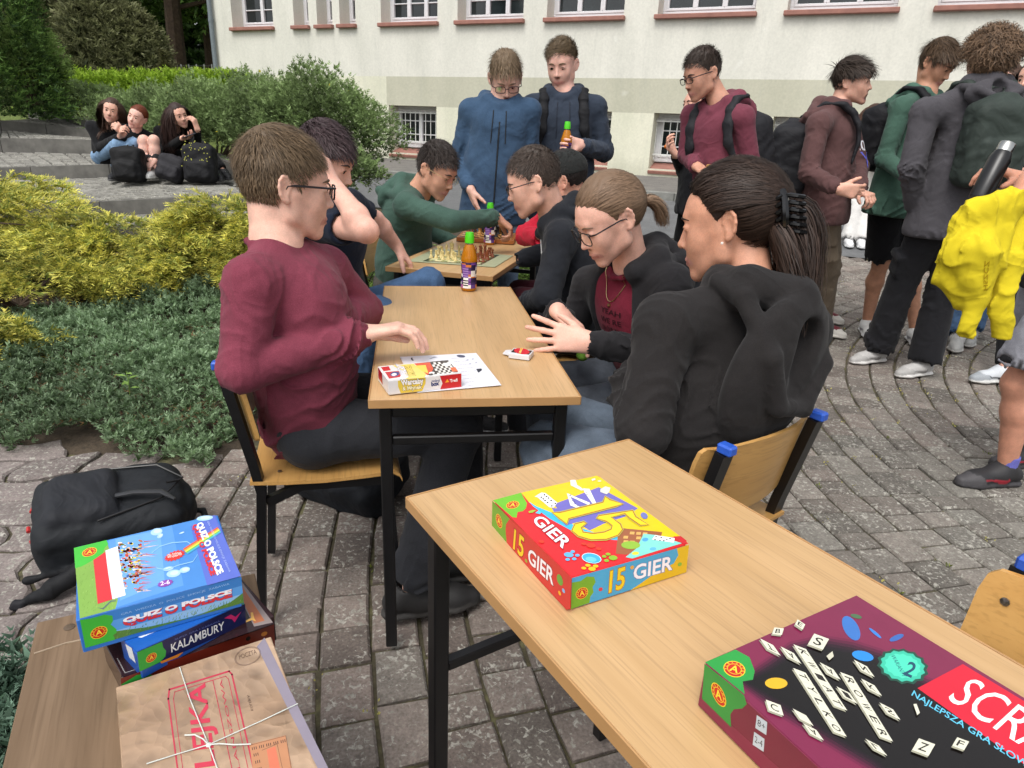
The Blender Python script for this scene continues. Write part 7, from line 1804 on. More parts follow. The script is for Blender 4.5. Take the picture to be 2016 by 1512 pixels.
# -- boy in the cap behind him
J = dict(pel=V3(.40, 3.42, .56), neck=at(1120, 405, 3.42), head=at(1112, 357, 3.38), fwd=(-.95, -.1, -.1), face=(-.93, .25, -.25), shL=at(1085, 432, 3.28), shR=at(1130, 420, 3.6), elL=at(1036, 463, 3.30), wrL=at(1062, 468, 3.14),
         elR=V3(.15, 3.6, .85), wrR=V3(.0, 3.6, .82), knL=V3(.02, 3.32, .55), anL=V3(.05, 3.3, .1), knR=V3(.02, 3.5, .55), anR=V3(.05, 3.5, .1), toe=(-1, 0, 0))
E, T, M = person('person in a black cap and red sweatshirt half hidden behind the profile boy', J, SEAT, skin='cf9a84', hs=1.04, near=True, hair=dict(style='short', kind='fade', col='241d1b', n=2500, L=.02, w=.003, K=4),
       top=dict(name='sweatshirt', col='b01f33', wr=1.), legs=dict(col='3c1820'))
s = S(); s.ell(T(0, -.012, .052), V3(.088, .106, .090) * 1.04, M, k=.01, col='2a2c2b'); s.cut(T(0, 0, .030), T(0, 0, 0) - T(0, 0, .1), .004); s.cone(T(-.05, .09, .036), T(.05, .09, .036), .012, k=.01, col='2a2c2b'); s.ell(T(0, .125, .034), V3(.062, .055, .007), M, k=.01, col='2a2c2b'); s.ell(T(0, -.02, .143), V3(.008, .008, .006), M, k=.004, col='2a2c2b')
job([(s, .006)], 'cap', FAB, E)
# -- girl in glasses
J = dict(pel=V3(.50, 2.16, .56), neck=at(1243, 520, 2.10), head=at(1203, 432, 2.035), fwd=(-.88, -.40, -.05), face=(-.78, -.30, -.50), hup=(-.3, -.1, .9), shR=at(1163, 560, 2.28), shL=at(1322, 560, 1.99), elL=at(1305, 700, 1.90), wrL=at(1158, 674, 1.83),
         elR=at(1120, 660, 2.30), wrR=at(1098, 612, 2.06), knL=V3(.13, 1.86, .56), anL=V3(.14, 1.80, .1), knR=V3(.10, 2.12, .56), anR=V3(.14, 2.1, .1), toe=(-1, -.1, 0))
E, T, M = person('girl in glasses with tied blonde hair, black jacket open over a maroon t-shirt', J, SEAT, skin='e2b09c', hs=1.0, bulk=.95, fem=True, hero=True, face=.45,
       hair=dict(style='tied', kind='female', col='7d6550', n=6500, tie=(.0, -.118, -.005), w=.0018, K=8, cv=.3, vol=.7, tail=[([(0, -.115, -.005), (0, -.145, -.02), (.0, -.16, -.06), (.01, -.15, -.11)], .018, .008, 420, .006)]),
       glasses=dict(col='black', r=.0018, hw=.026, hh=.021, sq=.75, z=.002), top=dict(name='jacket', col='262527', hood=True, hr=1.05, drop=.12, wr=1.9, open=.10, loose=1.06), inner=dict(name='t_shirt', col='6c2030', sleeve='short', wr=.8, nr=1.15, hem=-.02),
       legs=dict(col='4b5058', mat=DENIM), shoes=dict(col='222222', sole='cccccc'),
       hands=dict(L=dict(d=(-1, .08, .10), n=(.05, .85, -.35), curl=[.10, .14, .16, .10], spread=.26, thumb=.55, k=.95), R=dict(d=(.55, -.45, -.42), n=(-.3, .2, -.9), curl=[.25, .3, .9, 1.], spread=.05, k=.93)))
m = MB(); nb_ = J['neck']; f3 = nrm(V3(-.88, -.40, 0)); r3 = V3(f3[1], -f3[0], 0); SI = LAST['inner']; pts = []
for i in range(17):
    t = i / 16 * 2 - 1; q = V3(*nb_) + r3 * .078 * t * (1 - .25 * abs(t)) + f3 * (.16) + V3(0, 0, .04 - .20 * (1 - t * t) ** 1.0 * .78); pts.append(march(SI, q, f3, 26, .003))
m.tube(pts, .0014, 5); m.lathe(pts[8] - V3(0, 0, .012), [(.001, -.006), (.006, -.004), (.006, .004), (.001, .006)], 8, f3); o = m.build('necklace', GOLD, E, True)
for v in o.data.vertices: v.co -= E.location
up_j = nrm(V3(*nb_) - J['pel']); cx_ = V3(*nb_) * .62 + J['pel'] * .38 + f3 * .3
for k_, w_ in enumerate(('YEAH', 'WE RE', 'ON OUR WAY', 'HERE')):
    c_ = cx_ - up_j * .032 * k_ - r3 * -.0; cloth_text(E, SI, w_, c_ - r3 * -.045, c_ - r3 * .05, c_ - r3 * -.045 + up_j * .018, -f3, '2a0d14')
s = S(); q = march(SI, V3(*nb_) * .40 + J['pel'] * .60 + f3 * .3 + r3 * .01, f3, 30, -.012); s.ell(q, (.022, .022, .036), None, k=.004, col='d8c23a'); s.ell(q - V3(0, 0, .04), (.02, .02, .02), None, k=.01, col='6f9a3a'); job([(s, .004)], 'print', PRNM, E)
# -- dark haired girl from behind
J = dict(pel=V3(.43, 1.52, .57), neck=at(1478, 578, 1.535), head=at(1437, 446, 1.60), fwd=(-.62, .78, -.12), face=(-.86, .42, -.22), hup=(-.1, .1, 1), shL=at(1310, 640, 1.44), shR=at(1580, 650, 1.68), elL=at(1265, 850, 1.33), wrL=at(1232, 745, 1.50),
         elR=V3(.52, 1.80, .74), wrR=V3(.30, 1.78, .70), knL=V3(.10, 1.62, .56), anL=V3(.13, 1.60, .1), knR=V3(.16, 1.86, .56), anR=V3(.2, 1.86, .1), toe=(-.8, .5, 0))
E, T, M = person('girl with dark hair in a claw clip and black hoodie, seen from behind', J, SEAT, skin='cc957a', hs=1.04, bulk=1.02, fem=True, hero=True,
       hair=dict(style='tied', kind='female', col='33261f', n=9000, tie=(-.01, -.122, .022), w=.0020, K=8, cv=.45, vol=1.25,
                 tail=[([(0, -.115, .02), (0, -.140, .005), (0.0, -.148, -.05), (-.01, -.135, -.13), (-.02, -.12, -.23)], .044, .016, 1900, .026), ([(-.035, -.10, .0), (-.05, -.12, -.04), (-.05, -.13, -.11), (-.045, -.13, -.18)], .028, .012, 900, .022)]),
       top=dict(name='hoodie', col='282626', hood=True, hr=1.45, drop=.27, wr=2.0, loose=1.10, hem=.02), legs=dict(col='5d6875', mat=DENIM, waist=.06), shoes=dict(col='222222', sole='cccccc')
       )
m = MB(); cl = mat_plain('glossy black claw', '0c0c0e', .15)
for k_ in range(2):
    for i in range(6):
        z_ = .062 - i * .018; sg_ = 1 - 2 * k_
        m.tube([T(-.056, -.122, z_ * .8), T(-.066, -.126 - sg_ * .010, z_ * .8), T(-.066, -.128 - sg_ * .020, z_ * .8 - .004), T(-.052, -.130 - sg_ * .030, z_ * .8 - .008)], .0048, 6)
m.tube([T(-.050, -.118, .060), T(-.066, -.124, .04), T(-.070, -.124, .01), T(-.066, -.122, -.014), T(-.052, -.12, -.030)], .0085, 8)
o = m.build('hair_claw', cl, E, True)
for v in o.data.vertices: v.co -= E.location
m = MB(); m.lathe(T(-.092, .002, -.030), [(.001, -.003), (.003, -.002), (.003, .002), (.001, .003)], 8); o = m.build('earring', mat_plain('pearl', 'e6e2d8', .2), E, True)
for v in o.data.vertices: v.co -= E.location
# -- standing: blue jacket
def stand(label, pelp, Y, neckp, headp, fwd, look, shR, shL, elR, wrR, elL, wrL, feet, **kw):
    """pixel points at forward distance Y (+ small offsets as third value)"""
    P = lambda q, d=0: at(q[0], q[1], Y + (q[2] if len(q) > 2 else 0))
    J = dict(pel=P(pelp), neck=P(neckp), head=P(headp), fwd=fwd, face=look, shR=P(shR), shL=P(shL), elR=P(elR), wrR=P(wrR), elL=P(elL), wrL=P(wrL))
    for k_, sg in (('R', 1), ('L', -1)):
        f = nrm(V3(fwd[0], fwd[1], 0)); rt = V3(f[1], -f[0], 0); hip = J['pel'] + rt * sg * .09
        if k_ in feet: a = feet[k_]
        else: a = V3(hip[0], hip[1], G(hip[0], hip[1]) + .085) + rt * sg * .02
        J['an' + k_] = a; J['kn' + k_] = (hip + a) / 2 + f * .035 + V3(0, 0, .02)
        if 'kn' in feet and k_ in feet['kn']: J['kn' + k_] = feet['kn'][k_]
    J['toe'] = feet.get('toe', fwd)
    if 'hup' in kw: J['hup'] = kw.pop('hup')
    return person(label, J, STD, **kw), J
(E, T, M), J = stand('tall boy in a zipped blue jacket and black-framed glasses looking down', (972, 388), 4.1, (985, 200), (995, 158), (.05, -1, 0), (.12, -.84, -.53), (926, 218), (1043, 218), (903, 318, .05), (926, 372, -.12), (1042, 322, .05), (1012, 372, -.12), {},
       hup=(0, -.5, .85), skin='dcae9c', hs=1.04, near=True, face=.4, hair=dict(style='short', col='7d6a54', n=3000, L=.045, w=.0032, top=.024, up=.5, cv=.4), glasses=dict(col='black', r=.0019, hh=.018),
       top=dict(name='jacket', col='3b516a', colhem='364a62', hood=True, hr=1.1, wr=1.6, zip=True, strings=.17, loose=1.06, hem=-.08), legs=dict(col='7d93ad', mat=DENIM), shoes=dict(col='dddddd', sole='dddddd'), hands=dict(R=dict(d=(.3, -.1, -.9), n=(.9, .3, 0), curl=.2)))
(E, T, M), J = stand('broad boy in a navy hoodie with a backpack, holding a juice bottle', (1105, 385), 4.35, (1110, 184), (1106, 130), (-.05, -1, 0), (-.30, -.90, -.30), (1048, 210), (1172, 212), (1030, 305, .05), (1062, 345, -.15), (1190, 300, .0), (1143, 286, -.30), {},
       skin='dfaf9e', hs=1.04, near=True, bulk=1.12, face=.5, hair=dict(style='swept', kind='fade', col='64543f', n=3000, L=.045, w=.003, top=.022, up=.5, dir=(.7, .5, .2)),
       top=dict(name='hoodie', col='343c49', hood=True, hr=1.15, wr=1.7, strings=.20, strcol='161d2b', hem=-.08), legs=dict(col='20242c'), shoes=dict(col='222222', sole='cccccc'), hands=dict(L=dict(d=(-.95, -.25, .12), n=(-.25, -.95, .1), curl=[.75, .8, .85, .9], thumb=.8, tc=.3)))
NAV = J
bw_ = V3(*J['wrL']) + V3(-.085, -.055, -.10); bottle('juice bottle with a green cap held by the boy in the navy hoodie', bw_, 1.0)
(E, T, M), J = stand('boy in a maroon hoodie and glasses with a black backpack, eating bread', (1425, 385), 4.05, (1418, 205), (1384, 150), (-.75, -.65, 0), (-.86, -.32, -.34), (1362, 228, .18), (1462, 232, -.16), (1352, 305, .15), (1372, 328, -.10), (1478, 330, -.15), (1440, 395, -.2), {},
       skin='c4917a', hs=1.0, near=True, bulk=1.02, face=.45, hair=dict(style='short', kind='fade', col='40362f', n=3200, L=.030, w=.003, top=.022, up=.6, whorl=(0, -.08, .09)), glasses=dict(col='black', r=.002, hh=.016),
       top=dict(name='hoodie', col='723b48', hood=True, hr=1.25, drop=.12, wr=1.7, hem=-.08), legs=dict(col='2a2c30'), shoes=dict(col='222222', sole='cccccc'), hands=dict(R=dict(d=(.35, -.8, -.25), n=(.2, -.2, -1), curl=[.5, .6, .7, .8], thumb=.2, tc=.5)))
MAR = J
s = S(); q = V3(*J['wrR']) + V3(.075, -.085, .005); s.rbox(q, (.034, .022, .006), .006, None, col='c89a5a'); job([(s, .004)], 'bread_slice', PRNM, lambda o: tag(o, 'small slice of bread in the hand of the boy in the maroon hoodie', 'bread'))
(E, T, M), J = stand('person in black almost hidden behind the boy in the maroon hoodie', (1372, 385), 5.0, (1385, 240), (1374, 210), (-1, -.1, 0), (-.9, -.3, .0), (1370, 262, .2), (1392, 262, -.1), (1345, 335, .1), (1330, 305, -.1), (1400, 340), (1380, 390), {},
       skin='dba893', hs=1.0, fem=True, hair=dict(style='tied', kind='female', col='3a2a22', n=900, tie=(0, -.12, 0)), top=dict(name='jacket', col='16161a', wr=1.), legs=dict(col='141416'), hands=dict(R=dict(d=(-.6, -.2, .5), n=(.3, -.3, .5), curl=.7)))
s = S(); s.ell(V3(*J['wrR']) + V3(-.07, -.02, .05), (.022, .014, .014), None, col='cf7a3a'); job([(s, .004)], 'snack', PRNM, lambda o: tag(o, 'orange snack held up in front of the barred basement window', 'snack'))
# -- brown hoodie
q1 = gp(1640, 655)
(E, T, M), J = stand('laughing boy in a brown printed hoodie and khaki cargo trousers with a backpack', (1622, 400), 4.45, (1650, 212), (1676, 165), (.93, -.35, .05), (.80, -.58, .02), (1612, 245, -.16), (1668, 238, .2), (1592, 340, -.22), (1652, 372, -.42), (1690, 330, .1), (1690, 378, -.25), dict(R=q1 + V3(-.10, -.0, 0), L=gp(1612, 628), toe=(.5, -.85, 0)),
       hup=(-.1, 0, 1), skin='d9a690', hs=1.0, near=True, bulk=1.0, mouth=.8, hair=dict(style='fringe', kind='fade', col='40362f', n=3000, L=.085, w=.0045, K=6, top=.026, up=.35, whorl=(0, -.09, .09)),
       top=dict(name='hoodie', col='5e4443', hood=True, hr=1.3, drop=.12, wr=1.9, loose=1.13, hem=-.05), legs=dict(col='7d7060', cargo=True, loose=1.15, wr=1.5), shoes=dict(col='6a1c2a', sole='d8d4cc', toec='c8c4bc'),
       hands=dict(R=dict(d=(.9, -.3, -.1), n=(.2, .9, .1), curl=[.6, .7, .8, .9], thumb=.6), L=dict(d=(.3, -.8, -.1), n=(0, .2, -1), curl=.9)))
BRO = J
f3 = nrm(V3(.93, -.35, 0)); r3 = V3(f3[1], -f3[0], 0); uj = nrm(J['neck'] - J['pel']); c_ = J['neck'] * .58 + J['pel'] * .42 + f3 * .4 + r3 * .02; vd = nrm(f3 * .75 + r3 * .65)
cloth_text(E, LAST['top'], '205', c_ + r3 * .085, c_ - r3 * .085, c_ + r3 * .085 + uj * .06, -vd, 'e4e4ea'); cloth_text(E, LAST['top'], '✶' if False else 'X', c_ + r3 * .04 - uj * .10, c_ - r3 * .05 - uj * .10, c_ + r3 * .04 - uj * .01, -vd, '5a62c8'); cloth_text(E, LAST['top'], '~V~', c_ + r3 * .03 + uj * .12, c_ - r3 * .08 + uj * .12, c_ + r3 * .03 + uj * .145, -vd, 'd8c02a')
# -- girl in white far behind
(E, T, M), J = stand('girl with long hair in a white printed top and wide white trousers near the road', (1698, 370), 8.2, (1722, 262), (1722, 232), (.3, -.95, 0), (.5, -.8, -.1), (1705, 276, .05), (1742, 276, -.05), (1700, 312), (1722, 318, -.2), (1748, 315), (1735, 330, -.2), dict(R=gp(1668, 484), L=gp(1692, 486), toe=(-.3, -1, 0)),
       skin='dbab96', fem=True, hs=1.05, bulk=.9, hair=dict(style='long', kind='female', col='4a342a', n=1400, L=.34, K=8, w=.008), top=dict(name='t_shirt', col='c9c7bf', sleeve='short', hem=-.02), bare_arm='LR', legs=dict(col='d2d0cc', ankle=.095, loose=1.1), shoes=dict(col='dedede', sole='dddddd'), hands=dict(R=dict(d=(.8, -.3, .3), n=(0, 0, -1)), L=dict(d=(-.7, -.3, .2), n=(0, 0, -1))))
# -- green hoodie, black shorts
q1 = gp(1702, 655); q2 = gp(1795, 672)
(E, T, M), J = stand('boy in a green hoodie and black shorts with white socks, looking down', (1758, 392), 4.60, (1822, 186), (1842, 128), (.55, -.82, 0), (.50, -.72, -.48), (1775, 212, -.10), (1868, 208, .15), (1742, 312, -.12), (1790, 350, -.35), (1890, 320, .1), (1850, 350, -.2), dict(R=q1, L=q2, toe=(-.25, -.95, 0)),
       hup=(.2, -.3, .9), skin='c08d72', hs=1.02, near=True, face=.4, hair=dict(style='fringe', col='52402f', n=3000, L=.075, w=.0042, K=6, top=.022, up=.35, whorl=(0, -.08, .10), cv=.4),
       top=dict(name='hoodie', col='486558', hood=True, hr=1.1, wr=1.8, loose=1.05, hem=-.04), legs=dict(name='shorts', col='141417', short=.90, bare=True, loose=1.12), shoes=dict(col='d4d4d2', sole='dadada', stripe='9a9aa0', sock='c9c9d8', sockh=.12), hands=dict(R=dict(d=(.5, -.6, 0), n=(0, 0, -1), curl=.8)))
GRE = J
# -- curly boy from behind
q1 = gp(1722, 712); q2 = gp(1812, 738)
(E, T, M), J = stand('curly-haired boy in a charcoal hoodie and black cargo trousers, seen from behind', (1872, 425), 3.98, (1932, 172), (1946, 118), (.06, .99, 0), (.02, .98, .05), (2032, 222), (1822, 222), (2062, 335, -.02), (2045, 425, .0), (1795, 330, -.05), (1800, 415, .05), dict(L=q1, R=q2, toe=(-.9, -.35, 0), toeR=(.8, .3, 0)),
       skin='d2a08a', hs=1.06, near=True, bulk=1.12, hair=dict(style='curly', col='6a5440', n=5200, L=.085, w=.0055, K=10, cv=.55, top=.014), top=dict(name='hoodie', col='4c4a4e', hood=True, hr=1.35, drop=.07, wr=1.9, loose=1.12, hem=-.05), legs=dict(col='232326', cargo=True, loose=1.2, ankle=.072, wr=1.5), shoes=dict(col='b9b7b4', sole='e0deda', toec='a9a7a4', stripe='8a8886'), hands=dict(L=dict(d=(0, 0, -1), n=(1, 0, 0))))
CUR = J
# -- girls behind him
(E, T, M), J = stand('girl with long brown hair and jeans, her face just past the curly-haired boy', (1975, 360), 5.15, (1992, 205), (1978, 168), (-.8, -.5, 0), (-.85, -.45, -.05), (1975, 222, .1), (2020, 222, -.1), (1970, 300), (1960, 330, -.2), (2030, 300), (2010, 330, -.2), dict(R=gp(1880, 682), L=gp(1905, 672), toe=(-.5, -.8, 0)),
       skin='e0b09c', fem=True, hs=1.05, hair=dict(style='long', kind='female', col='4f3a2f', n=2200, L=.40, K=9, w=.006), top=dict(name='sweatshirt', col='3c3336'), legs=dict(col='4a6484', mat=DENIM, ankle=.08), shoes=dict(col='9a9a98', sole='c8c8c4'))
(E, T, M), J = stand('person with dark hair in black trousers cut by the right frame edge, behind the others', (2052, 330), 4.75, (2040, 195), (2036, 160), (-.9, -.3, 0), (-.9, -.4, 0), (2015, 225, .15), (2070, 225, -.1), (2030, 300), (2010, 335, -.2), (2080, 300), (2070, 335, -.2), dict(R=gp(1968, 752) , L=gp(2025, 745), toe=(-1, -.15, 0)),
       skin='dba893', fem=True, hair=dict(style='long', kind='female', col='3c2c28', n=1500, L=.36, K=8, w=.006), top=dict(name='sweatshirt', col='2c2a2e'), legs=dict(col='1a1a1c', ankle=.05), shoes=dict(col='c4c8cc', sole='e0e0dc', toec='9a9fa4', stripe='2a2c30'))
# -- person cut by the right edge
q1 = V3(2.14, 2.60, .085); q2 = V3(2.42, 2.8, .085)
J = dict(pel=V3(2.16, 2.62, .93), neck=V3(2.20, 2.58, 1.46), head=V3(2.18, 2.58, 1.64), fwd=(-1, .1, 0), face=(-1, .1, 0), shR=V3(2.19, 2.80, 1.42), shL=V3(2.20, 2.40, 1.42), elR=at(2085, 455, 2.62), wrR=at(2010, 352, 2.50), elL=at(2055, 330, 2.28), wrL=at(1972, 436, 2.20),
         anL=q1, anR=q2, knL=V3(1.98, 2.60, .50), knR=V3(2.3, 2.85, .5), toe=(-.97, -.15, 0))
J['knL'] = at(2002, 755, 2.6); 
E, T, M = person('person cut off by the right frame edge in grey shorts and black trail shoes', J, STD, skin='c88f76', near=True, face=0, hair=dict(style='short', col='3a2c24', n=1500, L=.03),
       top=dict(name='t_shirt', col='17181c', sleeve='short', hem=-.03), bare_arm='LR', legs=dict(name='shorts', col='9a9ba3', short=.80, bare=True, loose=1.25), shoes=dict(col='2b2a2c', sole='3a383a', toec='4a484a', lace='3a1c28', stripe='a02836', sock='6f70c0', sockh=.06, k=1.05),
       hands=dict(R=dict(d=(-.86, .1, .30), n=(-.35, .3, -.9), curl=[.55, .6, .65, .7], thumb=.9, tc=.1), L=dict(d=(-.5, .1, -.85), n=(.4, .5, -.3), curl=.8)))
# black flask in that hand
a_, b_ = at(1984, 283, 2.44), at(1938, 372, 2.40); ax_ = nrm(a_ - b_); L_ = np.linalg.norm(a_ - b_) * 1.25; b_ = a_ - ax_ * L_
E = empty('drinking_flask', b_); tag(E, 'black drinking flask with a silver cap held at the right frame edge', 'flask')
m = MB(); m.lathe((0, 0, 0), [(.001, 0), (.032, .002), (.034, .01), (.034, L_ * .72), (.027, L_ * .84), (.001, L_ * .84)], 24, ax_); m.build('bottle', mat_plain('matt black enamel', '101011', .3), E, True)
m = MB(); m.lathe((0, 0, 0), [(.001, L_ * .842), (.025, L_ * .842), (.0255, L_ * .99), (.024, L_), (.001, L_)], 24, ax_); m.build('cap', mat_plain('brushed steel', 'b4b4b0', .25, 1.), E, True)
# yellow hoodie held over the arm
yz = lambda x, y, Y: at(x, y, Y); s = S(); Yc = 'd2be26'
s.chain([yz(1900, 445, 2.22), yz(1930, 412, 2.18), yz(1985, 398, 2.2), yz(2030, 400, 2.25)], [.028, .036, .038, .035], k=.03, col=Yc, wr=(.012, 37, 1., 1.1, 'l'), fl=((.2, .95, .2), 1.5))
s.chain([yz(1895, 440, 2.2), yz(1888, 500, 2.17), yz(1908, 550, 2.15)], [.036, .042, .032], k=.04, col=Yc, wr=(.016, 31, 1., 1.1, 'l'), fl=((.2, .95, .2), 1.5)); s.chain([yz(1945, 430, 2.2), yz(1935, 500, 2.14), yz(1925, 560, 2.14)], [.038, .038, .030], k=.04, col=Yc, wr=(.016, 31, 1., 1.1, 'l'), fl=((.2, .95, .2), 1.5))
s.chain([yz(1868, 520, 2.2), yz(1855, 545, 2.2), yz(1900, 590, 2.18)], [.028, .022, .04], k=.03, col=Yc, wr=(.01, 37, 1., 1.1, 'l'), fl=((.2, .95, .2), 1.5))
s.chain([yz(1980, 420, 2.2), yz(1950, 520, 2.16), yz(1925, 590, 2.15), yz(1900, 655, 2.15)], [.040, .032, .029, .028], k=.02, col=Yc, wr=(.013, 33, 1., 1.1, 'l'), fl=((.2, .95, .2), 1.5))
s.chain([yz(2000, 430, 2.25), yz(1985, 520, 2.18), yz(1975, 600, 2.16), yz(1974, 662, 2.16)], [.040, .035, .032, .032], k=.02, col=Yc, wr=(.013, 33, 1., 1.1, 'l'), fl=((.2, .95, .2), 1.5))
s.cone(yz(1893, 668, 2.14), yz(1888, 690, 2.14), .022, .026, k=.006, op='-'); s.cut(yz(1974, 668, 2.16), (0, 0, -1), .004)
job([(s, .006)], 'hoodie', mat_attr('bright yellow cotton', rough=.9, fine=600, amp=.06, bump=.3, big=8, bigamp=.06, spec=.2, folds=.32), lambda o: tag(o, 'bright yellow hoodie hanging over the arm at the right frame edge', 'hoodie'))
YS = s; E15 = None
for nm_, p0, p1, pt_ in (('MSZ', (1897, 600), (1925, 535), (1888, 596)), ('HSZCZ', (1995, 560), (1992, 500), (2004, 560))):
    cloth_text(None, YS, nm_, at(*p0, 2.0), at(*p1, 2.0), at(*pt_, 2.0), _fw, 'a88a0a', 'sleeve_lettering'); PRINTS[-1].lab = ('dark yellow lettering on the %s sleeve of the yellow hoodie' % ('left hanging' if nm_ == 'MSZ' else 'right hanging'))
# -- three girls on the steps
def sit(label, X, head, neck, pel, kn, an, arms, toe, **kw):
    Y = 7.62; P = lambda q: at(q[0], q[1], q[2]); J = dict(pel=P(pel), neck=P(neck), head=P(head), fwd=X[0], face=X[1], knR=P(kn[0]), knL=P(kn[1]), anR=P(an[0]), anL=P(an[1]), elR=P(arms[0]), wrR=P(arms[1]), elL=P(arms[2]), wrL=P(arms[3]), toe=toe)
    return person(label, J, 'girls sitting on the steps', fem=True, bulk=.92, hs=.97, **kw), J
sit('girl with long straight brown hair in black and pale jeans, leftmost on the steps', ((.35, -1, 0), (.35, -.93, -.05)), (219, 219, 7.55), (213, 252, 7.62), (214, 312, 7.78), ((233, 282, 7.32), (262, 282, 7.32)), ((229, 338, 7.30), (255, 338, 7.30)), ((196, 290, 7.55), (236, 268, 7.28), (238, 292, 7.5), (243, 265, 7.28)), (.2, -1, 0),
    skin='d9a994', hair=dict(style='long', kind='female', col='4a372c', n=2600, L=.42, K=9, w=.006, wav=.03), top=dict(name='sweatshirt', col='1e1e20', wr=1.2), legs=dict(col='7f9dbd', mat=DENIM), shoes=dict(col='1c1c1e', sole='777777'), hands=dict(R=dict(d=(.4, -.4, .6), n=(.8, .3, 0), curl=.9), L=dict(d=(-.2, -.4, .6), n=(-.8, .3, 0), curl=.9)))
sit('red-haired girl with bare knees in black, in the middle of the steps', ((.15, -1, -.1), (.02, -1, .0)), (270, 232, 7.50), (269, 258, 7.58), (275, 315, 7.80), ((283, 276, 7.28), (303, 276, 7.28)), ((284, 334, 7.22), (304, 334, 7.22)), ((256, 292, 7.5), (298, 315, 7.18), (312, 292, 7.5), (305, 316, 7.15)), (.15, -1, 0),
    skin='e3b3a2', hair=dict(style='tied', kind='female', col='6e3620', n=1800, tie=(0, -.12, .01), vol=.8), top=dict(name='sweatshirt', col='1e1e20', wr=1.2), legs=dict(name='shorts', col='121214', short=.45, bare=True), shoes=dict(col='c9c9c6', sole='d8d8d4'), hands=dict(R=dict(d=(.6, -.3, -.4), n=(0, .5, -.6), curl=.6), L=dict(d=(-.5, -.3, -.5), n=(0, .5, -.6), curl=.6)))
(E, T, M), JP = sit('girl with long wavy dark hair holding a phone, rightmost on the steps', ((.4, -1, 0), (.75, -.65, -.05)), (352, 229, 7.55), (346, 258, 7.64), (350, 315, 7.85), ((390, 296, 7.42), (405, 292, 7.5)), ((425, 338, 7.22), (440, 336, 7.32)), ((330, 292, 7.55), (360, 272, 7.32), (388, 290, 7.5), (389, 255, 7.30)), (.6, -.8, 0),
    skin='dba994', hair=dict(style='long', kind='female', col='3a2a26', n=2600, L=.42, K=9, w=.007, wav=.16), top=dict(name='sweatshirt', col='121214', wr=1.), legs=dict(col='131315'), shoes=dict(col='19191b', sole='444444'), hands=dict(R=dict(d=(.8, -.3, .1), n=(0, -.3, .9), curl=.5), L=dict(d=(-.2, -.1, .9), n=(-.8, .1, 0), curl=.7)))
m = MB(); q = at(372, 267, 7.25); m.box((0, 0, 0), (.15, .075, .009), Matrix.Rotation(.3, 3, 'Z') @ Matrix.Rotation(-.35, 3, 'Y'), .003); o = m.build('phone', mat_plain('dark phone glass', '30323a', .15), None); o.location = tuple(q); tag(o, 'dark phone in the hand of the rightmost girl on the steps', 'phone')
# -- backpacks
def backpack(label, c, R_, k=(.16, .09, .23), col='17171a', col2=None, straps=True, group='backpacks', res=.009, extra=None, kind='backpack'):
    """c centre, R_ 3x3 (columns: width, depth towards front pocket, up)"""
    s = S(); M_ = np.array(R_, float); P = lambda x, y, z: np.array(c, float) + M_ @ V3(x, y, z); w, d, h = k; c2 = col2 or col
    s.rbox(P(0, 0, -.02 * h / .23), (w * .62, d * .55, h * .66), w * .36, M_, k=.03, col=col); s.ell(P(0, -.005, h * .50), (w * .86, d * .95, h * .50), M_, k=.04, col=col)
    s.rbox(P(0, d * .78, -h * .38), (w * .50, d * .30, h * .28), w * .26, M_, k=.010, col=c2); s.ell(P(0, d * .74, h * .22), (w * .70, d * .36, h * .40), M_, k=.006, col=c2)
    s.chain([P(-w * .92, d * .1, -h * .4), P(-w * .98, d * .15, h * .2), P(-w * .62, d * .2, h * .82), P(0, d * .2, h * .99), P(w * .62, d * .2, h * .82), P(w * .98, d * .15, h * .2), P(w * .92, d * .1, -h * .4)], .006, k=.004, col=col)
    s.chain([P(-.03, -d * .8, h * .9), P(-.03, -d * .9, h * 1.08), P(.03, -d * .9, h * 1.08), P(.03, -d * .8, h * .9)], .008, k=.006, col=col)
    if straps:
        for x in (-1, 1): s.chain([P(x * .05, -d * .9, h * .8), P(x * w * .5, -d * 1.5, h * .35), P(x * w * .62, -d * 1.5, -h * .3), P(x * w * .8, -d * .7, -h * .8)], [.018, .022, .016, .009], k=.012, col=col)
    if extra: extra(s, P)
    E = empty(kind, (c[0], c[1], min(P(0, 0, -h)[2], c[2]))); tag(E, label, 'backpack', group); job([(s, res)], 'bag', NYLON, E, lambda p: .0045 * np.sin(p[:, 0] * 38 + 3 * np.sin(p[:, 2] * 21)) * np.sin(p[:, 2] * 31 + 2 * np.sin(p[:, 1] * 27)))
    m = MB(); m.tube([P(-w * .5, d * 1.12, h * .02), P(0, d * 1.17, h * .06), P(w * .5, d * 1.12, h * .02)], .003, 6); m.tube([P(w * .2, d * 1.17, h * .02), P(w * .22, d * 1.19, -h * .12)], .004, 6); o = m.build('zipper', BLK, E, True)
    for v in o.data.vertices: v.co -= E.location
    return E, P
def frame(fwd_, up_=(0, 0, 1)):  # columns: width, y = outward front-pocket direction, up
    y = nrm(fwd_); z = nrm(V3(*up_) - y * np.dot(up_, y)); return np.stack([np.cross(y, z), y, z], 1)
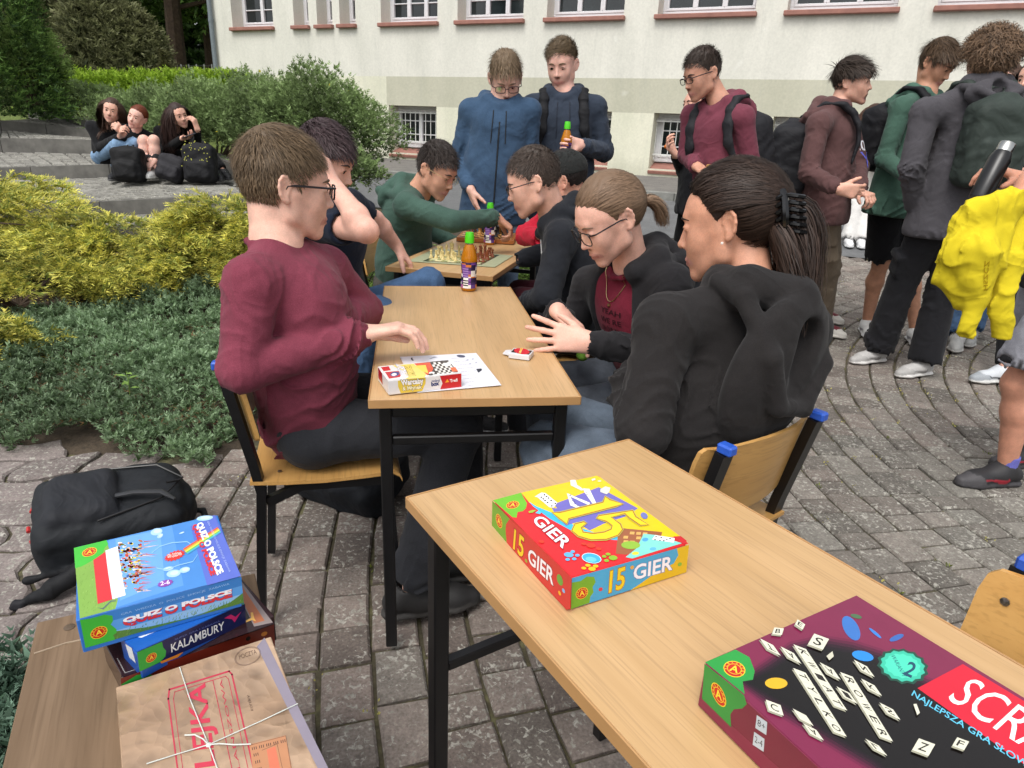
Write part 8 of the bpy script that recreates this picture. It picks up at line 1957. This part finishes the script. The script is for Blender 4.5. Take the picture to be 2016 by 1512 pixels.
def worn(label, J, off, k, col, strapc=None, straps=True, drop=.27, group='backpacks'):
    up = nrm(V3(*J['neck']) - V3(*J['pel'])); f = nrm(J['fwd']); f = nrm(f - up * (f @ up)); rt = np.cross(f, up); n_ = V3(*J['neck'])
    E, P = backpack(label, n_ - f * off - up * drop, frame(-f, up), k, col, straps=False, group=group)
    s = S(); b = 1.
    for x in (-1, 1):
        w = .115; s_ = lambda a, fr, dn: n_ + rt * x * a + f * fr - up * dn
        s.chain([s_(.06, -off + k[1] * .6, .05), s_(w - .01, -.065, -.020), s_(w, .015, -.016), s_(w, .080, .035)], [.026, .030, .030, .028], k=.012, col=strapc or col, fl=(up, 2.)); s.chain([s_(w, .080, .035), s_(w + .005, .122, .11), s_(w + .010, .132, .20), s_(w + .04, .112, .31)], [.028, .030, .028, .016], k=.012, col=strapc or col, fl=(f, 2.2))
    job([(s, .008)], 'strap', NYLON, E)
    return E
worn('dark green backpack on the back of the curly-haired boy', CUR, .225, (.150, .080, .24), '323b36', drop=.27)
worn('black backpack worn by the laughing boy in the brown hoodie', BRO, .245, (.155, .10, .235), '1e1e22', drop=.29)
worn('black backpack worn by the boy in the maroon hoodie', MAR, .24, (.15, .085, .23), '202024', drop=.28)
worn('black backpack strapped on the boy in the navy hoodie', NAV, .24, (.15, .085, .22), '131418', drop=.27)
worn('black backpack strapped on the boy in the green hoodie and black shorts', GRE, .22, (.14, .08, .22), '131318', drop=.27)
# on the ground: the large one at the left
def ex1(s, P):
    s.chain([P(-.14, -.03, .04), P(-.19, .0, -.08), P(-.22, -.04, -.19), P(-.21, -.08, -.27)], [.03, .032, .022, .014], k=.02, col='131417'); s.chain([P(-.16, -.04, -.14), P(-.13, -.07, -.26)], .011, k=.01, col='131417'); s.rbox(P(-.21, -.08, -.28), (.018, .010, .013), .004, None, k=.004, col='1e1e22')
Rm = frame(nrm(V3(.12, -.20, 1)), (.72, .42, .0))
E, P = backpack('large black backpack lying on the slabs at the left, its grab handle up', V3(-1.28, 1.90, .105), Rm, (.155, .088, .235), '1d2024', '212328', res=.007, extra=ex1, straps=False)
m = MB(); hd_ = [at(190, 1000, 1.83), at(215, 985, 1.84), at(265, 975, 1.86), at(318, 974, 1.88), at(345, 988, 1.86)]; m.tube([q_ + V3(0, 0, .012) - V3(*E.location) for q_ in hd_], [.005, .013, .014, .013, .005], 8, flat=.5)
m.build('grab_handle', mat_plain('grey rubber handle', '2a2b2e', .4), E, True)
m = MB(); m.tube([at(80 + 0, 1060, 1.8) * 0 + V3(*a_) for a_ in (P(-.125, .105, -.05), P(-.085, .115, .13), P(.0, .112, .20), P(.085, .115, .13), P(.125, .105, -.05))], .0035, 6); m.tube([P(-.02, .12, .19), P(-.03, .128, .15)], .005, 6); o = m.build('zipper', BLK, E, True)
for v in o.data.vertices: v.co -= E.location
m = MB()
for a_, b_ in (((-.11, .04, -.222), (-.09, .05, -.23)), ((-.05, .05, -.238), (-.03, .05, -.238)), ((.05, .04, -.236), (.07, .04, -.23))): m.tube([P(*a_), P(*b_)], .006, 6)
o = m.build('red_tab', mat_plain('red webbing', 'b02828', .7), E, True)
for v in o.data.vertices: v.co -= E.location
def ex2(s, P): s.chain([P(-.12, .0, .16), P(-.16, .02, .26), P(-.05, .06, .30), P(.12, .08, .26), P(.17, .06, .12)], [.028, .026, .016, .014, .012], k=.02, col='17191d')
c_ = atz(640, 965, .10); backpack('dark backpack lying under the chair of the boy in the maroon sweatshirt', c_ + V3(.04, .16, 0), frame(nrm(V3(-.05, -.35, 1)), (-.9, .35, .1)), (.15, .075, .21), '1c1f24', res=.009, extra=ex2, straps=False)
backpack('black backpack with a grey emblem in front of the leftmost seated girl', at(254, 322, 7.02), frame((.1, -1, .1)), (.15, .09, .17), '111113', res=.013)
backpack('small dark grey backpack slumped between two black ones on the steps', at(338, 330, 7.05), frame((.2, -1, .2), (.35, 0, 1)), (.13, .08, .12), '2b2a2e', res=.013)
E, P = backpack('black backpack with yellow dots, rightmost on the steps', at(394, 320, 7.02), frame((.15, -1, .1)), (.155, .09, .19), '17171a', res=.013)
m = MB(); rg = np.random.default_rng(1)
for _ in range(60): m.lathe(P(rg.uniform(-.14, .14), .118, rg.uniform(-.12, .2)), [(.0055, 0), (.0055, .004), (.001, .005)], 6, (0, -1, 0))
o = m.build('dots', mat_plain('yellow dots', 'a8a84a', .8), E)
for v in o.data.vertices: v.co -= E.location
tag(o, kind='stuff')
run_jobs()
finish_prints()
